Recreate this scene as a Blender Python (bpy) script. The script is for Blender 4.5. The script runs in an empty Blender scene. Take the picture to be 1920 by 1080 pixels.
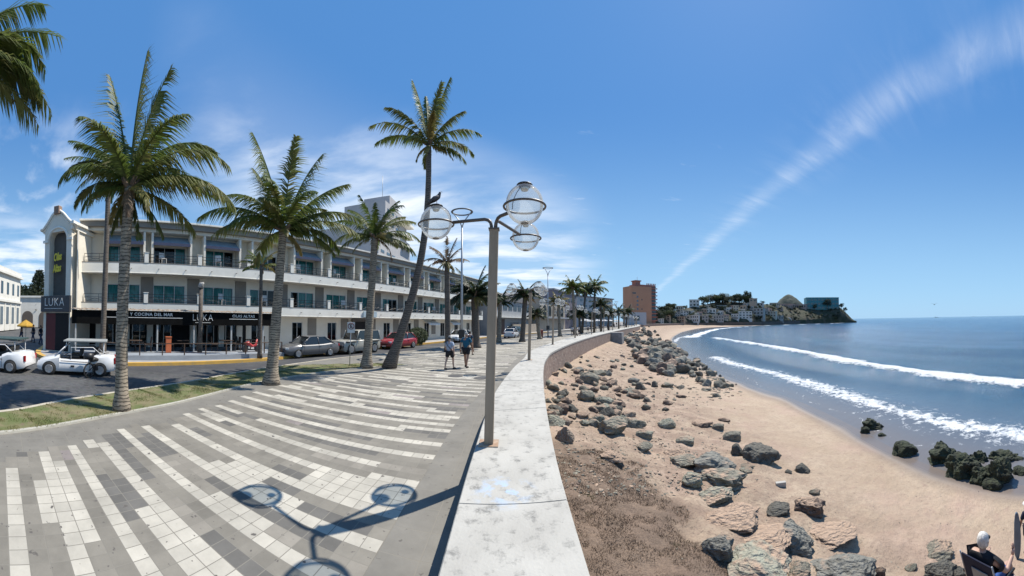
import bpy, bmesh, random, numpy as np
from math import *
from mathutils import Vector, Matrix, noise as mn
from mathutils.bvhtree import BVHTree
random.seed(7); rng = np.random.default_rng(7)
S = bpy.context.scene; COL = S.collection
# ---------- camera (a real 180 degree cylindrical panorama, as the phone made) ----------
F = 611.; PY = 591.5; T = atan(12/611.); CH = 2.4
cd = bpy.data.cameras.new('camera'); cam = bpy.data.objects.new('camera', cd); COL.objects.link(cam)
cd.type = 'PANO'; cd.panorama_type = 'CENTRAL_CYLINDRICAL'
cd.central_cylindrical_radius = 1.0
cd.central_cylindrical_range_u_min = -960/F; cd.central_cylindrical_range_u_max = 960/F
cd.central_cylindrical_range_v_min = (PY-1080)/F; cd.central_cylindrical_range_v_max = PY/F
cd.clip_start = .05; cd.clip_end = 60000
cam.location = (0, 0, CH); cam.rotation_euler = (pi/2+T, 0, 0); S.camera = cam
# ---------- sun, sky, exposure ----------
SUN_B, SUN_E = radians(42), radians(55.5)
sd = bpy.data.lights.new('sun', 'SUN'); sd.energy = 5.0; sd.angle = radians(.5); sd.color = (1, .94, .84)
so = bpy.data.objects.new('sun', sd); COL.objects.link(so)
sv = Vector((sin(SUN_B)*cos(SUN_E), cos(SUN_B)*cos(SUN_E), sin(SUN_E)))
so.rotation_euler = sv.to_track_quat('Z', 'Y').to_euler()
S.view_settings.view_transform = 'Standard'; S.view_settings.look = 'None'
S.view_settings.exposure = 0.38; S.view_settings.gamma = 1
S.cycles.max_bounces = 8; S.cycles.transparent_max_bounces = 24
S.cycles.caustics_reflective = False; S.cycles.caustics_refractive = False
try: S.cycles.use_denoising = True
except Exception: pass
def ray(x, y):
    th = (x-960)/F; v = (PY-y)/F
    return Vector((sin(th), cos(th)*cos(T)-v*sin(T), cos(th)*sin(T)+v*cos(T)))
def at(x, y, z=0.):                      # where the sight line through a photo point meets height z
    d = ray(x, y); t = (z-CH)/d.z; return Vector((d.x*t, d.y*t, z))
def atD(x, y, D):                        # ... meets horizontal distance D
    d = ray(x, y); t = D/hypot(d.x, d.y); return Vector((d.x*t, d.y*t, CH+d.z*t))
W = bpy.data.worlds.new('World'); S.world = W; W.use_nodes = True
def world():
    nt = W.node_tree; N = nt.nodes; L = nt.links
    bg = N['Background']; bg.inputs[1].default_value = .090
    sk = N.new('ShaderNodeTexSky'); sk.sky_type = 'NISHITA'; sk.sun_disc = False
    sk.sun_elevation = SUN_E; sk.sun_rotation = SUN_B
    sk.air_density = 1.0; sk.dust_density = .25; sk.ozone_density = 3.0; sk.altitude = 0
    tc = N.new('ShaderNodeTexCoord'); sep = N.new('ShaderNodeSeparateXYZ'); L.new(tc.outputs['Generated'], sep.inputs[0])
    def M(op, a, b=None, c=None, clamp=False):
        n = N.new('ShaderNodeMath'); n.operation = op; n.use_clamp = clamp
        for i, v in enumerate((a, b, c)):
            if v is None: continue
            if isinstance(v, (int, float)): n.inputs[i].default_value = v
            else: L.new(v, n.inputs[i])
        return n.outputs[0]
    def MR(v, a, b, c=0., d=1.):
        n = N.new('ShaderNodeMapRange'); n.interpolation_type = 'SMOOTHSTEP'; L.new(v, n.inputs[0])
        for i, q in enumerate((a, b, c, d)): n.inputs[i+1].default_value = q
        return n.outputs[0]
    X, Y, Z = sep.outputs
    zz = M('MAXIMUM', Z, .012)
    px = M('DIVIDE', X, zz); py = M('DIVIDE', Y, zz)
    cb = N.new('ShaderNodeCombineXYZ'); L.new(px, cb.inputs[0]); L.new(py, cb.inputs[1])
    def noise(vec, scale, det, rough, dist=0, sc=(1, 1, 1), rot=0, off=(0, 0, 0)):
        mp = N.new('ShaderNodeMapping'); mp.inputs['Scale'].default_value = sc; mp.inputs['Rotation'].default_value = (0, 0, rot)
        mp.inputs['Location'].default_value = off
        L.new(vec, mp.inputs[0]); n = N.new('ShaderNodeTexNoise'); L.new(mp.outputs[0], n.inputs[0])
        n.inputs['Scale'].default_value = scale; n.inputs['Detail'].default_value = det
        n.inputs['Roughness'].default_value = rough; n.inputs['Distortion'].default_value = dist
        return n.outputs[0]
    # the long thin cirrus streak: a straight band high above the sea
    a = ray(1245, 533); b = ray(1900, 70)
    A = Vector((a.x/a.z, a.y/a.z)); B = Vector((b.x/b.z, b.y/b.z)); d = (B-A).normalized(); n = Vector((-d.y, d.x)); c = n.dot(A)
    lin = M('ADD', M('MULTIPLY', px, n.x), M('MULTIPLY_ADD', py, n.y, -c))
    wob = M('MULTIPLY_ADD', noise(cb.outputs[0], .9, 2, .5), .22, -.11)
    dist = M('ABSOLUTE', M('ADD', lin, wob))
    band = MR(dist, .0, .165, 1, 0)
    band2 = MR(dist, .0, .45, 1, 0)
    ang = atan2(d.y, d.x)
    streak = MR(noise(cb.outputs[0], 1.0, 7, .62, .6, (1.6, 7, 1), -ang), .36, .74)
    ripple = MR(noise(cb.outputs[0], 3.0, 6, .6, .3, (1.0, 3.0, 1), -ang+.5), .38, .7)
    tr = M('MULTIPLY', band, M('ADD', M('MULTIPLY', streak, .12), M('MULTIPLY_ADD', ripple, .05, .10)))
    tr = M('ADD', tr, M('MULTIPLY', M('MULTIPLY', band2, streak), .06))
    # soft cirrus veil above the town: bearing from -90 to about +18 degrees, 5 to 30 degrees up
    brg = M('ARCTAN2', X, Y)
    hor = M('SQRT', M('ADD', M('MULTIPLY', X, X), M('MULTIPLY', Y, Y)))
    el = M('ARCTAN2', Z, hor)
    # a slanted axis: elevation falls from ~30 deg at -50 deg bearing to ~8 deg at +12 deg bearing
    ax = M('MULTIPLY_ADD', brg, -.33, .22)
    off = M('ABSOLUTE', M('SUBTRACT', el, ax))
    veil = MR(off, .0, .30, 1, 0)
    veil = M('MULTIPLY', veil, MR(brg, .02, .34, 1, 0)); veil = M('MULTIPLY', veil, MR(brg, -1.15, -.72))
    cn = MR(noise(cb.outputs[0], .62, 9, .56, .35, (1, 1.5, 1), .4, (3.1, 1.2, 0)), .36, .66)
    cl = M('MULTIPLY', veil, M('MULTIPLY_ADD', cn, .95, .12))
    # low bank at the far left
    lb = M('MULTIPLY', MR(brg, -1.42, -1.12, 1, 0), M('MULTIPLY', MR(el, .03, .13), MR(el, .20, .34, 1, 0)))
    cl2 = M('MULTIPLY', lb, MR(noise(cb.outputs[0], .8, 8, .55, .2, (1, 1, 1), 0, (7, 3, 0)), .38, .62, 0, .85))
    lb2 = M('MULTIPLY', MR(brg, -1.3, -.9, 1, 0), M('MULTIPLY', MR(el, .2, .36), MR(el, .42, .62, 1, 0)))
    cl3 = M('MULTIPLY', lb2, MR(noise(cb.outputs[0], 1.7, 8, .55, .2, (1, 2, 1), .3, (2, 9, 0)), .46, .75, 0, .5))
    # a few small puffs in the middle of the sky
    pf = M('MULTIPLY', MR(brg, .1, .18), MR(brg, .6, .75, 1, 0)); pf = M('MULTIPLY', pf, M('MULTIPLY', MR(el, .12, .18), MR(el, .5, .62, 1, 0)))
    cl4 = M('MULTIPLY', pf, MR(noise(cb.outputs[0], 2.6, 6, .6, .2, (1, 2, 1), .2, (5, 5, 0)), .63, .8, 0, .32))
    tot = M('ADD', M('ADD', M('ADD', tr, cl), M('ADD', cl2, cl3)), cl4, None, True)
    tot = M('MULTIPLY', tot, MR(Z, .0, .05))
    hsv = N.new('ShaderNodeHueSaturation'); hsv.inputs['Saturation'].default_value = 1.26; hsv.inputs['Hue'].default_value=.497; L.new(sk.outputs[0], hsv.inputs['Color'])
    hz = N.new('ShaderNodeMix'); hz.data_type = 'RGBA'; L.new(MR(el, -.02, .42, .92, .78), hz.inputs[0]); L.new(hsv.outputs[0], hz.inputs[6]); g2 = N.new('ShaderNodeMix'); g2.data_type = 'RGBA'; L.new(MR(el, .0, .62), g2.inputs[0]); g2.inputs[6].default_value = (3.3, 5.7, 8.2, 1); g2.inputs[7].default_value = (.95, 2.7, 6.2, 1); L.new(g2.outputs[2], hz.inputs[7])
    mix = N.new('ShaderNodeMix'); mix.data_type = 'RGBA'; L.new(tot, mix.inputs[0]); L.new(hz.outputs[2], mix.inputs[6])
    mix.inputs[7].default_value = (8.6, 9.2, 10.0, 1)
    L.new(mix.outputs[2], bg.inputs[0])
world()
# ---------- materials ----------
MATS = {}
def mat(name, col, rough=.8, col2=None, ns=4., bump=0., bs=20., metal=0., spec=.5, det=5, trans=0., dist=.02, nrange=(.35, .65), sc=(1, 1, 1), stain=None):
    if name in MATS: return MATS[name]
    m = bpy.data.materials.new(name); m.use_nodes = True; MATS[name] = m
    nt = m.node_tree; N = nt.nodes; L = nt.links; p = N['Principled BSDF']
    p.inputs['Base Color'].default_value = (*col, 1); p.inputs['Roughness'].default_value = rough
    p.inputs['Metallic'].default_value = metal; p.inputs['Specular IOR Level'].default_value = spec
    tc = N.new('ShaderNodeTexCoord'); mp = N.new('ShaderNodeMapping'); L.new(tc.outputs['Object'], mp.inputs[0]); mp.inputs['Scale'].default_value = sc
    if col2 is None: col2 = tuple(c*.82 for c in col)
    n = N.new('ShaderNodeTexNoise'); n.inputs['Scale'].default_value = ns; n.inputs['Detail'].default_value = det; n.inputs['Roughness'].default_value = .6
    L.new(mp.outputs[0], n.inputs[0])
    mr = N.new('ShaderNodeMapRange'); L.new(n.outputs[0], mr.inputs[0]); mr.inputs[1].default_value = nrange[0]; mr.inputs[2].default_value = nrange[1]
    mx = N.new('ShaderNodeMix'); mx.data_type = 'RGBA'; mx.inputs[6].default_value = (*col, 1); mx.inputs[7].default_value = (*col2, 1)
    L.new(mr.outputs[0], mx.inputs[0]); out = mx.outputs[2]
    if stain:
        n3 = N.new('ShaderNodeTexNoise'); n3.inputs['Scale'].default_value = stain[1]; n3.inputs['Detail'].default_value = 8; n3.inputs['Roughness'].default_value = .7; L.new(mp.outputs[0], n3.inputs[0])
        m3 = N.new('ShaderNodeMapRange'); L.new(n3.outputs[0], m3.inputs[0]); m3.inputs[1].default_value = stain[2]; m3.inputs[2].default_value = stain[3]
        x3 = N.new('ShaderNodeMix'); x3.data_type = 'RGBA'; L.new(out, x3.inputs[6]); x3.inputs[7].default_value = (*stain[0], 1); L.new(m3.outputs[0], x3.inputs[0]); out = x3.outputs[2]
    L.new(out, p.inputs['Base Color'])
    if bump:
        n2 = N.new('ShaderNodeTexNoise'); n2.inputs['Scale'].default_value = bs; n2.inputs['Detail'].default_value = 6; L.new(mp.outputs[0], n2.inputs[0])
        b = N.new('ShaderNodeBump'); b.inputs['Strength'].default_value = bump; b.inputs['Distance'].default_value = dist
        L.new(n2.outputs[0], b.inputs['Height']); L.new(b.outputs[0], p.inputs['Normal'])
    if trans:
        tr = N.new('ShaderNodeBsdfTranslucent'); L.new(out, tr.inputs[0]); ms = N.new('ShaderNodeMixShader'); ms.inputs[0].default_value = trans
        L.new(p.outputs[0], ms.inputs[1]); L.new(tr.outputs[0], ms.inputs[2]); L.new(ms.outputs[0], N['Material Output'].inputs[0])
    return m
def thin_glass(name, tint, refl=.5, white=0., rough=.02):
    if name in MATS: return MATS[name]
    m = bpy.data.materials.new(name); m.use_nodes = True; MATS[name] = m
    nt = m.node_tree; N = nt.nodes; L = nt.links; N.remove(N['Principled BSDF'])
    t = N.new('ShaderNodeBsdfTransparent'); t.inputs[0].default_value = (*tint, 1)
    g = N.new('ShaderNodeBsdfGlossy'); g.inputs['Roughness'].default_value = rough; g.inputs[0].default_value = (1, 1, 1, 1)
    lw = N.new('ShaderNodeLayerWeight'); lw.inputs[0].default_value = refl
    ms = N.new('ShaderNodeMixShader'); L.new(lw.outputs['Fresnel'], ms.inputs[0]); L.new(t.outputs[0], ms.inputs[1]); L.new(g.outputs[0], ms.inputs[2])
    out = ms.outputs[0]
    if white:
        d = N.new('ShaderNodeBsdfDiffuse'); d.inputs[0].default_value = (.85, .87, .88, 1)
        tl = N.new('ShaderNodeBsdfTranslucent'); tl.inputs[0].default_value = (.85, .87, .88, 1)
        a = N.new('ShaderNodeAddShader'); a2 = N.new('ShaderNodeMixShader'); a2.inputs[0].default_value = .5
        L.new(d.outputs[0], a2.inputs[1]); L.new(tl.outputs[0], a2.inputs[2])
        tc = N.new('ShaderNodeTexCoord'); se = N.new('ShaderNodeSeparateXYZ'); L.new(tc.outputs['Object'], se.inputs[0])
        mr = N.new('ShaderNodeMapRange'); mr.inputs[1].default_value = -.05; mr.inputs[2].default_value = .27; mr.inputs[3].default_value = white*1.3; mr.inputs[4].default_value = white*1.2
        L.new(se.outputs[2], mr.inputs[0])
        m2 = N.new('ShaderNodeMixShader'); L.new(mr.outputs[0], m2.inputs[0]); L.new(out, m2.inputs[1]); L.new(a2.outputs[0], m2.inputs[2]); out = m2.outputs[0]
    L.new(out, N['Material Output'].inputs[0]); return m
# ---------- mesh helpers ----------
class MB:
    def __init__(s): s.v = []; s.f = []; s.m = []; s.mi = 0; s.sm = []
    def add(s, vs, fs, smooth=False):
        o = len(s.v); s.v += [tuple(v) for v in vs]
        for f in fs: s.f.append(tuple(i+o for i in f)); s.m.append(s.mi); s.sm.append(smooth)
        return s
    def box(s, c, d, rz=0., rx=0., ry=0.):
        M = Matrix.Translation(c) @ Matrix.Rotation(rz, 4, 'Z') @ Matrix.Rotation(ry, 4, 'Y') @ Matrix.Rotation(rx, 4, 'X')
        x, y, z = d[0]/2, d[1]/2, d[2]/2
        vs = [M @ Vector(p) for p in ((-x,-y,-z),(x,-y,-z),(x,y,-z),(-x,y,-z),(-x,-y,z),(x,-y,z),(x,y,z),(-x,y,z))]
        return s.add(vs, [(0,3,2,1),(4,5,6,7),(0,1,5,4),(1,2,6,5),(2,3,7,6),(3,0,4,7)])
    def b2(s, x0, x1, y0, y1, z0, z1): return s.box(((x0+x1)/2,(y0+y1)/2,(z0+z1)/2),(abs(x1-x0),abs(y1-y0),abs(z1-z0)))
    def tube(s, pts, r, seg=8, cap=True, smooth=True, closed=False, flat=1.):
        pts = [Vector(p) for p in pts]; n = len(pts)
        if isinstance(r, (int, float)): r = [r]*n
        rings = []; up = None
        for i, p in enumerate(pts):
            if closed: t = (pts[(i+1) % n]-pts[i-1])
            else: t = pts[min(i+1, n-1)]-pts[max(i-1, 0)]
            t.normalize()
            if up is None:
                up = Vector((0,0,1)) if abs(t.z) < .9 else Vector((1,0,0))
            sd = t.cross(up).normalized(); up = sd.cross(t).normalized()
            rings.append([p+(sd*cos(2*pi*k/seg)+up*sin(2*pi*k/seg)*flat)*r[i] for k in range(seg)])
        vs = [v for R in rings for v in R]; fs = []
        m = n if closed else n-1
        for i in range(m):
            j = (i+1) % n
            for k in range(seg): fs.append((i*seg+k, i*seg+(k+1) % seg, j*seg+(k+1) % seg, j*seg+k))
        if cap and not closed: fs += [tuple(range(seg))[::-1], tuple((n-1)*seg+k for k in range(seg))]
        return s.add(vs, fs, smooth)
    def lathe(s, prof, seg=16, c=(0,0,0), smooth=True, axis='Z'):
        vs = []; 
        for r, z in prof:
            for k in range(seg):
                a = 2*pi*k/seg
                if axis == 'Z': vs.append((c[0]+r*cos(a), c[1]+r*sin(a), c[2]+z))
                elif axis == 'Y': vs.append((c[0]+r*cos(a), c[1]+z, c[2]+r*sin(a)))
                else: vs.append((c[0]+z, c[1]+r*cos(a), c[2]+r*sin(a)))
        fs = [(i*seg+k, i*seg+(k+1) % seg, (i+1)*seg+(k+1) % seg, (i+1)*seg+k) for i in range(len(prof)-1) for k in range(seg)]
        fs += [tuple(range(seg))[::-1], tuple((len(prof)-1)*seg+k for k in range(seg))]
        return s.add(vs, fs, smooth)
    def prism(s, poly, y0, y1, plane='xz'):
        n = len(poly)
        P = (lambda a, b, h: (a, h, b)) if plane == 'xz' else (lambda a, b, h: (a, b, h)) if plane == 'xy' else (lambda a, b, h: (h, a, b))
        vs = [P(a, b, y0) for a, b in poly]+[P(a, b, y1) for a, b in poly]
        return s.add(vs, [tuple(range(n)), tuple(range(2*n-1, n-1, -1))]+[(i, i+n, (i+1) % n+n, (i+1) % n) for i in range(n)])
    def build(s, name, mats, parent=None, loc=None, rz=None, bevel=0, fixn=True):
        me = bpy.data.meshes.new(name); me.from_pydata(s.v, [], s.f)
        if not isinstance(mats, (list, tuple)): mats = [mats]
        for m in mats: me.materials.append(m)
        if len(s.f):
            me.polygons.foreach_set('material_index', s.m); me.polygons.foreach_set('use_smooth', s.sm)
        if fixn:
            bm = bmesh.new(); bm.from_mesh(me); bmesh.ops.recalc_face_normals(bm, faces=bm.faces); bm.to_mesh(me); bm.free()
        me.update(); o = bpy.data.objects.new(name, me); COL.objects.link(o)
        if parent: o.parent = parent
        if loc is not None: o.location = loc
        if rz is not None: o.rotation_euler = (0, 0, rz)
        if bevel:
            b = o.modifiers.new('bevel', 'BEVEL'); b.width = bevel; b.segments = 2; b.limit_method = 'ANGLE'
        return o
def tag(o, label=None, cat=None, group=None, kind=None):
    if label: o['label'] = label
    if cat: o['category'] = cat
    if group: o['group'] = group
    if kind: o['kind'] = kind
    return o
def empty(name, loc=(0,0,0), rz=0, label=None, cat=None, group=None):
    o = bpy.data.objects.new(name, None); COL.objects.link(o); o.location = loc; o.rotation_euler = (0,0,rz); o.empty_display_size = .2
    return tag(o, label, cat, group)
KIDS = {}
def kids(o): return [c for c in bpy.data.objects if c.parent == o]
def tree_of(o): return (o, [tree_of(c) for c in kids(o)])
def clone(tr, parent=None):
    o, ch = tr; c = o.copy(); COL.objects.link(c); c.parent = parent
    for k in ch: clone(k, c)
    return c
def place(tr, loc, rz=0, sc=1., label=None, group=None, cat=None):
    c = clone(tr); c.location = loc; c.rotation_euler = (0,0,rz); c.scale = (sc,)*3 if isinstance(sc, (int, float)) else sc
    return tag(c, label, cat, group)
def text(name, body, size, m, parent, loc, rot=(pi/2,0,0), ext=.01, sx=1., shear=0., bold=0., align='CENTER', space=1.):
    cu = bpy.data.curves.new(name, 'FONT'); cu.body = body; cu.size = size; cu.extrude = ext; cu.align_x = align; cu.shear = shear; cu.offset = bold; cu.space_character = space
    cu.resolution_u = 3
    o = bpy.data.objects.new(name, cu); me = bpy.data.meshes.new_from_object(o); bpy.data.objects.remove(o); me.name = name
    me.materials.clear(); me.materials.append(m); o = bpy.data.objects.new(name, me); COL.objects.link(o); o.parent = parent; o.location = loc; o.rotation_euler = rot; o.scale = (sx, 1, 1)
    return o
def lerp(a, b, t): return a+(b-a)*t
def spline(pts, n):                      # Catmull-Rom through 2-D points, n samples, near-even in arc length
    P = [Vector((p[0], p[1], 0)) for p in pts]; P = [P[0]*2-P[1]]+P+[P[-1]*2-P[-2]]; out = []
    for i in range(1, len(P)-2):
        for k in range(24):
            t = k/24; a, b, c, d = P[i-1:i+3]
            out.append(.5*((2*b)+(c-a)*t+(2*a-5*b+4*c-d)*t*t+(3*b-a-3*c+d)*t**3))
    out.append(P[-2]); 
    L = [0]
    for a, b in zip(out, out[1:]): L.append(L[-1]+(b-a).length)
    res = []; j = 0
    for q in (np.linspace(0, L[-1], n) if isinstance(n, int) else n):
        while j < len(L)-2 and L[j+1] < q: j += 1
        t = (q-L[j])/max(1e-9, L[j+1]-L[j]); res.append(out[j].lerp(out[j+1], min(1, max(0, t))))
    return res, L[-1]
def ribbon(name, A, B, z, m, kind='structure', zb=None, parent=None):
    mb = MB(); n = len(A); zb = z if zb is None else zb
    mb.add([(p.x, p.y, z) for p in A]+[(p.x, p.y, zb) for p in B], [(i, i+1, n+i+1, n+i) for i in range(n-1)])
    o = mb.build(name, m, parent, fixn=False)
    if kind: o['kind'] = kind
    return o
# street frame: s runs along the hotel front (bearing 19.7 degrees), n to its left
SA = radians(19.7); RZ = pi/2-SA
def SN(s, n, z=0.): return Vector((s*sin(SA)-n*cos(SA), s*cos(SA)+n*sin(SA), z))
# ---------- the lie of the land ----------
WI = [(-.53,-25),(-.53,-10),(-.53,0),(-.55,2.4),(-.56,4.75),(-.47,8.66),(.05,13.46),(.6,17),(1.47,22.5),(4.92,33.2),(11.07,47.5),(23.6,73.4),(51.2,129.5),(81,197),(139,254),(192,268)]
WO = [(.58,-25),(.57,-10),(.55,0),(.55,2.4),(.6,4.9),(.85,8.9),(1.25,13.2),(1.75,16.8),(2.9,21.8),(6.6,32),(12.8,46.3),(25.2,72),(53.1,128.3),(83,195.5),(140,250),(193,264)]
SH = [(11.2,-25),(10.7,-10),(10.74,0),(11.3,2.4),(12.5,4.9),(14.9,9),(17.3,14.5),(18.9,21),(21.6,31),(29.6,51),(42.8,79),(62,112),(95,158),(150,218),(205,236),(240,238)]
KN = [(-6.2,-8),(-7.3,-2.5),(-8.14,.05),(-9.2,1.88),(-9.92,3.97),(-10.41,6.5),(-10.93,9.3),(-11.2,12.06),(-11.0,16.5),(-10.3,19.7),(-8.33,24.6),(-5.44,33)]+[tuple(SN(s,n)[:2]) for s,n in ((48,15.6),(77,12.6),(110,9),(139,5),(212,-4))]
GN = [(-4.9,-8),(-5.9,-2.5),(-6.56,.04),(-7.4,2.56),(-7.85,4.75),(-8.64,8.69),(-8.3,12.43),(-7.0,15.3),(-5.6,17.0)]
KF = [tuple(SN(s,n)[:2]) for s,n in ((0.6,17.2),(5.8,17.7),(10,18.3),(17,20.4),(26,20.7),(37,20.9),(55,20.6),(77,18.2),(110,14.6),(139,10.6),(212,2))]
ZS = -3.2
NR = 520
def warp(L): return [L*(q**2.6) for q in np.linspace(0, 1, NR)]
def rs(P):
    # samples that are dense near the camera: same control parameter for every line
    n = len(P)-1; out = []
    for q in np.linspace(0, n, NR):
        i = min(int(q), n-1); t = q-i
        p = [Vector((*P[max(0, min(n, k))], 0)) for k in (i-1, i, i+1, i+2)]; a, b, c, d = p
        out.append(.5*((2*b)+(c-a)*t+(2*a-5*b+4*c-d)*t*t+(3*b-a-3*c+d)*t**3))
    return out
wi, wo, sh = rs(WI), rs(WO), rs(SH)
COLS = [0,.01,.03]+list(np.linspace(.05,1.0,104))+[1.03,1.08,1.15,1.3,1.6,2.2]
def fade(x, a, b): 
    t = min(1, max(0, (x-a)/(b-a))); return t*t*(3-2*t)
sand_v = []; wet = []; turf = []; deb = []
for i in range(NR):
    a, b = wo[i], sh[i]; w = (b-a).length
    far = fade(a.y, 14, 55)
    z0 = lerp(-.62, -1.15, fade(a.y, 6, 30))
    for u in COLS:
        p = a.lerp(b, u)
        if u <= 1: z = z0+(ZS-z0)*(1-(1-u)**1.7)
        else: z = ZS-(u-1)*2.2
        d = p.length
        rough = (1-fade(u, .35, .8))
        q = Vector((p.x, p.y, 0))
        z += rough*(.16*mn.noise(q*.55)+.09*mn.noise(q*1.5+Vector((9,0,0)))+.03*mn.noise(q*5)*(1 if d < 30 else 0))*(0.15 if u < .02 else 1)
        z += .03*mn.noise(q*2.3)*(1-fade(u, .86, .97))+.022*mn.noise(q*6)*(1-fade(u, .8, .92))*(1 if d < 25 else 0)
        sand_v.append((p.x, p.y, z))
        wet.append(fade(u+.03*mn.noise(q*.35), .86, .975))
        lim = 3.35+.6*mn.noise(q*.9)+.25*mn.noise(q*3)
        turf.append((1-fade(p.x, lim-.5, lim+.4))*(1-fade(p.y+.8*mn.noise(q*.8), 7.3, 9.4)))
        deb.append(rough*(.35+.65*fade(u, .02, .1)))
nc = len(COLS)
sand_f = [(i*nc+j, i*nc+j+1, (i+1)*nc+j+1, (i+1)*nc+j) for i in range(NR-1) for j in range(nc-1)]
BV = BVHTree.FromPolygons([Vector(v) for v in sand_v], sand_f)
def sand_mat():
    m = bpy.data.materials.new('beach_sand'); m.use_nodes = True; nt = m.node_tree; N = nt.nodes; L = nt.links; p = N['Principled BSDF']
    tc = N.new('ShaderNodeTexCoord')
    def no(s, d=6, r=.6): n = N.new('ShaderNodeTexNoise'); n.inputs['Scale'].default_value = s; n.inputs['Detail'].default_value = d; n.inputs['Roughness'].default_value = r; L.new(tc.outputs['Object'], n.inputs[0]); return n.outputs[0]
    def mr(v, a, b, c=0., d=1.):
        n = N.new('ShaderNodeMapRange'); L.new(v, n.inputs[0]); n.inputs[1].default_value = a; n.inputs[2].default_value = b; n.inputs[3].default_value = c; n.inputs[4].default_value = d; return n.outputs[0]
    def mx(f, a, b, mode='MIX'):
        n = N.new('ShaderNodeMix'); n.data_type = 'RGBA'; n.blend_type = mode
        (L.new(f, n.inputs[0]) if not isinstance(f, float) else setattr(n.inputs[0], 'default_value', f))
        for k, v in ((6, a), (7, b)):
            if isinstance(v, tuple): n.inputs[k].default_value = (*v, 1)
            else: L.new(v, n.inputs[k])
        return n.outputs[2]
    def attr(n_): n = N.new('ShaderNodeAttribute'); n.attribute_name = n_; return n.outputs['Fac']
    def mul(a, b): n = N.new('ShaderNodeMath'); n.operation = 'MULTIPLY'; L.new(a, n.inputs[0]); (L.new(b, n.inputs[1]) if not isinstance(b, float) else setattr(n.inputs[1], 'default_value', b)); return n.outputs[0]
    c = mx(mr(no(.5), .35, .65), (.45,.35,.255), (.39,.295,.21))
    c = mx(mr(no(6), .45, .75, 0, .45), c, (.27,.195,.14)); c = mx(mr(no(2.2, 8, .75), .54, .68, 0, .55), c, (.30,.20,.16)); c = mx(mr(no(.28, 5, .6), .5, .68, 0, .55), c, (.44,.30,.24)); c = mx(mr(no(5.5, 4, .8), .60, .66, 0, .5), c, (.22,.16,.12))
    c = mx(mul(attr('debris'), mr(no(1.3, 8, .7), .42, .58, 0, .85)), c, (.27,.19,.14))
    c = mx(mul(attr('debris'), mr(no(14, 5, .7), .52, .64, 0, .75)), c, (.165,.12,.09))
    c = mx(mr(no(26, 3, .7), .68, .74, 0, .6), c, (.10,.07,.055))
    t = mx(mr(no(3, 8, .7), .4, .62), (.14,.098,.070), (.235,.165,.118)); t = mx(mr(no(30, 4, .7), .45, .65, 0, .7), t, (.09,.06,.045))
    c = mx(mul(attr('turf'), .85), c, t)
    c = mx(attr('wet'), c, mx(mr(no(.8), .3, .7), (.185,.150,.128), (.150,.128,.115)))
    L.new(c, p.inputs['Base Color'])
    L.new(mr(attr('wet'), .5, 1., .95, .22), p.inputs['Roughness'])
    p.inputs['Specular IOR Level'].default_value = .4
    b = N.new('ShaderNodeBump'); b.inputs['Distance'].default_value = .05; L.new(mr(attr('wet'), .3, .9, 1., .03), b.inputs['Strength'])
    a = N.new('ShaderNodeMath'); a.operation = 'ADD'; L.new(no(9, 8, .65), a.inputs[0]); L.new(mul(no(45, 3), .5), a.inputs[1]); L.new(a.outputs[0], b.inputs['Height']); L.new(b.outputs[0], p.inputs['Normal'])
    return m
me = bpy.data.meshes.new('beach'); me.from_pydata(sand_v, [], sand_f)
for nm, arr in (('wet', wet), ('turf', turf), ('debris', deb)):
    at_ = me.attributes.new(nm, 'FLOAT', 'POINT'); at_.data.foreach_set('value', arr)
me.polygons.foreach_set('use_smooth', [True]*len(me.polygons)); me.materials.append(sand_mat())
beach = bpy.data.objects.new('beach', me); COL.objects.link(beach); beach['kind'] = 'structure'
def onbeach(x, y):                      # camera sight line onto the beach
    h = BV.ray_cast(Vector((0,0,CH)), ray(x, y).normalized()); return h[0] if h[0] else at(x, y, ZS)
def beach_z(x, y):
    h = BV.ray_cast(Vector((x, y, 5)), Vector((0,0,-1))); return h[0].z if h[0] else ZS
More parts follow.
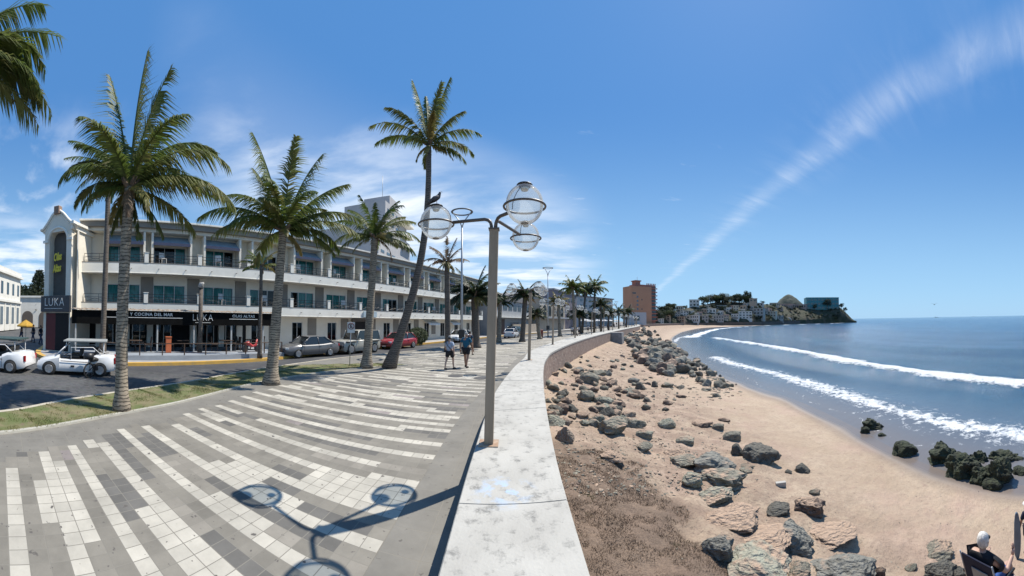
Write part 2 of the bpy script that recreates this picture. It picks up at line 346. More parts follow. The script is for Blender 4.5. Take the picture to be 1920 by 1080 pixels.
# ---------- sea ----------
def dist_poly(X, Y, P):
    best = np.full(X.shape, 1e9); par = np.zeros(X.shape); acc = 0.
    for a, b in zip(P, P[1:]):
        ax, ay = a[0], a[1]; dx, dy = b[0]-ax, b[1]-ay; l2 = dx*dx+dy*dy
        t = np.clip(((X-ax)*dx+(Y-ay)*dy)/l2, 0, 1); d = np.hypot(X-ax-t*dx, Y-ay-t*dy)
        k = d < best; best[k] = d[k]; par[k] = acc+t[k]*sqrt(l2); acc += sqrt(l2)
    return best, par
def sea():
    bear = np.radians(np.concatenate([np.linspace(8, 93, 620), np.linspace(95, 178, 60)]))
    rad = np.concatenate([np.linspace(7, 60, 190), 60*np.exp(np.linspace(.02, log(45000/60), 130))])
    Bm, R = np.meshgrid(bear, rad, indexing='ij'); X = R*np.sin(Bm); Y = R*np.cos(Bm)
    dsh, _ = dist_poly(X, Y, SH)
    f1 = [at(x, y, ZS)[:2] for x, y in ((1338,634),(1360,637),(1400,643),(1450,651),(1520,664),(1600,681),(1680,693),(1750,704),(1830,713),(1920,722))]
    d = Vector(f1[-1])-Vector(f1[-2]); f1.append(tuple(Vector(f1[-1])+d.normalized()*40))
    f2 = [at(x, y, ZS)[:2] for x, y in ((1342,670),(1370,681),(1400,688),(1450,700),(1520,720),(1600,746),(1660,765),(1720,781),(1790,797),(1860,808),(1920,817))]
    d = Vector(f2[-1])-Vector(f2[-2]); f2.append(tuple(Vector(f2[-1])+d.normalized()*30))
    f3 = [at(x, y, ZS)[:2] for x, y in ((1295,632),(1310,627),(1325,622),(1345,617),(1375,614),(1410,612))]
    f4 = [at(x, y, ZS)[:2] for x, y in ((1264,641),(1272,634),(1290,629))]
    f5 = [at(x, y, ZS)[:2] for x, y in ((1395,611.8),(1440,610.3),(1500,608.5),(1560,606.6),(1600,604))]
    foam = np.zeros(X.shape); z = np.full(X.shape, ZS)
    def add(P, wd, amp, hump=0., soft=1.):
        nonlocal foam, z
        dd, pr = dist_poly(X, Y, P); n = np.sin(pr*.31)+.6*np.sin(pr*.83+1)+.4*np.sin(pr*1.9+2)
        ww = (wd(R) if callable(wd) else wd)*(1+.22*n)
        foam = np.maximum(foam, amp*np.clip(1-(dd/ww)**2, 0, 1)**soft)
        if hump: z += hump*np.exp(-(dd/(ww*.9))**2)
    add(f1, 1.9, .80, .34, .8); add(f2, 1.15, .54, .05, .6); add(f3, 3.2, .85); add(f4, 1.2, .5); add(f5, 4., .8)
    # lacy wash between the breaker lines and at the water's edge
    a1, _ = dist_poly(X, Y, f2); foam = np.maximum(foam, .33*np.exp(-(a1/2.6)**2)*(R < 90))
    dfe = np.abs(dsh-.9-.35*np.sin(X*.9+Y*.6)-.2*np.sin(Y*2.1)); foam = np.maximum(foam, .28*np.exp(-(dfe/.25)**2)*(R < 60))
    # swell
    far = np.clip((dsh-3)/30, 0, 1); w = (dsh*.38)
    z += np.clip((R < 400)*far, 0, 1)*(.05*np.sin(w*1.9+.4*np.sin(Y*.08))+.07*np.sin(dsh*.21+.5*np.sin(Y*.03)))
    sw = dsh-24.; z += .3*np.exp(-(sw-13)**2/10)*np.clip((R-10)/20, 0, 1)*(R < 120)
    nb, nr = X.shape; v = np.stack([X, Y, z], -1).reshape(-1, 3)
    idx = np.arange(nb*nr).reshape(nb, nr)
    f = np.stack([idx[:-1,:-1], idx[1:,:-1], idx[1:,1:], idx[:-1,1:]], -1).reshape(-1, 4)
    me = bpy.data.meshes.new('sea'); me.from_pydata(v.tolist(), [], f.tolist())
    for nm, arr in (('foam', foam), ('shallow', np.exp(-dsh/9.0)), ('deep', np.clip((dsh-12)/60, 0, 1))):
        a = me.attributes.new(nm, 'FLOAT', 'POINT'); a.data.foreach_set('value', arr.astype(np.float32).ravel())
    me.polygons.foreach_set('use_smooth', [True]*len(me.polygons))
    bm = bmesh.new(); bm.from_mesh(me); bm.normal_update()
    if bm.faces[:][0].normal.z < 0: bmesh.ops.reverse_faces(bm, faces=bm.faces)
    bm.to_mesh(me); bm.free()
    m = bpy.data.materials.new('sea_water'); m.use_nodes = True; nt = m.node_tree; N = nt.nodes; L = nt.links; p = N['Principled BSDF']
    tc = N.new('ShaderNodeTexCoord')
    def no(s, d=5, r=.6, sc=(1,1,1), rot=0, dist=0.):
        mp = N.new('ShaderNodeMapping'); mp.inputs['Scale'].default_value = sc; mp.inputs['Rotation'].default_value = (0,0,rot); L.new(tc.outputs['Object'], mp.inputs[0])
        n = N.new('ShaderNodeTexNoise'); n.inputs['Scale'].default_value = s; n.inputs['Detail'].default_value = d; n.inputs['Roughness'].default_value = r; n.inputs['Distortion'].default_value = dist; L.new(mp.outputs[0], n.inputs[0]); return n.outputs[0]
    def attr(n_): n = N.new('ShaderNodeAttribute'); n.attribute_name = n_; return n.outputs['Fac']
    def MA(op, a, b=None):
        n = N.new('ShaderNodeMath'); n.operation = op
        for k, v in enumerate((a, b)):
            if v is None: continue
            if isinstance(v, (int, float)): n.inputs[k].default_value = v
            else: L.new(v, n.inputs[k])
        return n.outputs[0]
    def mx(f, a, b):
        n = N.new('ShaderNodeMix'); n.data_type = 'RGBA'; L.new(f, n.inputs[0])
        for k, v in ((6, a), (7, b)):
            if isinstance(v, tuple): n.inputs[k].default_value = (*v, 1)
            else: L.new(v, n.inputs[k])
        return n.outputs[2]
    def mr(v, a, b, c=0., d=1.):
        n = N.new('ShaderNodeMapRange'); L.new(v, n.inputs[0]); n.inputs[1].default_value = a; n.inputs[2].default_value = b; n.inputs[3].default_value = c; n.inputs[4].default_value = d; return n.outputs[0]
    c = mx(mr(no(.05, 4, .6, (1, 2.5, 1), .3), .35, .65), (.010,.070,.165), (.007,.055,.140))
    c = mx(attr('deep'), mx(mr(no(.2), .4, .6), (.028,.100,.175), (.018,.080,.150)), c)
    c = mx(mr(attr('shallow'), .22, .9), c, (.150,.140,.140))
    fo = MA('ADD', attr('foam'), MA('MULTIPLY', MA('SUBTRACT', no(1.9, 9, .75, (1, 1, 1), 0, .5), .5), 2.1))
    fm = mr(fo, .34, .60); fm = MA('MULTIPLY', fm, mr(attr('foam'), .10, .30))
    L.new(mx(fm, c, (.62,.64,.65)), p.inputs['Base Color'])
    L.new(mr(fm, 0, 1, .14, .9), p.inputs['Roughness']); p.inputs['IOR'].default_value = 1.33
    b = N.new('ShaderNodeBump'); b.inputs['Distance'].default_value = .38
    L.new(mr(attr('shallow'), .05, .55, 1.0, .10), b.inputs['Strength'])
    h = MA('ADD', no(.55, 8, .7, (1, 2.2, 1), .25), MA('MULTIPLY', no(2.6, 5, .65, (1, 1.8, 1), .4), .5))
    h = MA('ADD', h, MA('MULTIPLY', fm, .5))
    L.new(h, b.inputs['Height']); L.new(b.outputs[0], p.inputs['Normal'])
    me.materials.append(m); o = bpy.data.objects.new('sea', me); COL.objects.link(o); o['kind'] = 'structure'
sea()
# ---------- inland ground, road, kerbs, promenade ----------
M_conc = mat('pale_concrete', (.42,.40,.36), .85, (.34,.32,.29), 2, .2, 30)
def ground():
    # one sheet from behind the seawall to the horizon, inland side only
    edge = [(-.2,-400)]+[(a.x+.3, a.y) for a in wi if a.y > -20]+[(240,300),(300,330),(420,330),(3000,3000),(3000,9000),(-12000,9000),(-12000,-400)]
    mb = MB(); mb.add([(x, y, -.19) for x, y in edge], [tuple(range(len(edge)))])
    o = mb.build('ground', mat('town_ground', (.23,.21,.19), .9, (.17,.16,.15), .3), fixn=False); o['kind'] = 'structure'
    bm = bmesh.new(); bm.from_mesh(o.data); bmesh.ops.triangulate(bm, faces=bm.faces); 
    for f in bm.faces:
        if f.normal.z < 0: f.normal_flip()
    bm.to_mesh(o.data); bm.free()
ground()
def road_mat():
    m = bpy.data.materials.new('road_paving'); m.use_nodes = True; nt = m.node_tree; N = nt.nodes; L = nt.links; p = N['Principled BSDF']
    tc = N.new('ShaderNodeTexCoord')
    v = N.new('ShaderNodeTexVoronoi'); v.inputs['Scale'].default_value = 7.5; v.inputs['Randomness'].default_value = .55; L.new(tc.outputs['Object'], v.inputs[0])
    n = N.new('ShaderNodeTexNoise'); n.inputs['Scale'].default_value = .35; n.inputs['Detail'].default_value = 6; L.new(tc.outputs['Object'], n.inputs[0])
    cr = N.new('ShaderNodeMapRange'); cr.inputs[1].default_value = .0; cr.inputs[2].default_value = .09; L.new(v.outputs['Distance'], cr.inputs[0])
    w = N.new('ShaderNodeTexWave'); w.wave_type = 'RINGS'; w.inputs['Scale'].default_value = .9; w.inputs['Distortion'].default_value = 2.; w.inputs['Detail'].default_value = 1; L.new(tc.outputs['Object'], w.inputs[0])
    a = N.new('ShaderNodeMix'); a.data_type = 'RGBA'; a.inputs[6].default_value = (.050,.050,.053,1); a.inputs[7].default_value = (.085,.082,.08,1)
    wv = N.new('ShaderNodeMapRange'); wv.inputs[1].default_value = .35; wv.inputs[2].default_value = .65; L.new(n.outputs[0], wv.inputs[0]); L.new(wv.outputs[0], a.inputs[0])
    cm = N.new('ShaderNodeMix'); cm.data_type = 'RGBA'; cm.blend_type = 'MULTIPLY'; cm.inputs[0].default_value = .6; L.new(a.outputs[2], cm.inputs[6]); L.new(v.outputs['Color'], cm.inputs[7])
    hs = N.new('ShaderNodeHueSaturation'); hs.inputs['Saturation'].default_value = .12; hs.inputs['Value'].default_value = 1.25; L.new(cm.outputs[2], hs.inputs['Color'])
    L.new(hs.outputs[0], p.inputs['Base Color']); p.inputs['Roughness'].default_value = .82
    b = N.new('ShaderNodeBump'); b.inputs['Distance'].default_value = .02; b.inputs['Strength'].default_value = .5; b.invert = True; L.new(v.outputs['Distance'], b.inputs['Height']); L.new(b.outputs[0], p.inputs['Normal'])
    return m
M_road = road_mat()
kn = spline(KN, 260)[0]; kf = spline(KF, 200)[0]
def poly_sheet(name, pts, z, m, kind='structure'):
    mb = MB(); mb.add([(p[0], p[1], z) for p in pts], [tuple(range(len(pts)))]); o = mb.build(name, m, fixn=False)
    bm = bmesh.new(); bm.from_mesh(o.data); bmesh.ops.triangulate(bm, faces=bm.faces)
    for f in bm.faces:
        if f.normal.z < 0: f.normal_flip()
    bm.to_mesh(o.data); bm.free(); 
    if kind: o['kind'] = kind
    return o
poly_sheet('road', [(-6.2,-12)]+[(p.x, p.y) for p in kn]+[(p.x, p.y) for p in reversed(kf)]+[SN(.6,17.2)[:2], SN(-2.2,18.2)[:2], SN(-4.2,19.6)[:2], SN(-5.3,23)[:2], SN(-6.3,90)[:2], SN(-22,90)[:2], SN(-22,30)[:2], (-45,-12)], -.15, M_road)
# plain darker asphalt lane next to the hotel
M_asph = mat('asphalt', (.062,.062,.066), .85, (.045,.045,.048), 1.2, .3, 60, stain=((.105,.105,.10), .35, .50, .66))
lane_o = [Vector((*SN(s, n)[:2], 0)) for s, n in ((-1,17.1),(5.8,17.5),(10,18.1),(17,20.2),(26,20.5),(37,20.7),(55,20.4))]
lane_i = [Vector((*SN(s, n)[:2], 0)) for s, n in ((4,14.3),(7.5,15.4),(11,16.4),(17,16.9),(26,16.8),(37,16.6),(55,16.2))]
ribbon('asphalt_lane', spline([p[:2] for p in lane_i], 60)[0], spline([p[:2] for p in lane_o], 60)[0], -.146, M_asph)
def offs(P, d):
    out = []
    for i, p in enumerate(P):
        t = (P[min(i+1, len(P)-1)]-P[max(i-1, 0)]).normalized(); out.append(p+Vector((-t.y, t.x, 0))*d)
    return out
def kerb(name, P, d, z0, z1, m, label):
    A, B = P, offs(P, d); n = len(P); mb = MB()
    vs = [(p.x,p.y,z0) for p in A]+[(p.x,p.y,z1) for p in A]+[(p.x,p.y,z1) for p in B]+[(p.x,p.y,z0) for p in B]
    fs = []
    for k in range(3):
        for i in range(n-1): fs.append((k*n+i, k*n+i+1, (k+1)*n+i+1, (k+1)*n+i))
    mb.add(vs, fs); o = mb.build(name, m); o['kind'] = 'structure'; return o
kerb('kerb', kn, -.14, -.16, .03, mat('kerb_concrete', (.50,.45,.36), .8, (.40,.36,.28), 3, .2, 30, stain=((.22,.2,.17), 1.5, .55, .7)), None)
M_yel = mat('yellow_kerb_paint', (.62,.36,.07), .7, (.48,.30,.08), 2, .1, 30, stain=((.35,.28,.18), 4, .58, .75))
kfs = spline(KF[:7]+[KF[7]], 120)[0]
pre = spline([SN(-5.6,26)[:2], SN(-5.1,21.5)[:2], SN(-3.9,18.9)[:2], SN(-2.0,17.6)[:2], SN(.55,17.15)[:2]], 24)[0]
kerb('sidewalk_kerb', pre[:-1]+kfs, .34, -.16, .02, M_yel, None)
# hotel pavement between the yellow kerb and the building line
side = pre[:-1]+spline(KF, 200)[0]
back = [SN(-5.0,26)[:2], SN(60,26)[:2], SN(77,23)[:2], SN(110,19)[:2], SN(139,14)[:2], SN(212,6)[:2]]
poly_sheet('sidewalk', [(p.x, p.y) for p in side]+list(reversed(back)), .0, mat('sidewalk_concrete', (.36,.35,.34), .85, (.28,.275,.27), 1.5, .15, 40))
# promenade base
inner = [p for p in wi if p.y > -12 and p.y < 215]
kk = [p for p in kn if p.y > -8]
M_bord = bpy.data.materials.new('grey_paving'); 
def paving_mat(m, attrib, scale, joint, base=(.20,.195,.18)):
    m.use_nodes = True; nt = m.node_tree; N = nt.nodes; L = nt.links; p = N['Principled BSDF']; tc = N.new('ShaderNodeTexCoord')
    uv = N.new('ShaderNodeUVMap') if attrib else None
    n = N.new('ShaderNodeTexNoise'); n.inputs['Scale'].default_value = 1.3; n.inputs['Detail'].default_value = 8; n.inputs['Roughness'].default_value = .7; L.new(tc.outputs['Object'], n.inputs[0])
    n2 = N.new('ShaderNodeTexNoise'); n2.inputs['Scale'].default_value = 90; n2.inputs['Detail'].default_value = 2; L.new(tc.outputs['Object'], n2.inputs[0])
    g = N.new('ShaderNodeTexNoise'); g.inputs['Scale'].default_value = 9; g.inputs['Detail'].default_value = 3; L.new(tc.outputs['Object'], g.inputs[0])
    gs = N.new('ShaderNodeMapRange'); gs.inputs[1].default_value = .66; gs.inputs[2].default_value = .70; L.new(g.outputs[0], gs.inputs[0])
    if attrib:
        a = N.new('ShaderNodeAttribute'); a.attribute_name = 'tone'; col = a.outputs['Color']
        br = N.new('ShaderNodeTexBrick'); br.offset = 0.; br.squash = 1.; br.inputs['Scale'].default_value = 1; br.inputs['Brick Width'].default_value = 1; br.inputs['Row Height'].default_value = 1; br.inputs['Mortar Size'].default_value = .030; br.inputs['Mortar Smooth'].default_value = .3; br.inputs['Bias'].default_value = 0
        L.new(uv.outputs[0], br.inputs['Vector'])
    else:
        rgb = N.new('ShaderNodeRGB'); rgb.outputs[0].default_value = (*base, 1); col = rgb.outputs[0]
        mp = N.new('ShaderNodeMapping'); mp.inputs['Rotation'].default_value = (0,0,0.0); L.new(tc.outputs['Object'], mp.inputs[0])
        br = N.new('ShaderNodeTexBrick'); br.offset = 0.; br.inputs['Scale'].default_value = scale; br.inputs['Brick Width'].default_value = .5; br.inputs['Row Height'].default_value = .5; br.inputs['Mortar Size'].default_value = joint; br.inputs['Mortar Smooth'].default_value = .2
        L.new(mp.outputs[0], br.inputs['Vector'])
    mr = N.new('ShaderNodeMapRange'); mr.inputs[1].default_value = .3; mr.inputs[2].default_value = .75; mr.inputs[3].default_value = 1.12; mr.inputs[4].default_value = .68; L.new(n.outputs[0], mr.inputs[0])
    hs = N.new('ShaderNodeHueSaturation'); L.new(col, hs.inputs['Color']); L.new(mr.outputs[0], hs.inputs['Value'])
    m2 = N.new('ShaderNodeMix'); m2.data_type = 'RGBA'; L.new(gs.outputs[0], m2.inputs[0]); L.new(hs.outputs[0], m2.inputs[6]); m2.inputs[7].default_value = (.10,.09,.08,1)
    m1 = N.new('ShaderNodeMix'); m1.data_type = 'RGBA'; L.new(br.outputs['Fac'], m1.inputs[0]); L.new(m2.outputs[2], m1.inputs[6]); m1.inputs[7].default_value = (.20,.185,.155,1)
    L.new(m1.outputs[2], p.inputs['Base Color']); p.inputs['Roughness'].default_value = .8
    b = N.new('ShaderNodeBump'); b.inputs['Strength'].default_value = .35; b.inputs['Distance'].default_value = .006; b.invert = True
    ad = N.new('ShaderNodeMath'); ad.operation = 'MULTIPLY_ADD'; L.new(n2.outputs[0], ad.inputs[0]); ad.inputs[1].default_value = .4; L.new(br.outputs['Fac'], ad.inputs[2]); L.new(ad.outputs[0], b.inputs['Height']); L.new(b.outputs[0], p.inputs['Normal'])
    return m
paving_mat(M_bord, False, 1.1, .008, (.195,.183,.158))
poly_sheet('promenade', [(p.x, p.y) for p in inner]+[(p.x, p.y) for p in reversed(kk)]+[(-6.2,-8),(-6.2,-12)], 0., M_bord)
def tiles():
    # 25 cm pavers, laid in rows square to the seawall: runs of white, mid grey and dark grey
    L_ = [p for p in inner]; P, tot = spline([(p.x, p.y) for p in L_[::6]], int(1))if False else spline([(p.x, p.y) for p in L_[::6]], [k*.2 for k in range(int(150/.2))])
    gn = spline(GN, 80)[0]; bnd = [p for p in gn]+[p for p in kn if p.y > 19.5]
    def left_lim(p, nrm):
        best = None
        for a, b in zip(bnd, bnd[1:]):
            d = b-a; den = nrm.x*d.y-nrm.y*d.x
            if abs(den) < 1e-6: continue
            w = a-p; t = (w.x*d.y-w.y*d.x)/den; u = (w.x*nrm.y-w.y*nrm.x)/den
            if t > 0 and -.001 <= u <= 1.001 and (best is None or t < best): best = t
        return best or 5
    vs = []; fs = []; tone = []; uvs = []
    WH, MG, LG, DG = (.46,.43,.365), (.215,.198,.165), (.26,.238,.20), (.135,.128,.115)
    PK = (.27,.235,.22)
    rows = []
    for j in range(len(P)-1):
        p, q = P[j], P[j+1]; t = (q-p).normalized(); nr = Vector((-t.y, t.x, 0)); rows.append((p, nr, left_lim(p, nr)))
    r = random.Random(11); prevw = set()
    for j in range(len(rows)-1):
        p, nr, lim = rows[j]; p2, nr2, _ = rows[j+1]
        if p.y > 118: break
        n0 = 4; wd = .2; nmax = int((lim-.72)/wd) if lim else 20
        jag = r.choice([0,0,1,2]); k = n0+r.choice([0,0,1]); state = None
        cols = {}
        while k < nmax-jag:
            ph = (j % 3)
            c = r.random()
            if ph == 0: w = .74
            elif ph == 1: w = .13
            else: w = .11
            if c < w: ln = r.randint(5, 17) if ph == 0 else r.randint(2, 8); tn = 'W'
            elif c < w+.16: ln = r.randint(2, 7); tn = 'D'
            elif c < w+.24: ln = r.randint(2, 5); tn = 'L'
            else: ln = r.randint(2, 8); tn = 'M'
            for q_ in range(ln):
                if k < nmax-jag: cols[k] = tn; k += 1
        for k in range(n0, nmax-jag):
            tn = cols.get(k, 'M'); v = r.uniform(.86, 1.08)
            c = {'W': WH, 'D': DG, 'L': PK if (j//5) % 2 else LG, 'M': MG}[tn]
            a = p+nr*(k*wd); b = p+nr*((k+1)*wd); c2 = p2+nr2*((k+1)*wd); d = p2+nr2*(k*wd); o = len(vs)
            vs += [(x.x, x.y, .004) for x in (a, b, c2, d)]; fs.append((o, o+3, o+2, o+1)); tone += [(c[0]*v, c[1]*v, c[2]*v, 1)]*4
            uvs += [(k, j), (k, j+1), (k+1, j+1), (k+1, j)]
    me = bpy.data.meshes.new('striped_paving'); me.from_pydata(vs, [], fs); at_ = me.attributes.new('tone', 'FLOAT_COLOR', 'CORNER')
    at_.data.foreach_set('color', np.array(tone, dtype=np.float32).ravel())
    uv = me.uv_layers.new(name='UVMap'); uv.data.foreach_set('uv', np.array(uvs, dtype=np.float32).ravel())
    me.materials.append(paving_mat(bpy.data.materials.new('striped_pavers'), True, 1, 1)); o = bpy.data.objects.new('striped_paving', me); COL.objects.link(o); o['kind'] = 'structure'
    me.update()
    if me.polygons[0].normal.z < 0: print('TILES FLIPPED')
tiles()
# grass strip with real blades
M_grass = mat('strip_grass', (.105,.130,.040), .9, (.19,.165,.085), 1.6, .6, 60, nrange=(.4,.6), stain=((.16,.12,.075), 3, .55, .68))
gn = spline(GN, 120)[0]
gk = []
for p in gn:
    q = min(kn, key=lambda k: (k-p).length); gk.append(q)
def grass():
    B_ = [offs(kn, -.16)[kn.index(q)] for q in gk]
    tip = gn[-1]; B_ = [b if i < 100 else b.lerp(tip, fade(i, 92, 119)*.75) for i, b in enumerate(B_)]
    o = ribbon('grass_soil', gn, B_, .035, M_grass)
    vs = []; fs = []; r = random.Random(3)
    for _ in range(42000):
        i = r.random()**.9*(len(gn)-2); k = int(i); t = r.random(); f = i-k
        p = gn[k].lerp(gn[k+1], f).lerp(B_[k].lerp(B_[k+1], f), t); a = r.random()*6.28; q_ = mn.noise(p*1.3)+.6*mn.noise(p*4); h = r.uniform(.015,.045)*(1+.7*q_); w = .007
        if q_ < -.25+r.random()*.3: continue
        o_ = len(vs); dx, dy = cos(a)*w, sin(a)*w; lx, ly = r.uniform(-.03,.03), r.uniform(-.03,.03)
        vs += [(p.x-dx, p.y-dy, .03), (p.x+dx, p.y+dy, .03), (p.x+lx, p.y+ly, .035+h)]; fs.append((o_, o_+1, o_+2))
    mb = MB(); mb.add(vs, fs); g = mb.build('grass', mat('grass_blade', (.10,.145,.035), .8, (.24,.21,.09), 1.2, trans=.3), fixn=False); g['kind'] = 'stuff'
    # border stones between grass and paving
    kerb('grass_edging', gn, .10, .0, .045, mat('edging_stone', (.44,.42,.36), .8), None)
grass()
def dry_turf():
    vs = []; fs = []; r = random.Random(4); n = 0
    while n < 90000:
        x = r.uniform(.62, 4.2); y = r.uniform(.4, 9.6); q = Vector((x, y, 0))
        dd = mn.noise(q*1.6)*.5+mn.noise(q*4)*.4
        lim = 3.3+.6*mn.noise(q*.9)
        if x > lim or y > 8.6+.8*mn.noise(q*.8) or dd < -.16+.25*r.random(): n += 1; continue
        z = beach_z(x, y); a = r.random()*6.28; h = r.uniform(.012,.035); w = .004*(1+y*.10); o_ = len(vs); dx, dy = cos(a)*w, sin(a)*w
        vs += [(x-dx, y-dy, z-.005), (x+dx, y+dy, z-.005), (x+r.uniform(-.04,.04), y+r.uniform(-.04,.04), z+h)]; fs.append((o_, o_+1, o_+2)); n += 1
    mb = MB(); mb.add(vs, fs); g = mb.build('dry_turf', mat('dry_grass', (.20,.14,.095), .9, (.10,.07,.05), 5, trans=.15, stain=((.12,.13,.04), 1.1, .6, .7)), fixn=False); g['kind'] = 'stuff'
dry_turf()
# ---------- seawall ----------
def seawall():
    root = empty('seawall', (0,0,0), 0, 'long low seawall with worn white painted top curving along the promenade', 'wall')
    M_top = mat('worn_white_paint', (.445,.43,.39), .8, (.365,.35,.315), 1.6, .4, 34, stain=((.19,.185,.17), 6.5, .53, .68), dist=.012)
    # faint blue chalk smudges that the photo shows on the second slab
    nt = M_top.node_tree; N = nt.nodes; L = nt.links; p = N['Principled BSDF']; src = p.inputs['Base Color'].links[0].from_socket
    tc = N.new('ShaderNodeTexCoord'); vd = N.new('ShaderNodeVectorMath'); vd.operation = 'DISTANCE'; L.new(tc.outputs['Object'], vd.inputs[0]); vd.inputs[1].default_value = (-.1, 3.7, .58)
    m1 = N.new('ShaderNodeMapRange'); m1.inputs[1].default_value = .42; m1.inputs[2].default_value = .1; L.new(vd.outputs['Value'], m1.inputs[0])
    nn = N.new('ShaderNodeTexNoise'); nn.inputs['Scale'].default_value = 7; nn.inputs['Detail'].default_value = 6; L.new(tc.outputs['Object'], nn.inputs[0])
    m2 = N.new('ShaderNodeMapRange'); m2.inputs[1].default_value = .5; m2.inputs[2].default_value = .62; L.new(nn.outputs[0], m2.inputs[0])
    mu = N.new('ShaderNodeMath'); mu.operation = 'MULTIPLY'; L.new(m1.outputs[0], mu.inputs[0]); L.new(m2.outputs[0], mu.inputs[1])
    mx = N.new('ShaderNodeMix'); mx.data_type = 'RGBA'; L.new(mu.outputs[0], mx.inputs[0]); L.new(src, mx.inputs[6]); mx.inputs[7].default_value = (.36,.47,.62,1); L.new(mx.outputs[2], p.inputs['Base Color'])
    M_stone = mat('seawall_stone', (.30,.215,.17), .9, (.20,.14,.115), 2.2, .9, 7, stain=((.40,.33,.27), 3, .5, .7), dist=.08)
    A = spline([(p.x, p.y) for p in wi[::4]], 900)[0]; 
    # cross-section ribbon between inner and outer lines, cut into 1.8 m slabs
    mb = MB(); st = MB(); acc = 0; seg = []; L2 = [0]
    for a, b in zip(wi, wi[1:]): L2.append(L2[-1]+(b-a).length)
    off0 = L2[min(range(NR), key=lambda i: abs(wi[i].y-3.42))]
    def sample(s):
        j = int(np.searchsorted(L2, s))-1; j = max(0, min(NR-2, j)); t = (s-L2[j])/max(1e-6, L2[j+1]-L2[j]); return wi[j].lerp(wi[j+1], t), wo[j].lerp(wo[j+1], t)
    s = off0 % 1.8; tot = L2[-1]
    rr = random.Random(5)
    while s < tot-2:
        e = s+1.8-.014; k = 4; za = .5+rr.uniform(-.004,.004)
        pr = [sample(lerp(s, e, i/k)) for i in range(k+1)]
        n = k+1; vs = []
        for a, b in pr:
            d = (b-a).normalized(); b2 = b+d*.03
            vs += [(a.x, a.y, .40), (a.x, a.y, za-.012), (a.x+d.x*.012, a.y+d.y*.012, za), (b2.x-d.x*.012, b2.y-d.y*.012, za), (b2.x, b2.y, za-.012), (b2.x, b2.y, .38)]
        fs = []
        for i in range(k):
            for q in range(6): fs.append((i*6+q, i*6+(q+1) % 6, (i+1)*6+(q+1) % 6, (i+1)*6+q))
        fs += [tuple(range(6)), tuple(k*6+q for q in range(5, -1, -1))]
        mb.add(vs, fs); s += 1.8 if s < 60 else 1.8
    mb.build('coping', M_top, root)
    vs = []; fs = []
    for a, b in zip(wi, wo):
        d = (b-a).normalized()
        vs += [(a.x+d.x*.004, a.y+d.y*.004, -.02), (a.x+d.x*.004, a.y+d.y*.004, .41), (b.x, b.y, .41), (b.x, b.y, -3.0)]
    for i in range(NR-1):
        for q in range(3): fs.append((i*4+q, i*4+q+1, (i+1)*4+q+1, (i+1)*4+q))
    st.add(vs, fs); st.build('stone_face', M_stone, root)
    # concrete buttress standing against the sea side
    b = empty('concrete_buttress', at(1157, 641, -1.35), radians(-28), 'square grey concrete block standing against the seaward face of the curving seawall', 'concrete block')
    mb = MB(); mb.add([(-1.15,-1.2,-.8),(1.15,-1.2,-.8),(1.15,1.6,-.8),(-1.15,1.6,-.8),(-1.05,-1.0,1.75),(1.0,-1.0,1.75),(1.0,1.6,1.75),(-1.05,1.6,1.75)], [(0,3,2,1),(4,5,6,7),(0,1,5,4),(1,2,6,5),(2,3,7,6),(3,0,4,7)])
    o = mb.build('block', mat('buttress_concrete', (.27,.26,.25), .9, (.19,.18,.17), 1.5, .4, 9, stain=((.38,.34,.3), 2, .55, .7)), b, bevel=.04)
seawall()
# ---------- hotel ----------
M_white = mat('white_stucco', (.82,.79,.71), .85, (.74,.71,.63), 1.2, .15, 30, stain=((.38,.36,.33), .9, .62, .85))
M_cream = mat('cream_stucco', (.75,.70,.60), .85, (.68,.63,.53), 1, .15, 30)
M_grey = mat('grey_stucco', (.26,.235,.20), .85, (.21,.19,.165), 1, .1, 30)
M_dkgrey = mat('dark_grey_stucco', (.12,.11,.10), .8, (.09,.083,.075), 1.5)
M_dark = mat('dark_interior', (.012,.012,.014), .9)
M_alu = mat('aluminium_frame', (.62,.62,.60), .45, metal=.3)
M_teal = mat('teal_curtain', (.075,.34,.32), .8, (.05,.25,.24), 9, .6, 9, sc=(4,1,.2))
M_glass = thin_glass('window_glass', (.86,.94,.93), .30)
M_blk = mat('black_metal', (.02,.02,.022), .45, spec=.5)
M_navy = mat('navy_canvas', (.030,.045,.11), .8, (.05,.06,.10), 6)
M_awn = mat('grey_blue_canvas', (.25,.31,.35), .7, (.19,.24,.28), 3)
M_wood = mat('dark_brown_wood', (.075,.045,.03), .7, (.05,.03,.02), 5)
M_blackcloth = mat('black_canvas', (.005,.005,.005), .95, (.009,.009,.009), 3, spec=.1)
M_letter = mat('white_lettering', (.75,.75,.72), .6)
M_yellowl = mat('yellow_lettering', (.75,.62,.05), .5)
BAY = 3.92; P0 = 2.36; NB = 12
X0, X1 = -2.4, P0+BAY*NB
def bays(): return [(P0+BAY*k) for k in range(-1, NB)]
def wall_open(mb, x0, x1, z0, z1, y, th, ops):
    ops = sorted(ops); x = x0
    for a, b, c, d in ops:
        if a > x: mb.b2(x, a, y, y+th, z0, z1)
        if c > z0: mb.b2(a, b, y, y+th, z0, c)
        if d < z1: mb.b2(a, b, y, y+th, d, z1)
        x = b
    if x < x1: mb.b2(x, x1, y, y+th, z0, z1)
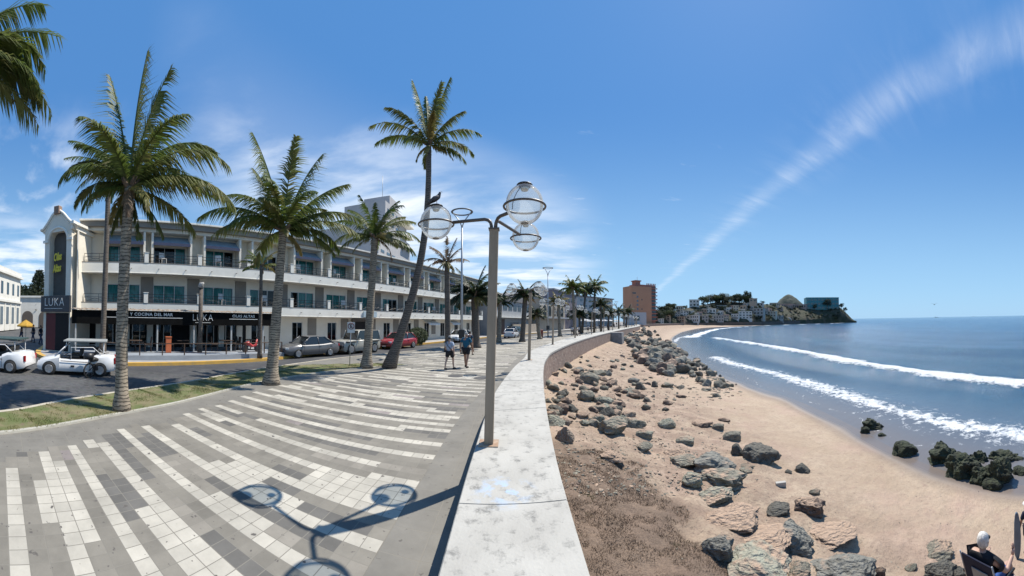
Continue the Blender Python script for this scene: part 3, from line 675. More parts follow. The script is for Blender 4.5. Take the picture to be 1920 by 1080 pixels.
def make_window(parent, x0, x1, z0, z1, y, curt=1., panels=3, cm=None, side=0):
    w, h = x1-x0, z1-z0; mb = MB(); t = .05
    mb.b2(-w/2, w/2, 0, .07, 0, t); mb.b2(-w/2, w/2, 0, .07, h-t, h)
    mb.b2(-w/2, -w/2+t, .002, .068, t, h-t); mb.b2(w/2-t, w/2, .002, .068, t, h-t)
    for i in range(1, panels): x = -w/2+w*i/panels; mb.b2(x-.022, x+.022, .004, .066, t, h-t)
    o = mb.build('window', M_alu, parent, (x0+w/2, y, z0))
    g = MB().add([(-w/2+t,.035,t),(w/2-t,.035,t),(w/2-t,.035,h-t),(-w/2+t,.035,h-t)], [(0,1,2,3)]).build('pane', M_glass, o, fixn=False)
    if curt > 0:
        n = 26; cw = (w-.1)*curt; vs = []; xs = -w/2+.05 if side == 0 else w/2-.05-cw
        for i in range(n+1): yy = .16+.03*sin(i*2.1); vs += [(xs+cw*i/n, yy, .03), (xs+cw*i/n, yy, h-.05)]
        MB().add(vs, [(2*i, 2*i+2, 2*i+3, 2*i+1) for i in range(n)]).build('curtain', cm or M_teal, o, fixn=False)
    return o
def rail(parent, x0, x1, z, y, h=.62, dy=0):
    mb = MB(); w = x1-x0
    mb.b2(x0, x1, y-.02, y+.02, z+h-.03, z+h); mb.b2(x0, x1, y-.012, y+.012, z+.08, z+.105)
    mb.b2(x0, x1, y-.01, y+.01, z+h*.62, z+h*.62+.02)
    n = max(2, int(w/.9))
    for i in range(n+1):
        x = x0+w*i/n; mb.b2(x-.013, x+.013, y-.013, y+.013, z, z+h-.03)
    for i in range(n):
        a = x0+w*i/n; b = x0+w*(i+1)/n
        pts = [(lerp(a, b, t), y, z+.30+.07*sin(t*2*pi)) for t in np.linspace(0, 1, 9)]; mb.tube(pts, .010, 4, smooth=False)
        pts = [(lerp(a, b, t), y, z+.22-.07*sin(t*2*pi)) for t in np.linspace(0, 1, 9)]; mb.tube(pts, .010, 4, smooth=False)
    return mb.build('railing', M_blk, parent)
def bchair(R, x, z, i, P=[]):
    c = empty('balcony_chair', SN(x, 23.62+.0*i, z), RZ+[-.5,.4,2.6,0][i % 4], ['white','pale','small white','light'][i % 4]+' plastic chair on the '+('third' if z > 5 else 'second')+' floor balcony, bay '+str(int((x-P0)/BAY)+2)+' from the corner tower', 'chair', 'chairs on the hotel balconies')
    m = mat('white_plastic', (.62,.62,.60), .5)
    if not P:
        P += [MB().box((0,0,.42),(.44,.42,.04)).build('seat', m, c), MB().box((0,.2,.66),(.42,.04,.46)).build('backrest', m, c)]+[MB().box((sx,sy,.2),(.04,.04,.4)).build('leg', m, c, bevel=0) for sx in (-.19,.19) for sy in (-.18,.18)]
    else:
        for o in P: q = o.copy(); COL.objects.link(q); q.parent = c
def hotel():
    R = empty('hotel', SN(0, 23), RZ, 'long three storey white seafront hotel with curved balconies, teal curtained windows and blue awnings', 'hotel')
    YW = 1.3; rr = random.Random(2)
    Z2, Z3, ZR = 3.47, 6.33, 8.9
    # upper storeys
    for nm, z0, z1, wz0, wz1, ms in (('second_floor_wall', 2.9, 5.57, 3.52, 4.92, M_cream), ('third_floor_wall', 5.6, 8.66, 6.40, 7.78, M_cream)):
        ops = []
        for b in bays():
            x0 = b+.68 if b > 0 else b+1.15
            ops.append((x0, x0+2.45, wz0, wz1))
        mb = MB(); wall_open(mb, X0, X1, z0, z1, YW, .12, ops); mb.build(nm, ms, R)
        for i, (a, b_, c, d) in enumerate(ops):
            cu = rr.choice([1., 1., .68, .72, 1., .5]); 
            if z0 > 5 and i == 1: cu = .34; 
            make_window(R, a, b_, c, d, YW+.03, cu, 3, None, 1 if (z0 > 5 and i == 1) else rr.choice([0, 0, 1]))
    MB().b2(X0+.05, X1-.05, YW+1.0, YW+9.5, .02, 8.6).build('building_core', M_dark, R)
    # slabs with drainage spouts
    def slab(nm, z0, z1, xa):
        mb = MB(); mb.b2(xa, X1+.3, 0, YW-.004, z0, z1)
        mb.b2(xa-.01, X1+.31, -.03, 0.02, z0-.0, z0+.05)
        o = mb.build(nm, M_white, R, bevel=.01)
        sp = MB().tube([(0, -.18, -.03), (0, .05, 0)], .028, 6).build('drain_spout', M_grey, R, (P0+BAY*-.5+.9, 0, (z0+z1)/2))
        for k in range(0, NB*2): c = sp.copy(); COL.objects.link(c); c.location.x = P0+BAY*.5*k+.9
        MB().b2(xa+.02, X1+.28, -.012, YW-.01, z1+.002, z1+.06).build('slab_edge', M_grey, R)
    slab('balcony_slab', 2.73, Z2-.03, X0); slab('balcony_slab', 5.57, Z3-.03, X0)
    # pillars, railings, recess panels, fins, awnings : one of each, then copies
    post = MB(); post.b2(-.15, .15, -.03, .27, .034, .76); post.b2(-.19, .19, -.06, .30, .76, .80)
    p0 = post.build('balcony_post', M_white, R, (0,0,0), bevel=.01)
    r0 = rail(R, .17, BAY-.17, .04, .1)
    fin = MB().b2(-.08, .08, .35, YW-.003, 0, 2.24)
    f0 = fin.build('dividing_fin', M_cream, R, (0,0,0))
    pan = MB().b2(0, .95, YW-.06, YW-.002, 0, 1.98).build('recess_panel', M_grey, R, (0,0,0))
    aw = MB(); aw.mi = 0
    aw.add([(.0,1.25,.70),(2.75,1.25,.70),(2.75,.32,.02),(0,.32,.02),(.0,1.25,.68),(2.75,1.25,.68),(2.75,.32,.0),(0,.32,.0)], [(0,1,2,3),(7,6,5,4),(0,3,7,4),(1,5,6,2)])
    a0 = aw.build('awning', M_awn, R, (0,0,0))
    v0 = MB().b2(0, 2.75, .300, .312, -.16, .06).build('valance', M_navy, a0, (0,0,0))
    u0 = MB().add([(.0,1.2,.63),(2.75,1.2,.63),(2.75,.34,.0),(0,.34,.0)], [(0,1,2,3)]).build('lining', M_navy, a0, fixn=False)
    [MB().tube([(x,1.25,-.05),(x,.38,-.0)], .015, 5).build('awning_arm', M_alu, a0) for x in (.08, 2.67)]
    tr = {k: tree_of(o) for k, o in (('p', p0), ('r', r0), ('f', f0), ('n', pan), ('a', a0))}
    def put(k, x, z, first=[set()]):
        o = tr[k][0]
        if k not in first[0]: first[0].add(k); o.location = (x, 0, z); return o
        c = clone(tr[k], R); c.location = (x, 0, z); return c
    for i, b in enumerate(bays()):
        for z in (Z2, Z3):
            if i > 0: put('p', b, z-.03)
            if i > 0: put('r', b, z-.0)
        x0 = b+.68 if b > 0 else b+1.15
        put('f', x0-.22, Z3+.035); put('f', x0+2.45+.2, Z3+.035)
        put('n', x0+2.62 if b > 0 else x0+2.5, Z2+.04)
        if i not in (3,): put('a', x0-.15, 7.86)
        if i in (1,2,4,5,7,8,10): bchair(R, b+.9+(i*.37) % 1.4, Z3+.03, i); 
        if i in (2,3,5,6,9): bchair(R, b+2.6-(i*.31) % 1.2, Z2+.03, i+3)
    put('p', X1, Z2-.03); put('p', X1, Z3-.03)
    o = rail(R, X0+.35, P0-.17, Z3, .1); o = rail(R, X0+.35, P0-.17, Z2, .1)
    # roof: cream band, grey fascia, white parapet edge
    mb = MB().b2(X0, X1+.3, .45, 10.5, 8.66, 8.9); mb.build('roof_band', M_cream, R)
    MB().b2(X0, X1+.35, .15, 10.5, 8.903, 9.28).build('fascia', M_grey, R)
    MB().b2(X0-.05, X1+.45, .0, 10.6, 9.283, 9.40).build('parapet_edge', M_white, R, bevel=.01)
    for i, b in enumerate(bays()):
        if i % 3 == 2: pass
    # ground floor
    ops = []; gx = []
    for b in bays():
        if b < P0+BAY*2: continue
        ops.append((b+.85, b+1.95, .35 if (int(b*10) % 3) else .02, 2.25)); gx.append(b)
    mb = MB(); wall_open(mb, 10.6, X1, 0, 2.73, YW+.002, .12, ops); mb.build('ground_floor_wall', M_cream, R)
    for i, (a, b_, c, d) in enumerate(ops): make_window(R, a, b_, c, d, YW+.03, 0, 2)
    for i, b in enumerate(gx):
        MB().b2(b+2.5, b+3.45, YW-.05, YW-.0, .75, 2.62).build('grey_panel', M_grey, R)
    # reception entrance: dark recess, wall lamps, plaque above
    ex = P0+BAY*5+.1
    MB().b2(ex-.2, ex+2.3, YW-.30, YW-.06, .02, 2.60).build('entrance_recess', M_dkgrey, R)
    MB().b2(ex+.1, ex+1.9, YW-.31, YW-.302, .02, 2.35).build('entrance_door', M_dark, R)
    for x in (ex-.45, ex+2.55):
        MB().lathe([(.05,0),(.08,.02),(.08,.26),(.14,.28),(.12,.46),(.03,.52)], 8, (x, YW-.2, 1.72), smooth=False).build('wall_lantern', M_blk, R)
    MB().b2(ex+.2, ex+2.1, -.12, -.035, 2.80, 3.36).build('hotel_plaque', mat('pale_blue_plaque', (.45,.56,.60), .6), R)
    # posters on the panel between the windows
    MB().b2(gx[0]+2.62, gx[0]+3.33, YW-.075, YW-.052, 1.15, 2.45).build('wall_poster', mat('white_poster', (.62,.64,.66), .6, (.25,.30,.38), 4, nrange=(.5,.6)), R)
    # small rooftop clutter
    for x, h in ((24, .5), (25.3, .7), (33, .9), (20.5, .5)):
        MB().b2(x, x+.7, 3, 3.8, 9.41, 9.41+h).build('roof_tank', M_white, R, bevel=.03)
    # scalloped white awnings over the far ground floor windows
    for x in (P0+BAY*8.1, P0+BAY*9.6):
        n = 14; vs = []; 
        for i in range(n+1): a = x+2.6*i/n; dz = .06*abs(sin(i*pi/2)); vs += [(a, YW-.06, 2.55+.02*(i % 2)), (a, .2, 2.15+.02*(i % 2)), (a, .17, 1.93+dz)]
        MB().add(vs, [f for i in range(n) for f in ((3*i, 3*i+1, 3*i+4, 3*i+3), (3*i+1, 3*i+2, 3*i+5, 3*i+4))]).build('scalloped_awning', mat('white_canvas', (.68,.68,.66), .8), R, fixn=False)
    # corner tower, facing the street a little forward of the balconies
    TX0, TX1, TY = -4.75, -2.45, -1.2
    t = MB()
    # shaft with an arched niche: polygon outline with cut, built as side piers, infill and arch ring
    nx0, nx1, nz0, nza = TX0+.42, TX1-.42, 3.75, 7.75; cx = (nx0+nx1)/2; rad = (nx1-nx0)/2
    t.b2(TX0, nx0, TY, TY+2.6, 0, 8.6); t.b2(nx1, TX1, TY, TY+2.6, 0, 8.6); t.b2(nx0, nx1, TY, TY+2.6, 0.0, nz0)
    n = 16; arc = [(cx-rad*cos(pi*i/n), nza+rad*sin(pi*i/n)) for i in range(n+1)]
    for i in range(n):
        (xa, za), (xb, zb) = arc[i], arc[i+1]; t.prism([(xa, za), (xb, zb), (xb, 8.6), (xa, 8.6)], TY, TY+.9)
    t.b2(TX0+.0, TX1-.0, TY+.9, TY+2.6, 8.6, 8.9)
    before = set(bpy.data.objects); shaft = t.build('corner_tower', M_cream, R)
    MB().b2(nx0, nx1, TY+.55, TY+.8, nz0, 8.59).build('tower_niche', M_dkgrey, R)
    # hood moulding above the arch
    mb = MB(); pts = [(cx-(rad+.12)*cos(pi*i/n), TY-.02, nza+(rad+.12)*sin(pi*i/n)) for i in range(n+1)]; mb.tube(pts, .09, 6)
    mb.b2(TX0-.1, nx0-.06, TY-.10, TY+.02, nza-.12, nza+.05); mb.b2(nx1+.06, TX1+.1, TY-.10, TY+.02, nza-.12, nza+.05)
    mb.build('arch_moulding', M_white, R)
    # swept pediment with a raised centre
    prof = [(TX0-.35, 8.55), (TX0-.1, 8.62), (TX0+.25, 8.95), (cx-.5, 9.45), (cx-.15, 9.72), (cx+.15, 9.72), (cx+.5, 9.45), (TX1-.25, 9.0), (TX1+.1, 8.68), (TX1+.35, 8.6)]
    MB().prism(prof+[(TX1+.1, 8.3), (TX0-.1, 8.3)], TY-.02, TY+.35).build('pediment', M_cream, R)
    mb = MB(); mb.tube([(x, TY-.06, z+.03) for x, z in prof], .10, 6); mb.tube([(x, TY-.02, z-.2) for x, z in prof[1:-1]], .05, 5); mb.build('pediment_moulding', M_white, R)
    mb = MB().b2(TX1-.02, TX1+.12, TY-.1, TY+3.8, 8.35, 8.66).b2(TX1-.02, TX1+.28, TY-.2, TY+3.8, 8.66, 8.84); mb.build('side_cornice', M_white, R)
    MB().b2(cx-.22, cx+.22, TY-.25, TY+.15, 9.5, 10.05).build('keystone', mat('terracotta_ornament', (.30,.20,.15), .9), R, bevel=.03)
    # dark ground floor of the tower: red wall, doorway
    MB().b2(TX0+.25, TX0+1.1, TY-.03, TY-.004, .05, 2.65).build('red_wall_panel', mat('dark_red_wall', (.10,.018,.022), .7), R)
    MB().b2(TX0+1.1, TX1-.1, TY-.035, TY-.006, .05, 2.65).build('dark_doorway', M_dark, R)
    # lit side wall of the tower above the balconies
    mb = MB().b2(TX1+.0, TX1+.06, TY+.05, YW+.5, 2.9, 8.34); mb.build('tower_side', M_cream, R)
    # yellow script sign, leaning
    text('yellow_script', 'Olas', .74, M_yellowl, R, (cx-.12, TY+.16, 6.35), (pi/2, radians(-8), 0), .02, .50, .5, .022)
    text('yellow_script', 'Altas', .74, M_yellowl, R, (cx-.16, TY+.16, 5.55), (pi/2, radians(-8), 0), .02, .46, .5, .022)
    # the tower is set on the corner at an angle to the hotel front: turn it, with everything fixed to it
    ta = radians(-27); pv = Vector((TX1, TY, 0)); Rt = Matrix.Rotation(ta, 3, 'Z'); sh_ = pv-Rt @ pv+Vector((-.38,0,0))
    for o in set(bpy.data.objects)-before:
        if o is not shaft and o.name != 'tower_side': o.parent = shaft
    shaft.location = sh_; shaft.rotation_euler = (0,0,ta)
    # restaurant fascia board on the tower
    B = empty('restaurant_sign', R.location+Vector(SN(0,0)), 0)
    q_ = Rt @ Vector((TX0-.1, TY-.12, 0))+sh_; B.location = SN(q_.x, 23+q_.y, 2.72); B.rotation_euler = (0,0,RZ+ta)
    tag(B, 'dark square LUKA signboard on the foot of the corner tower', 'sign')
    MB().b2(0, 2.5, -.1, .1, 0, 1.12).build('board', mat('charcoal_board', (.045,.045,.05), .6, (.06,.06,.065)), B, bevel=.01)
    text('lettering', 'LUKA', .80, M_letter, B, (1.2, -.115, .42), ext=.010, sx=.80, bold=-.012, space=1.12)
    MB().b2(.35, 1.9, -.112, -.102, .22, .25).build('underline', M_letter, B)
    return R
hotel()
def restaurant():
    # black canopy with posts, terrace with railing
    C = empty('restaurant_canopy', SN(0, 20.5), RZ, 'long black restaurant canopy with white lettering on posts over the terrace', 'canopy')
    xa, xb = -2.55, 11.0
    mb = MB().b2(xa, xb, 0, .06, 2.0, 2.86).b2(xa, xb, .06, 3.6, 2.70, 2.76).b2(xa, xa+.04, .06, 2.4, 2.0, 2.70).b2(xb-.04, xb, .06, 2.4, 2.0, 2.70)
    mb.build('canvas', M_blackcloth, C)
    n = 90; vs = []; r = random.Random(1)
    for i in range(n+1): x = lerp(xa-.05, xb+.05, i/n); vs += [(x, .3, 2.99+r.uniform(-.03,.03)), (x, -.12, 2.86+.04*(i % 2)+r.uniform(-.02,.02))]
    MB().add(vs, [(2*i, 2*i+1, 2*i+3, 2*i+2) for i in range(n)]).build('frayed_edge', mat('palm_thatch', (.34,.28,.22), .9, (.16,.12,.09), 8), C, fixn=False)
    text('lettering', 'SUSHI Y COCINA DEL MAR', .27, M_letter, C, (2.05, -.012, 2.56), ext=.008, sx=1.02, bold=.006, space=1.1)
    MB().b2(-.35, 4.5, -.012, -.003, 2.42, 2.455).build('lettering_rule', M_letter, C)
    text('lettering', 'LUKA', .62, M_letter, C, (5.85, -.012, 2.30), ext=.008, sx=.85, bold=-.009, space=1.12)
    MB().b2(5.35, 6.4, -.012, -.003, 2.16, 2.19).build('lettering_rule', M_letter, C)
    text('lettering', 'OLAS ALTAS', .25, M_letter, C, (8.75, -.012, 2.56), ext=.008, sx=1.1, bold=.006, space=1.1)
    MB().b2(7.7, 9.8, -.012, -.003, 2.42, 2.455).build('lettering_rule', M_letter, C)
    for x in (-2.3, .3, 2.9, 5.3, 7.9, 10.3): MB().b2(x-.045, x+.045, .08, .17, .27, 2.69).build('post', mat('white_post', (.5,.5,.48), .6), C)
    # terrace
    Tt = empty('terrace', SN(0, 18.3), RZ, 'raised restaurant terrace with a grey blue kerb wall and brown railing above the yellow kerb', 'terrace')
    MB().add([(.2,.1,.0),(10.9,.35,.0),(10.9,5.9,.0),(-2.3,5.9,.0),(-2.3,2.0,.0),(.2,.1,.27),(10.9,.35,.27),(10.9,5.9,.27),(-2.3,5.9,.27),(-2.3,2.0,.27)], [(4,3,2,1,0),(5,6,7,8,9),(0,1,6,5),(1,2,7,6),(2,3,8,7),(3,4,9,8),(4,0,5,9)]).build('floor', mat('grey_blue_concrete', (.30,.33,.36), .8, (.25,.27,.30), 2), Tt)
    mb = MB(); mb.tube([(.3,.25,.95),(10.8,.5,.95)], .028, 6); mb.tube([(.3,.25,.42),(10.8,.5,.42)], .015, 6); mb.tube([(.3,.25,.95),(-2.2,2.1,.95)], .028, 6)
    for i in range(9): x = lerp(.3, 10.8, i/8); mb.b2(x-.03, x+.03, lerp(.25,.5,i/8)-.03, lerp(.25,.5,i/8)+.03, .27, .95)
    mb.build('railing', M_wood, Tt)
    # restaurant front under the canopy
    Q = empty('restaurant_shopfront', SN(0, 24.25), RZ, 'dark restaurant frontage with white pillars and tall panes below the black canopy', 'shopfront')
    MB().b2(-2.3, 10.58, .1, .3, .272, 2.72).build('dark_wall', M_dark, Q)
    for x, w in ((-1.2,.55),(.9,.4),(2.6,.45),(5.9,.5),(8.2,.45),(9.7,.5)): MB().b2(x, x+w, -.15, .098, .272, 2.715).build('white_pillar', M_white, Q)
    for x in (-.5, 1.5, 3.3, 6.7, 8.8):
        make_window(Q, x, x+1.15, .4, 2.3, -.02, 0, 2)
    # things on the terrace
    r = random.Random(9)
    M_cush = mat('dark_brown_rattan', (.06,.04,.03), .8, (.03,.02,.015), 20, .5, 60)
    t0 = empty('terrace_table', SN(1.5, 20.6, .27), RZ, 'dark square restaurant table on the raised terrace behind the brown railing', 'table', 'tables on the restaurant terrace')
    MB().b2(-.4,.4,-.4,.4,.70,.74).build('tabletop', M_wood, t0, bevel=.005); MB().tube([(0,0,0),(0,0,.7)], .04, 8).b2(-.25,.25,-.25,.25,0,.03).build('pedestal', M_blk, t0)
    c0 = empty('terrace_chair', SN(.7, 20.6, .27), RZ, 'dark rattan chair at a table on the raised restaurant terrace', 'chair', 'chairs on the restaurant terrace')
    MB().b2(-.22,.22,-.22,.22,.42,.48).build('seat', M_cush, c0, bevel=.01); MB().box((-.21,0,.72),(.05,.44,.5),ry=-.12).build('backrest', M_cush, c0, bevel=.01)
    for sx in (-.19,.19):
        for sy in (-.19,.19): MB().b2(sx-.02,sx+.02,sy-.02,sy+.02,0,.42).build('leg', M_cush, c0)
    tt, tc_ = tree_of(t0), tree_of(c0)
    for i, (s, n) in enumerate(((4.6,20.9),(7.6,20.8),(9.6,21.2))):
        place(tt, SN(s, n, .27), RZ+r.uniform(-.1,.1)); place(tc_, SN(s-.8, n, .27), RZ+r.uniform(-.3,.3)); place(tc_, SN(s+.8, n, .27), RZ+pi+r.uniform(-.3,.3))
    place(tc_, SN(2.3, 20.6, .27), RZ+pi)
    e = empty('orange_menu_stand', SN(3.55, 20.2, .27), RZ, 'tall orange stand on the terrace beside the ringed palm trunk', 'stand')
    MB().b2(-.17,.17,-.1,.1,.0,.95).b2(-.2,.2,-.13,.13,.95,1.0).build('panel', mat('orange_board', (.55,.14,.05), .7), e, bevel=.01)
    e = empty('red_scooter', SN(8.9, 19.6, .27), RZ+.2, 'red and white scooter parked behind the terrace railing', 'scooter')
    MB().tube([(-.45,0,.55),(-.2,0,.6),(.1,0,.4),(.4,0,.45),(.5,0,.85)], [.12,.14,.1,.1,.07], 8).build('body', mat('red_paint', (.45,.03,.03), .4), e)
    for x in (-.45,.55): MB().lathe([(.12,-.05),(.25,-.04),(.27,0),(.25,.04),(.12,.05)], 16, (x,0,.27), axis='Y').build('wheel', M_blk, e)
    MB().tube([(.5,-.28,.98),(.5,.28,.98)], .02, 6).tube([(.56,0,.27),(.5,0,.98)], .03, 6).build('handlebar', M_blk, e)
restaurant()
# ---------- other buildings ----------
def rect_windows(parent, x0, x1, z0, z1, nx, nz, fw, fh, y, m, axis='x', name='window', flip=1):
    """one window mesh, then copies of it, over a face of the wall"""
    first = None
    for i in range(nx):
        for k in range(nz):
            cx = lerp(x0, x1, (i+.5)/nx); cz = lerp(z0, z1, (k+.5)/nz)
            if first is None:
                w = (x1-x0)/nx*fw/2; h = (z1-z0)/nz*fh/2; mb = MB()
                if axis == 'x': mb.b2(-w, w, -.04, .04, -h, h)
                else: mb.b2(-.04, .04, -w, w, -h, h)
                first = mb.build(name, m, parent); c = first
            else: c = first.copy(); COL.objects.link(c); c.parent = parent
            c.location = (cx, y, cz) if axis == 'x' else (y, cx, cz)
M_win = mat('dark_window', (.03,.04,.045), .15, spec=.8)
M_winb = mat('blue_window', (.10,.14,.17), .2, spec=.8)
def side_street():
    M_town = mat('town_white_wall', (.72,.70,.64), .85, (.64,.62,.56), 1)  # plain white wall colour shared by both side street houses
    a = Vector((-44.5,-2.2,0)); b = Vector((-59.5,3.6,0)); d = b-a; L_ = d.length; rz = atan2(d.y, d.x)
    E_ = empty('white_town_house', a, rz, 'ornate white building with rows of windows down the left side street', 'building')
    # local x runs down the street, local -y... faces the street on its right-hand side
    f = 1 if True else -1
    MB().b2(-12, L_, 0, 14, 0, 9.0).build('wall', M_town, E_)
    [MB().b2(-12.2, L_+q, -q, 14, z, z+t).build('cornice', M_town, E_) for q, z, t in ((.45, 9.003, .35), (.15, 9.356, .7))]; MB().b2(-12.1, L_+.02, -.3, -.003, 4.6, 4.95).build('ledge', M_town, E_)
    rect_windows(E_, 0, L_, 5.3, 8.4, 6, 1, .36, .62, .0, M_win); rect_windows(E_, 0, L_, .6, 4.3, 6, 1, .45, .75, .0, M_winb)
    for i in range(7): MB().b2(L_*i/6-.14, L_*i/6+.14, -.12, -.004, .1, 4.59).build('pilaster', M_town, E_)
    E2 = empty('arcaded_house', Vector((-72, 1.0, 0)), radians(72), 'low white house with arched openings closing the end of the side street', 'house')
    MB().b2(-1, 16, 0, 7, 0, 6.4).build('wall', M_town, E2); MB().b2(-1.2, 16.2, -.3, 7, 6.403, 6.8).build('cornice', M_town, E2)
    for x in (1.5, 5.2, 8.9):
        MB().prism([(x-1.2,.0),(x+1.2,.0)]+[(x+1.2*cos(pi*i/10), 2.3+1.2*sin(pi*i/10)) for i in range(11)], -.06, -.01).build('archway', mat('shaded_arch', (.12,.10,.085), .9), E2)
side_street()
def hotel_tower():
    c = atD(742, 600, 62); th = atan2(c.x, c.y)
    E_ = empty('tower_hotel', Vector((c.x, c.y, 0)), RZ+.35, 'tall pale grey hotel tower rising behind the long white hotel', 'building')
    m = mat('pale_grey_tower', (.42,.41,.41), .85, (.37,.36,.36), .5)
    MB().b2(-8.6, 8.6, 0, 12, 0, 19.0).build('wall', m, E_)
    MB().b2(-4.2, 8.0, .6, 9, 19.003, 24.2).build('upper_block', m, E_); MB().b2(0.2, 5.0, 1.5, 7, 24.203, 26.8).build('penthouse', m, E_)
    for i in range(3):
        MB().b2(3.2, 8.6, -.9, .58, 17.4+2.4*i, 17.9+2.4*i).build('balcony', M_white, E_)
    rect_windows(E_, -8.2, 8.2, 7.5, 18.6, 6, 4, .55, .16, -.02, M_winb, name='window'); rect_windows(E_, -3.8, 3.0, 19.4, 24, 3, 2, .5, .2, .58, M_winb)
    MB().tube([(2.6, 4, 26.8), (2.6, 4, 32)], .06, 5).build('antenna', M_alu, E_)
hotel_tower()
def block(name, label, s, n, w, d, h, m, wins=None, roof=None, rz=0, cat='building', z=0):
    E_ = empty(name, SN(s, n, z), RZ+rz, label, cat)
    MB().b2(0, w, 0, d, 0, h).build('wall', m, E_)
    if roof: MB().b2(-.25, w+.25, -.25, d+.2, h, h+roof[0]).build('roof', roof[1], E_)
    for q in wins or []: rect_windows(E_, *q)
    return E_
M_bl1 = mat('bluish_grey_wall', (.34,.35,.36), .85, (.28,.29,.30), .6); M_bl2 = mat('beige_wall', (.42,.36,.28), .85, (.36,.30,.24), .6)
M_bl3 = mat('mauve_wall', (.20,.17,.19), .85); M_brn = mat('brown_shutter', (.10,.06,.05), .7)
e = block('grey_house', 'two storey grey house with a pitched roof just past the end of the long hotel', 53, 22.5, 24, 10, 6.6, M_bl1, [(1.5, 22, 4.4, 6.1, 7, 1, .7, .62, -.02, M_winb)])
MB().prism([(-.4,6.6),(12,8.6),(24.4,6.6)], -.3, 10).build('gable_roof', mat('grey_roof', (.22,.21,.21), .9), e)
MB().b2(1.5, 5.5, -.06, .0, 0, 2.9).build('brown_gate', M_brn, e); MB().b2(9, 14, -.06, .0, 0, 2.3).build('garage_opening', M_winb, e); MB().b2(-.2, 24.2, -1.0, -.0, 3.2, 3.4).build('ledge', M_white, e)
e = block('arcaded_terrace_house', 'beige house with three arched upper openings behind a low beige wall', 79, 20.8, 24, 10, 8.2, M_bl2, None, (.35, M_bl1), -.08)
for i in range(5):
    x = 2+4.2*i; MB().prism([(x,4.0),(x+3.1,4.0)]+[(x+1.55+1.55*cos(pi*k/10), 5.4+1.4*sin(pi*k/10)) for k in range(11)], -.06, -.02).build('arched_opening', M_win, e)
MB().b2(0, 24, -1.4, -.0, 3.3, 3.7).build('balcony_slab', M_bl1, e)
block('low_street_wall', 'low beige garden wall along the far pavement', 60, 21.2, 18, .3, 1.9, M_bl2, None, None, 0, 'wall')
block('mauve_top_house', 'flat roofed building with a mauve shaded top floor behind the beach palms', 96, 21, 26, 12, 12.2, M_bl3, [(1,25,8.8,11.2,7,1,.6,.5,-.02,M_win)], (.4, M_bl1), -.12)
def pale_block():
    a = atD(1083, 600, 150); b = atD(1149, 600, 176); d = b-a; w = hypot(d.x, d.y)
    E_ = empty('apartment_block', Vector((a.x, a.y, 0)), atan2(d.y, d.x), 'pale five storey apartment block with stepped balconies beyond the cluster of tall palms', 'building')
    MB().b2(0, w, 0, 14, 0, 14.2).build('wall', mat('pale_blue_grey_wall', (.40,.41,.42), .85), E_); MB().b2(-.4, w+.6, -.6, 14.3, 14.2, 14.7).build('roof', M_bl3, E_)
    rect_windows(E_, 1, w-1, .5, 13.9, 8, 5, .55, .45, -.02, M_winb)
    for i in range(4): MB().b2(w-6, w+1.4, -1.5, 8, 2.9+2.75*i, 3.3+2.75*i).build('balcony', M_white, E_)
pale_block()
def pink_tower():
    a = atD(1184, 600, 236); b = atD(1222, 600, 246); d = b-a; w = hypot(d.x, d.y)
    E_ = empty('orange_tower_hotel', Vector((a.x, a.y, 0)), atan2(d.y, d.x), 'tall orange pink hotel tower with stacked balconies at the bend of the bay', 'building')
    m1 = mat('orange_pink_stucco', (.46,.235,.14), .85, (.42,.21,.125), .2); m2 = mat('red_pink_balcony', (.36,.15,.11), .85)
    MB().b2(0, w, 0, 12, -1, 28.3).build('wall', m1, E_)
    MB().b2(w, w+4.6, 1.5, 12, -1, 29.6).build('balcony_bay', m2, E_)
    for i in range(10): MB().b2(w+.2, w+5.8, .4, 8, 2.6+2.7*i, 3.3+2.7*i).build('balcony', m2, E_)
    for i in range(10): MB().b2(w+.6, w+5.0, 1.2, 1.55, 3.6+2.7*i, 4.9+2.7*i).build('balcony_opening', M_win, E_)
    MB().b2(4.5, w+4, 1, 10, 28.3, 29.8).b2(5, 9.2, 2, 7, 29.8, 33).b2(4.4, 9.9, 1.5, 7.5, 32.2, 32.9).build('penthouse', m2, E_)
    for i in range(6): MB().b2(w-3.5+1.5*i, w-3+1.5*i, .9, 1.6, 29.6, 31).build('roof_finial', m2, E_)
    MB().tube([(7.8, 4, 33), (7.8, 4, 36)], .12, 5).build('antenna', M_alu, E_)
    rect_windows(E_, 4.6, 6.2, 4, 22, 1, 6, .9, .45, -.02, M_winb); rect_windows(E_, 8.5, 10, 8, 22, 1, 2, .5, .15, -.02, M_win)
    MB().b2(1, 4, -.05, .0, 22.6, 23.6).build('window_strip', M_win, E_)
    a = atD(1180, 600, 205); e = empty('white_annexe', Vector((a.x, a.y, 0)), E_.rotation_euler.z, 'low white annexe with dark windows in front of the orange tower', 'building')
    MB().b2(0, 13, 0, 8, 0, 8.2).build('wall', mat('grey_white_wall', (.42,.43,.45), .85), e); rect_windows(e, 3, 8, 2.5, 6.5, 2, 1, .7, .8, -.02, M_win)
pink_tower()
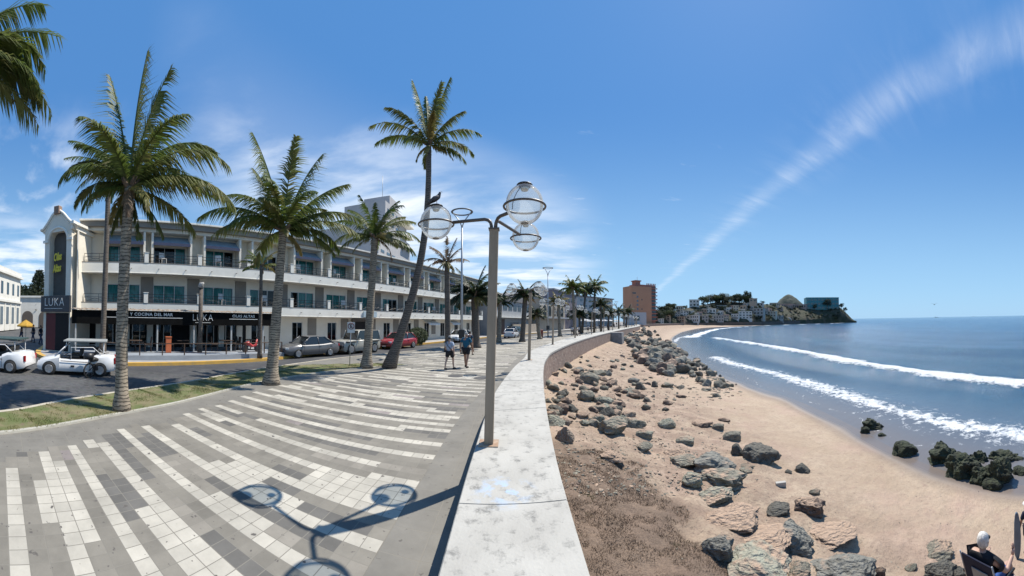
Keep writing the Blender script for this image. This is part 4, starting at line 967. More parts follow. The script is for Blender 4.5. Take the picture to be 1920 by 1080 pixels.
# ---------- rocks ----------
def rock_mat(name, c1, c2, sandy=.0):
    m = mat(name, c1, .92, c2, 1.6, 1.0, 5, stain=((c1[0]*.35, c1[1]*.35, c1[2]*.34), 3.2, .55, .68), dist=.16, det=8)
    nt = m.node_tree; N = nt.nodes; L = nt.links; p = N['Principled BSDF']
    if sandy:                      # sand lies on faces that look up
        g = N.new('ShaderNodeNewGeometry'); s = N.new('ShaderNodeSeparateXYZ'); L.new(g.outputs['Normal'], s.inputs[0])
        n = N.new('ShaderNodeTexNoise'); n.inputs['Scale'].default_value = 2.5; n.inputs['Detail'].default_value = 7; L.new(g.outputs['Position'], n.inputs[0])
        a = N.new('ShaderNodeMath'); a.operation = 'MULTIPLY_ADD'; L.new(n.outputs[0], a.inputs[0]); a.inputs[1].default_value = 1.2; L.new(s.outputs[2], a.inputs[2])
        r = N.new('ShaderNodeMapRange'); L.new(a.outputs[0], r.inputs[0]); r.inputs[1].default_value = 1.75-sandy; r.inputs[2].default_value = 1.95-sandy
        x = N.new('ShaderNodeMix'); x.data_type = 'RGBA'; L.new(r.outputs[0], x.inputs[0]); L.new(p.inputs['Base Color'].links[0].from_socket, x.inputs[6]); x.inputs[7].default_value = (.42,.30,.215,1); L.new(x.outputs[2], p.inputs['Base Color'])
    return m
RM = {'g': rock_mat('grey_green_rock', (.27,.25,.195), (.175,.165,.13), .26), 'l': rock_mat('pale_rock', (.37,.365,.28), (.26,.25,.20), .28),
      'd': rock_mat('dark_rock', (.15,.14,.115), (.10,.094,.08)), 'b': rock_mat('brown_rock', (.21,.15,.115), (.13,.095,.075), .35),
      's': rock_mat('sand_covered_rock', (.36,.30,.235), (.28,.215,.165), .55), 'w': rock_mat('wet_algae_rock', (.050,.060,.030), (.022,.025,.018)), 'n': rock_mat('blue_grey_rock', (.245,.238,.205), (.16,.155,.135), .12)}
def rock_mesh(seed, sub=3, planes=11, rough=.07, name='boulder'):
    r = random.Random(seed); bm = bmesh.new(); bmesh.ops.create_icosphere(bm, subdivisions=sub, radius=1)
    pl = []
    for i in range(planes):
        v = Vector((r.gauss(0,1), r.gauss(0,1), r.gauss(0,.8))).normalized(); pl.append((v, r.uniform(.58,.98)))
    off = Vector((seed*7.3, seed*3.1, seed))
    for v in bm.verts:
        d = v.co.normalized(); q = 1.15
        for n, h in pl:
            c = d.dot(n)
            if c > .05: q = min(q, h/c)
        q *= 1+rough*mn.noise(d*1.8+off)*1.6+rough*.8*mn.noise(d*4.5+off)+rough*.4*mn.noise(d*10+off)
        v.co = d*q
    me = bpy.data.meshes.new(name); bm.to_mesh(me); bm.free(); me.polygons.foreach_set('use_smooth', [True]*len(me.polygons))
    try: me.set_sharp_from_angle(angle=radians(38))
    except Exception: pass
    return me
RB = {}
def rock_var(k, key, big):
    if (k, key, big) not in RB:
        me = rock_mesh(31+k*5, 5 if big else 3, 10+k % 4, (.12 if big else .09)*(1.9 if key == 'w' else 1)); me.materials.append(RM[key]); RB[(k, key, big)] = me
    return RB[(k, key, big)]
rk = random.Random(77)
def rock(x, y, w, h, key, label, group=None, k=None, flat=1., big=None, sink=.25, yaw=None, cat='rock'):
    """a boulder whose middle is seen at (x, y) in the photo, w by h photo pixels large"""
    base = onbeach(x, y+h*.38); D = hypot(base.x, base.y); sx = w/F*D/2
    dz = hypot(D, CH-base.z); hh = h/F*D/2; el = atan2(CH-base.z, D)
    # seen height mixes true height (cos) and depth (sin): solve with depth about the width
    dep = sx*.85; hz = max(.28*sx, (hh*cos(el)-dep*sin(el)*.62)/max(.35, cos(el)) if hh*cos(el) > dep*sin(el)*.62 else .28*sx)
    if flat < 1: hz *= flat
    if big is None: big = w > 44
    k = rk.randrange(6) if k is None else k
    o = bpy.data.objects.new('boulder', rock_var(k, key, big)); COL.objects.link(o)
    th = atan2(base.x, base.y); f = Vector((sin(th), cos(th), 0))
    o.location = base+f*dep*.55+Vector((0,0,hz*(1-2*sink)))
    o.scale = (sx*1.02, dep, hz*1.12); o.rotation_euler = (rk.uniform(-.12,.12), rk.uniform(-.12,.12), -th+(yaw if yaw is not None else rk.uniform(-.25,.25)))
    return tag(o, label, cat, group)
for a in [
 (1145,797,70,46,'g','big rounded grey green boulder alone on the sand nearest the white wall'), (1189,790,42,32,'g','grey green boulder leaning against the right side of the biggest lone boulder'),
 (1208,812,36,20,'l','small pale pointed rock just below right of the lone grey green pair'), (1097,740,36,30,'g','blocky dark sided boulder near the wall, upper left of the pale block'),
 (1135,752,34,24,'l','pale square block boulder up the slope from the big lone boulder'), (1051,739,22,19,'d','small dark boulder close against the foot of the wall'),
 (1096,727,26,14,'g','grey slab boulder stacked on the blocky boulder near the wall'), (1105,708,42,26,'g','large ridged grey boulder in the middle of the upper slope'),
 (1085,692,26,13,'n','flat blue grey boulder below the curve of the wall'), (1066,684,18,17,'d','dark upright boulder below the curve of the wall'),
 (1123,698,32,14,'g','long grey boulder on the upper slope behind the ridged boulder'), (1140,699,18,14,'n','blue grey boulder at the right end of the long grey boulder'),
 (1180,731,28,15,'l','pale rough boulder beside two dark boulders in mid slope'), (1201,723,24,19,'d','dark pointed boulder in the mid slope pair'),
 (1188,713,24,13,'n','purplish grey boulder behind the dark pointed boulder'), (1228,720,16,15,'d','dark leaning boulder at the lower edge of the riprap'),
 (1250,720,32,14,'g','low green grey boulder at the lower edge of the riprap'), (1277,742,18,11,'b','small brown boulder alone on the sand below the riprap'),
 (1252,754,24,14,'b','brown pointed boulder below the low green grey boulder'), (1325,729,18,9,'g','flat stone at the toe of the riprap on open sand'), (1344,740,20,11,'g','stone pair nearest the beach at the toe of the riprap'),
 (1252,792,34,26,'l','rounded pale rock in the middle of the debris slope'), (1316,792,38,16,'b','brown splintered rock on the debris slope beside the beach'),
 (1358,788,30,8,'b','thin flat brown rock slab at the edge of the beach'), (1346,799,26,15,'g','grey rock below the thin flat slab'), (1372,816,40,24,'g','grey green rock above the very dark boulder'),
 (1284,824,40,20,'l','pale ledge of rock above the broad low outcrop',), (1264,848,56,28,'s','broad low sand dusted rock outcrop in mid slope'), (1276,868,62,20,'g','flat grey rock ledge left of the largest dark boulder'),
 (1341,866,100,58,'n','largest boulder on the slope, dark blue grey with a smooth shaded face'), (1355,893,88,50,'g','grey green boulder in front of the largest dark blue grey boulder'),
 (1296,894,52,40,'l','angular pale boulder left of the grey green boulder'), (1339,926,82,46,'l','bright pale boulder lowest in the mid slope cluster'),
 (1426,846,64,52,'d','dark angular boulder standing on open sand'), (1383,842,30,30,'d','very dark small boulder left of the dark angular boulder'), (1408,851,19,28,'d','narrow dark boulder against the side of the dark angular boulder'),
 (1400,874,24,13,'g','small grey rock on the sand below the dark angular boulder'), (1399,884,26,9,'l','flat pale rock at the foot of the largest boulder'),
 (1505,877,36,24,'d','small dark rock alone on open sand'), (1478,884,18,8,'d','tiny dark stones beside the small lone rock'),
 (1487,1004,96,74,'n','massive rough blue grey boulder near the lower edge of the picture'), (1458,952,56,30,'d','rough dark rock ridge above the massive rough boulder'),
 (1517,946,62,46,'b','dark brown split rock at the edge of the sandy mound'), (1527,922,24,16,'g','small grey rock on top of the split brown rock'), (1541,940,16,13,'l','little round pale rock beside the split brown rock'),
 (1592,1064,118,76,'n','huge rough grey boulder cut by the bottom edge of the picture'), (1345,1024,64,60,'n','rough grey boulder at the lower end of the brown turf'),
 (1425,1076,140,26,'l','long pale greenish rock along the bottom edge'), (1498,1066,54,34,'g','shadowed grey rock left of the huge rough boulder'),
 (1760,1028,66,46,'g','tilted slab boulder up the sand from the seated beachgoer'), (1762,1068,64,52,'d','dark round boulder behind the seated beachgoer'), (1799,1074,34,34,'d','dark wedge boulder beside the round one at the bottom edge'), (1650,1072,24,26,'b','small brown rock on the sand by the bottom edge'),
 (1710,1062,24,20,'l','small whitish rock on the sand left of the tilted slab'),
 (1060,812,36,44,'s','pale slab half buried in sand against the wall foot'), (1060,786,28,22,'s','half buried pale stone above the slab by the wall'), (1148,856,62,24,'s','pale half buried slab above the brown turf'), (1090,776,34,18,'s','thin cracked slab half buried upslope of the lone boulder'),
 (1372,965,112,60,'s','smooth sandy boulder half buried beside the brown turf',None,1,.5), (1428,1018,130,60,'s','sandy boulder with dry grass at its foot',None,4,.55), (1560,1000,104,60,'s','big earth covered mound of rock sloping to the beach',None,2,.5),
 (1206,838,40,22,'g','green tinted flat stone set in sand between turf and outcrop'),
 (1636,796,50,32,'w','biggest of the dark algae rocks in the wet sand nearest the beach'), (1622,806,20,16,'w','small algae rock at the left of the wet sand group'), (1664,804,26,15,'w','low algae rock right of the biggest in the wet sand group'), (1655,816,24,14,'w','lowest algae rock of the wet sand group'),
 (1698,838,44,40,'w','lone blocky algae rock at the edge of the water'), (1754,818,24,11,'w','left of two low black rocks standing in shallow water'), (1781,812,28,14,'w','right of two low black rocks standing in shallow water'),
 (1854,817,27,19,'w','dark rock in the edge of the foam'), (1877,803,15,8,'w','tiny dark rock farthest out in the foam'),
 (1772,850,76,58,'w','broad green rock at the left end of the big algae cluster'), (1808,868,62,66,'w','cracked green rock second in the big algae cluster'), (1836,862,48,48,'w','dark notched rock in the middle of the algae cluster'),
 (1846,888,46,44,'w','lower middle rock of the algae cluster'), (1870,884,56,70,'w','tallest rock of the algae cluster'), (1862,906,44,30,'w','lowest rock at the front of the algae cluster'), (1888,860,62,58,'w','rock at the seaward end of the algae cluster'), (1916,884,34,36,'w','rock cut by the right edge beside the algae cluster'),
]: 
    sk = {'s': .40, 'w': .3}.get(a[4], .33)
    rock(*a[:6], *a[6:], sink=sk)
# riprap heaped against the far wall: individual boulders, then the small rubble as stuff
PG = [(1170,640),(1180,622),(1196,611),(1214,609),(1228,622),(1252,640),(1268,655),(1290,668),(1318,682),(1350,700),(1376,728),(1358,742),(1322,728),(1290,712),(1262,706),(1236,700),(1214,692),(1200,676),(1186,664)]
def inpoly(x, y, P):
    c = False
    for i in range(len(P)):
        (x1,y1),(x2,y2) = P[i], P[i-1]
        if (y1 > y) != (y2 > y) and x < (x2-x1)*(y-y1)/(y2-y1)+x1: c = not c
    return c
n = 0; RBASE = {}
while n < 228:
    x, y = rk.uniform(1160,1385), rk.uniform(608,745)
    if not inpoly(x, y, PG) or (y > 700 and rk.random() < .55): continue
    p = onbeach(x, y); D = hypot(p.x, p.y); s = rk.uniform(.38,.88)*(1.0 if y > 690 else 1.25)
    if x > 1290: s *= .62
    key = rk.choice('ggddnb' if x < 1290 else 'gdggn'); k = rk.randrange(6)
    o = bpy.data.objects.new('boulder', rock_var(k, key, False)); COL.objects.link(o); n += 1
    o.location = p+Vector((0,0,s*.30)); o.scale = (s*rk.uniform(.8,1.3), s*rk.uniform(.7,1.), s*rk.uniform(.5,.85)); o.rotation_euler = (rk.uniform(-.5,.5), rk.uniform(-.5,.5), rk.uniform(0,6.3))
    zn = 'at the far tip of the riprap heap below the seawall' if y < 635 else 'in the upper riprap heap beyond the concrete block' if x < 1225 and y < 665 else 'in the lower riprap heap near the slope' if x < 1260 else 'in the middle of the riprap heap' if x < 1300 else 'in the low tail of the riprap beside the water'
    tag(o, {'g': 'grey green', 'd': 'dark', 'n': 'blue grey', 'b': 'brown'}[key]+' '+('large ' if s > .68 else 'small ' if s < .4 else '')+'boulder '+zn, 'rock', 'riprap boulders heaped below the far seawall')
# loose stones on the slope nearer the wall
n = 0
while n < 140:
    x, y = rk.uniform(1025,1330), rk.uniform(640,800)
    p = onbeach(x, y); D = hypot(p.x, p.y)
    uu = p.x-4*0
    if p.y > 45 or (x > 1200 and y > 770) or (x < 1016+0.25*(800-y)*0+8): continue
    if inpoly(x, y, PG): continue
    if rk.random() < fade(x, 1180, 1330): continue
    s = rk.uniform(.07,.36); key = rk.choice('gbblgds')
    o = bpy.data.objects.new('stone', rock_var(rk.randrange(6), key, False)); COL.objects.link(o); n += 1
    o.location = p+Vector((0,0,s*.15)); o.scale = (s*rk.uniform(.9,1.4), s, s*rk.uniform(.45,.8)); o.rotation_euler = (rk.uniform(-.3,.3), rk.uniform(-.3,.3), rk.uniform(0,6.3))
    zn = 'right under the curve of the wall' if x < 1075 and y < 720 else 'by the wall foot above the brown turf' if x < 1090 else 'among the upper slope boulders' if y < 700 else 'on the sand between the big boulders' if x < 1190 else 'on the sand below the riprap heap'
    tag(o, {'g': 'grey green', 'd': 'dark', 'l': 'pale', 'b': 'brown', 's': 'sandy'}[key]+(' tiny' if s < .15 else ' small' if s < .25 else '')+' stone '+zn, 'stone', 'loose stones on the slope below the wall')
def rubble():
    vs = []; fs = []; mi = []; r = random.Random(8); ico = bmesh.new(); bmesh.ops.create_icosphere(ico, subdivisions=1, radius=1); iv = [v.co.copy() for v in ico.verts]; fc = [[v.index for v in f.verts] for f in ico.faces]
    n = 0; mb = MB()
    while n < 2600:
        kind = r.random()
        if kind < .42: x, y = r.uniform(1160,1390), r.uniform(608,750); ok = inpoly(x, y, PG) or (r.random() < .12 and y > 650); s = r.uniform(.05,.2)
        elif kind < .85: x, y = r.uniform(1016,1420), r.uniform(645,930); ok = r.random() < (1-fade(x-(y-640)*.55, 1200, 1330)); s = r.uniform(.012,.05)*(1.6 if y < 760 else 1)
        else: x, y = r.uniform(1250,1900), r.uniform(720,1070); ok = r.random() < .35; s = r.uniform(.008,.022)
        if not ok: continue
        p = onbeach(x, y)
        if p.z <= ZS+.02: continue
        n += 1; M = Matrix.Rotation(r.uniform(0,6), 3, 'Z') @ Matrix.Diagonal((r.uniform(.8,1.7), r.uniform(.6,1), r.uniform(.35,.7)))
        mb.mi = r.choice([0,0,1,2]); mb.add([p+(M @ v)*s*(1+.3*mn.noise(v*3+p)) for v in iv], fc)
    o = mb.build('rubble', [RM['g'], RM['b'], RM['d']]); o['kind'] = 'stuff'
rubble()
e = empty('broken_concrete_block', onbeach(1464,912)+Vector((0,0,.0)), -.6, 'short broken concrete block lying on the sand slope above the beach', 'concrete block')
MB().box((0,0,.06),(.30,.12,.14)).build('block', M_conc, e, bevel=.01)
# ---------- palms ----------
def leaf_mat(name, c1, c2, c3):
    m = mat(name, c1, .55, c2, .9, trans=.42, spec=.5, nrange=(.35,.65), stain=(c3, 1.7, .52, .66)); return m
ML = {'o': leaf_mat('olive_palm_leaf', (.115,.145,.034), (.165,.180,.052), (.22,.20,.08)), 'p': leaf_mat('palm_leaf', (.075,.120,.022), (.125,.160,.036), (.21,.195,.07)), 'd': leaf_mat('dark_palm_leaf', (.030,.050,.020), (.05,.07,.032), (.085,.09,.055)),
      'y': leaf_mat('yellowing_palm_leaf', (.19,.185,.05), (.23,.18,.065), (.14,.11,.055)), 's': leaf_mat('dry_palm_leaf', (.16,.10,.055), (.22,.16,.10), (.10,.07,.045))}
def trunk_mat(name, c1, c2):
    m = mat(name, c1, .9, c2, 3, .5, 18, stain=((.07,.06,.05), 6, .56, .68), dist=.03, sc=(1,1,2.5)); nt = m.node_tree; N = nt.nodes; L = nt.links; p = N['Principled BSDF']
    tc = N.new('ShaderNodeTexCoord'); w = N.new('ShaderNodeTexWave'); w.wave_type = 'BANDS'; w.bands_direction = 'Z'; w.inputs['Scale'].default_value = 3.4; w.inputs['Distortion'].default_value = 5.0; w.inputs['Detail'].default_value = 3; w.inputs['Detail Scale'].default_value = 1.6; L.new(tc.outputs['Object'], w.inputs[0])
    r = N.new('ShaderNodeMapRange'); L.new(w.outputs[0], r.inputs[0]); r.inputs[1].default_value = .05; r.inputs[2].default_value = .3; r.inputs[3].default_value = .26; r.inputs[4].default_value = 1.
    x = N.new('ShaderNodeMix'); x.data_type = 'RGBA'; x.blend_type = 'MULTIPLY'; x.inputs[0].default_value = 1; L.new(p.inputs['Base Color'].links[0].from_socket, x.inputs[6]); L.new(r.outputs[0], x.inputs[7]); L.new(x.outputs[2], p.inputs['Base Color']); return m
MT = trunk_mat('ringed_palm_bark', (.36,.30,.225), (.20,.165,.125)); MTD = trunk_mat('dark_palm_bark', (.16,.135,.11), (.11,.09,.075))
def frond(mb, d, side_hint, L_, droop, nl=46, leaf=.5, wl=.028, r=None, vee=.55, o=Vector((0,0,0)), ri=0):
    d = d.normalized(); seg = 14; mb.mi = r.choice([0,0,0,0,0,1,1,2 if L_ < 2 else 1]) if mb.v is not None else 0; gap = [r.random() < .10 for _ in range(10)]; pts = [Vector(o)]; dirs = []; cur = d.copy(); st = L_/seg
    for i in range(seg):
        t = (i+.5)/seg
        horiz = Vector((cur.x, cur.y, 0)); h = horiz.length
        ax = Vector((-horiz.y, horiz.x, 0)).normalized() if h > 1e-3 else side_hint
        cur = (Matrix.Rotation(radians(droop)/seg*(.35+1.3*t), 3, ax) @ cur).normalized()
        dirs.append(cur.copy()); pts.append(pts[-1]+cur*st)
    mb.tube(pts, [.035*(L_/3)*(1-.93*i/seg)+.004 for i in range(seg+1)], 4, smooth=False)
    for i in range(nl):
        t = .10+.90*(i+.5)/nl; q = t*seg; k = min(int(q), seg-1); p = pts[k].lerp(pts[k+1], q-k); tg = dirs[k]
        s = tg.cross(Vector((0,0,1))); s = s.normalized() if s.length > .08 else side_hint; up = s.cross(tg).normalized()
        ll = leaf*1.14*L_/3*(sin(pi*min(1, .14+.82*t))**.5)*(1.2 if t < .75 else 1.0)
        for sg in (-1, 1):
            if r.random() < .08: continue
            gone = gap[int(t*9)] if L_ > 1 else 0
            if gone and r.random() < .6: continue
            fw = lerp(.45, 1.25, t)+r.uniform(-.12,.12); dn = vee*r.uniform(.5,1.6)-.1
            v = (s*sg+tg*fw-up*dn*.7).normalized(); w = wl*r.uniform(.7,1.2)
            l2 = ll*r.uniform(.62,1.12); m1 = p+v*l2*.45+Vector((0,0,-.07*l2)); v2 = (v*.7+Vector((0,0,-.8*vee-.25))+tg*.15).normalized(); m2 = m1+v2*l2*.55
            wv = tg.cross(v).cross(v); wv = (tg-(tg.dot(v))*v); wv = wv.normalized()*w if wv.length > .05 else up*w
            mb.add([p-wv*.5, p+wv*.5, m1+wv*.45, m2, m1-wv*.45], [(0,1,2,4),(4,2,3)])
def palm(base, crown, fr, label, r0=.2, r1=.13, lean=None, seed=1, nl=46, leafm='p', extra=8, el=3.0, D=None, group=None, bend=None, skirt=4, zb=0., wl=.03, leaf=.55, trunkm=None, cat='palm tree', name='palm_tree'):
    """base, crown: photo points; fr: fronds (screen angle clockwise from up, photo length, droop, depth)"""
    r = random.Random(seed)
    B = at(base[0], base[1], zb) if D is None else Vector((*(ray(base[0], base[1]).xy.normalized()*D), zb)); D = hypot(B.x, B.y); C = atD(crown[0], crown[1], D)
    root = empty(name, B, 0, label, cat, group)
    c = C-B; th = atan2(C.x, C.y); R_ = Vector((cos(th), -sin(th), 0)); Fw = Vector((sin(th), cos(th), 0)); U = Vector((0,0,1))
    if D < 60:
        mb = MB(); n = 26; pts = []; rad = []
        for i in range(n+1):
            t = i/n; p = c*t
            if bend: p = p+R_*bend*sin(pi*t)*c.length+Vector((0,0,0))
            pts.append(p-Vector((0,0,.05)) if i == 0 else p); rr_ = lerp(r0, r1, t**.6)*(1+.5*max(0, .10-t)/.10)*(1+.035*(i % 2)); rad.append(rr_)
        mb.tube(pts, rad, 14); mb.build('trunk', trunkm or MT, root)
    else: MB().tube([(0,0,0), c*.5, c], [r0, (r0+r1)/2, r1], 7).build('trunk', trunkm or MTD, root)
    mb = MB(); my = MB(); sc = D/F
    # leaf bases
    kn_ = MB()
    for i in range(12 if D < 60 else 0):
        a = r.uniform(0, 6.28); dd = Vector((cos(a), sin(a), r.uniform(.1,1.2))).normalized(); kn_.tube([c-U*r.uniform(0,.25)*r1*3, c+dd*r1*2.6], [r1*.5, r1*.16], 5)
    for ang, L_, dr, dep in fr:
        a = radians(ang); d = R_*sin(a)+U*cos(a)+Fw*dep; frond(my if leafm == 'y' else mb, d, R_, L_*sc*(1+abs(dep)*.3), dr, nl, leaf, wl, r, o=c)
    for i in range(extra):
        a = r.uniform(0, 6.28); e_ = r.uniform(.1, 1.25); d = Vector((cos(a)*cos(e_), sin(a)*cos(e_), sin(e_))); frond(mb, d, R_, el*r.uniform(.75,1.05), r.uniform(50,95), nl, leaf, wl, r, o=c)
    for i in range(skirt):
        a = r.uniform(0, 6.28); d = Vector((cos(a), sin(a), r.uniform(-.5,.1))); frond(my, d, R_, el*r.uniform(.5,.75), r.uniform(50,80), max(14, nl//2), leaf*.8, wl, r, o=c)
    cr = mb.build('crown', [ML[leafm], ML['o' if leafm in 'po' else leafm], ML['y' if leafm == 'p' else leafm]], root, fixn=False)
    if my.v: my.build('yellow_fronds', [ML['y'], ML['s'], ML['y']], root, fixn=False)
    if kn_.v: kn_.build('leaf_bases', mat('dry_leaf_base', (.17,.12,.08), .9, (.10,.07,.05), 6, .4, 30), root)
    return root
palm((228,771),(243,352),[(3,262,8,0),(-7,238,10,.1),(12,215,18,-.1),(26,215,85,.05),(38,205,95,-.15),(34,190,100,.3),(58,225,85,.1),(70,200,75,-.3),(95,150,50,.3),(160,95,20,.1),(-30,150,95,.1),(-44,150,110,-.2),(-60,125,100,.2),(-82,110,85,-.1),(-150,90,20,.1),(20,160,80,-.5),(-20,150,80,-.55),(130,110,30,.1),(5,160,90,.6)],
     'ringed palm with grey trunk rising from the grass strip in front of the corner tower', .175,.13, seed=3, nl=110, extra=3, el=2.0, bend=-.012, skirt=5, wl=.036, leaf=.62)
palm((192,655),(205,312),[(-62,88,40,0),(-88,84,40,.1),(-112,80,35,0),(-40,85,55,-.2),(-140,90,30,.2),(170,70,20,0),(-10,80,40,.2)],
     'slender dark trunked palm growing through the restaurant canopy by the tower', .17,.15, seed=5, nl=46, extra=4, el=2.4, D=19.6, zb=.2, trunkm=MTD, wl=.05, skirt=3)
palm((508,720),(531,432),[(-12,196,14,0),(-17,150,20,.2),(4,150,25,-.2),(17,176,20,.1),(38,158,34,0),(33,120,50,.4),(52,165,62,.1),(68,140,60,-.2),(-50,180,72,0),(-62,150,66,.2),(-35,120,70,-.4),(85,110,60,.2),(20,110,85,-.6),(-10,120,80,-.6)],
     'bulging grey trunked palm in the grass strip, left of the traffic sign', .25,.14, seed=8, nl=104, extra=4, el=2.6, wl=.045, leaf=.6, skirt=2)
palm((687,690),(703,446),[(-40,92,70,0),(-20,88,50,.2),(15,86,40,0),(38,92,60,.2),(60,92,75,0),(-62,90,80,.2),(-80,78,70,0),(85,80,70,-.2),(0,70,60,-.6),(30,84,45,.3),(-10,80,30,-.1)],
     'short palm with a round bushy crown just behind the traffic sign', .25,.17, seed=11, nl=56, extra=9, el=2.4, wl=.05, skirt=3)
palm((729,690),(804,272),[(-9,128,12,0),(-2,118,14,.2),(12,138,12,0),(8,100,20,-.2),(30,98,35,0),(47,110,68,0),(58,95,70,.3),(-42,128,66,0),(-52,112,62,.2),(-30,100,60,-.2),(88,82,60,0)],
     'tallest palm, its long dark trunk leaning right above the hotel roof', .27,.13, seed=13, nl=88, extra=3, el=2.2, bend=.055, trunkm=MTD, wl=.05, skirt=4)
palm((840,660),(838,492),[(0,48,10,0),(-30,46,40,0),(30,40,30,.2),(60,44,60,0),(-60,46,60,0),(15,50,15,0)],
     'scruffy palm with drooping brown fronds between the hotel and the ring street light', .24,.2, seed=15, nl=34, extra=5, el=2.0, trunkm=MTD, wl=.06, skirt=12, leafm='s')
palm((487,664),(490,498),[(-60,45,50,0),(-25,40,40,0),(5,42,20,0),(30,42,40,0),(70,42,50,0),(-90,36,40,0)],
     'small palm with a thin dark trunk growing through the right end of the canopy', .12,.1, seed=17, nl=32, extra=6, el=1.4, D=20.3, zb=.1, trunkm=MTD, wl=.05, skirt=1)
palm((775,636),(785,524),[(-60,30,60,0),(-20,30,40,0),(10,30,20,0),(40,30,40,0),(80,30,60,0)],
     'small dark palm beside the round bush in front of the hotel', .12,.1, seed=19, nl=28, extra=8, el=1.7, trunkm=MTD, wl=.06, skirt=1, leafm='d')
palm((893,652),(890,556),[(-50,56,60,0),(-20,66,30,0),(10,62,20,0),(40,56,50,0),(70,50,70,0),(-80,56,70,0)],
     'dense dark date palm with a thick trunk behind the walking couple', .34,.34, seed=21, nl=44, extra=60, el=2.9, trunkm=MTD, wl=.075, skirt=10, leafm='d', leaf=.5)
palm((979,641),(985,556),[(-40,38,50,0),(-10,36,30,0),(20,36,40,0),(60,38,70,0),(-80,36,70,0)],
     'full crowned palm standing directly behind the second globe lamp', .3,.28, seed=23, nl=40, extra=48, el=2.5, trunkm=MTD, wl=.09, skirt=6, leafm='d', leaf=.42)
palm((-60,800),(-92,110),[(40,225,120,0),(50,215,105,.2),(66,200,85,.1),(30,200,110,.2),(34,250,35,.1),(44,190,130,-.1),(82,190,60,.1),(80,235,78,0),(98,205,50,.1),(48,265,28,.2),(76,185,80,-.2),(-30,160,70,0),(-70,160,70,0)],
     'palm just outside the left edge whose arching fronds hang into the sky', .2,.15, seed=25, nl=78, extra=4, el=2.6, D=7.4, wl=.04, leaf=.7, skirt=1)
# far palms
farp = [((1050,631),(1047,566),22,'y','short yellowish palm in front of the arched openings'),((1078,628),(1074,540),30,'p','left and tallest of three tall palms above the flat roofs'),((1091,625),(1098,545),26,'d','middle palm of the tall three, its trunk curving right'),((1114,624),(1115,538),28,'p','right palm of the tall three near the pale apartment block'),
 ((1127,622),(1126,572),24,'d','bushy dark palm against the pale apartment block'),((1088,626),(1086,590),20,'d','low dark palm under the tall three'),((1160,617),(1160,584),18,'d','palm silhouetted left of the orange tower'),((1174,616),(1176,585),17,'d','palm touching the left side of the orange tower'),((1141,620),(1141,588),15,'d','palm between the apartment block and the far ring lights'),((1012,636),(1006,590),22,'d','dark palm behind the second and third globe lamps'),((935,642),(938,566),26,'d','dark palm half hidden by the nearest lamp post')]
for i, (b, c, L_, mt_, lb) in enumerate(farp):
    D = hypot(*at(b[0], b[1], 0).xy)
    palm(b, c, [(a, L_*q, dr, dp) for a, q, dr, dp in ((-75,1,70,0),(-45,1,60,.2),(-15,1,30,0),(15,1,30,.2),(45,1,60,0),(75,1,70,.2),(100,.8,50,0),(-100,.8,50,0),(0,.8,60,-.7),(30,.8,60,.7))], lb, .3,.22, seed=40+i, nl=22, extra=14, el=L_*D/F, leafm=mt_, wl=.17, leaf=.75, skirt=5)
def cut_trunk():
    e = empty('cut_palm_trunk', SN(5.6, 20.2, .1), 0, 'dark topped dead palm trunk standing above the LUKA lettering of the canopy', 'tree trunk')
    MB().tube([(0,0,0),(.03,0,2),(.0,0,4.4)], [.16,.13,.14], 10).build('trunk', MTD, e)
    MB().tube([(0,0,4.35),(.05,0,4.55),(.22,.05,4.6)], [.2,.16,.08], 8).build('cap', mat('grey_cap', (.4,.39,.36), .8), e)
cut_trunk()
# ---------- broadleaf trees, bush, pine ----------
def leafball(mb, c, rx, ry, rz, n, s, r):
    for _ in range(n):
        while True:
            v = Vector((r.uniform(-1,1), r.uniform(-1,1), r.uniform(-1,1)))
            if v.length < 1: break
        v = v*(v.length**-.35); p = Vector(c)+Vector((v.x*rx, v.y*ry, v.z*rz)); a = Vector((r.gauss(0,1), r.gauss(0,1), r.gauss(0,1))).normalized(); b = a.orthogonal().normalized(); w = s*r.uniform(.6,1.2)
        mb.add([p-a*w, p+b*w*.5, p+a*w, p-b*w*.5], [(0,1,2,3)])
M_fol = mat('broad_leaf', (.045,.065,.022), .8, (.075,.09,.035), .35, trans=.15); M_fol2 = mat('dark_broad_leaf', (.030,.045,.022), .85, (.05,.06,.03), .3, trans=.1)
def tree_proto(seed, m, nb=9, name='round_tree'):
    r = random.Random(seed); e = empty(name); mb = MB()
    for i in range(nb):
        a = r.uniform(0,6.28); q = r.uniform(0,.62); leafball(mb, (q*cos(a)*1.2, q*sin(a)*1.2, .95+r.uniform(-.35,.45)), r.uniform(.32,.55), r.uniform(.32,.55), r.uniform(.22,.4), 120, .085, r)
    mb.build('crown', m, e, fixn=False); tb = MB().tube([(0,0,-.6),(.03,0,.3),(0,.05,.9)], [.09,.06,.03], 6)
    for i in range(4): a = r.uniform(0,6.28); tb.tube([(0,0,.4),(.5*cos(a),.5*sin(a),1.0)], [.04,.015], 5)
    tb.build('trunk', mat('tree_bark', (.10,.08,.06), .9), e); return e
b = empty('round_bush', at(787,646,0)-Vector((0,0,.15))+Vector((-.6,1.2,.15)), 0, 'dense dark round bush beside the red car', 'bush')
mb = MB(); leafball(mb, (0,0,.85), 1.15, 1.15, .95, 2600, .10, random.Random(5)); mb.build('foliage', M_fol, b, fixn=False); MB().tube([(0,0,0),(0,0,.8)], .08, 6).build('stem', MTD, b)
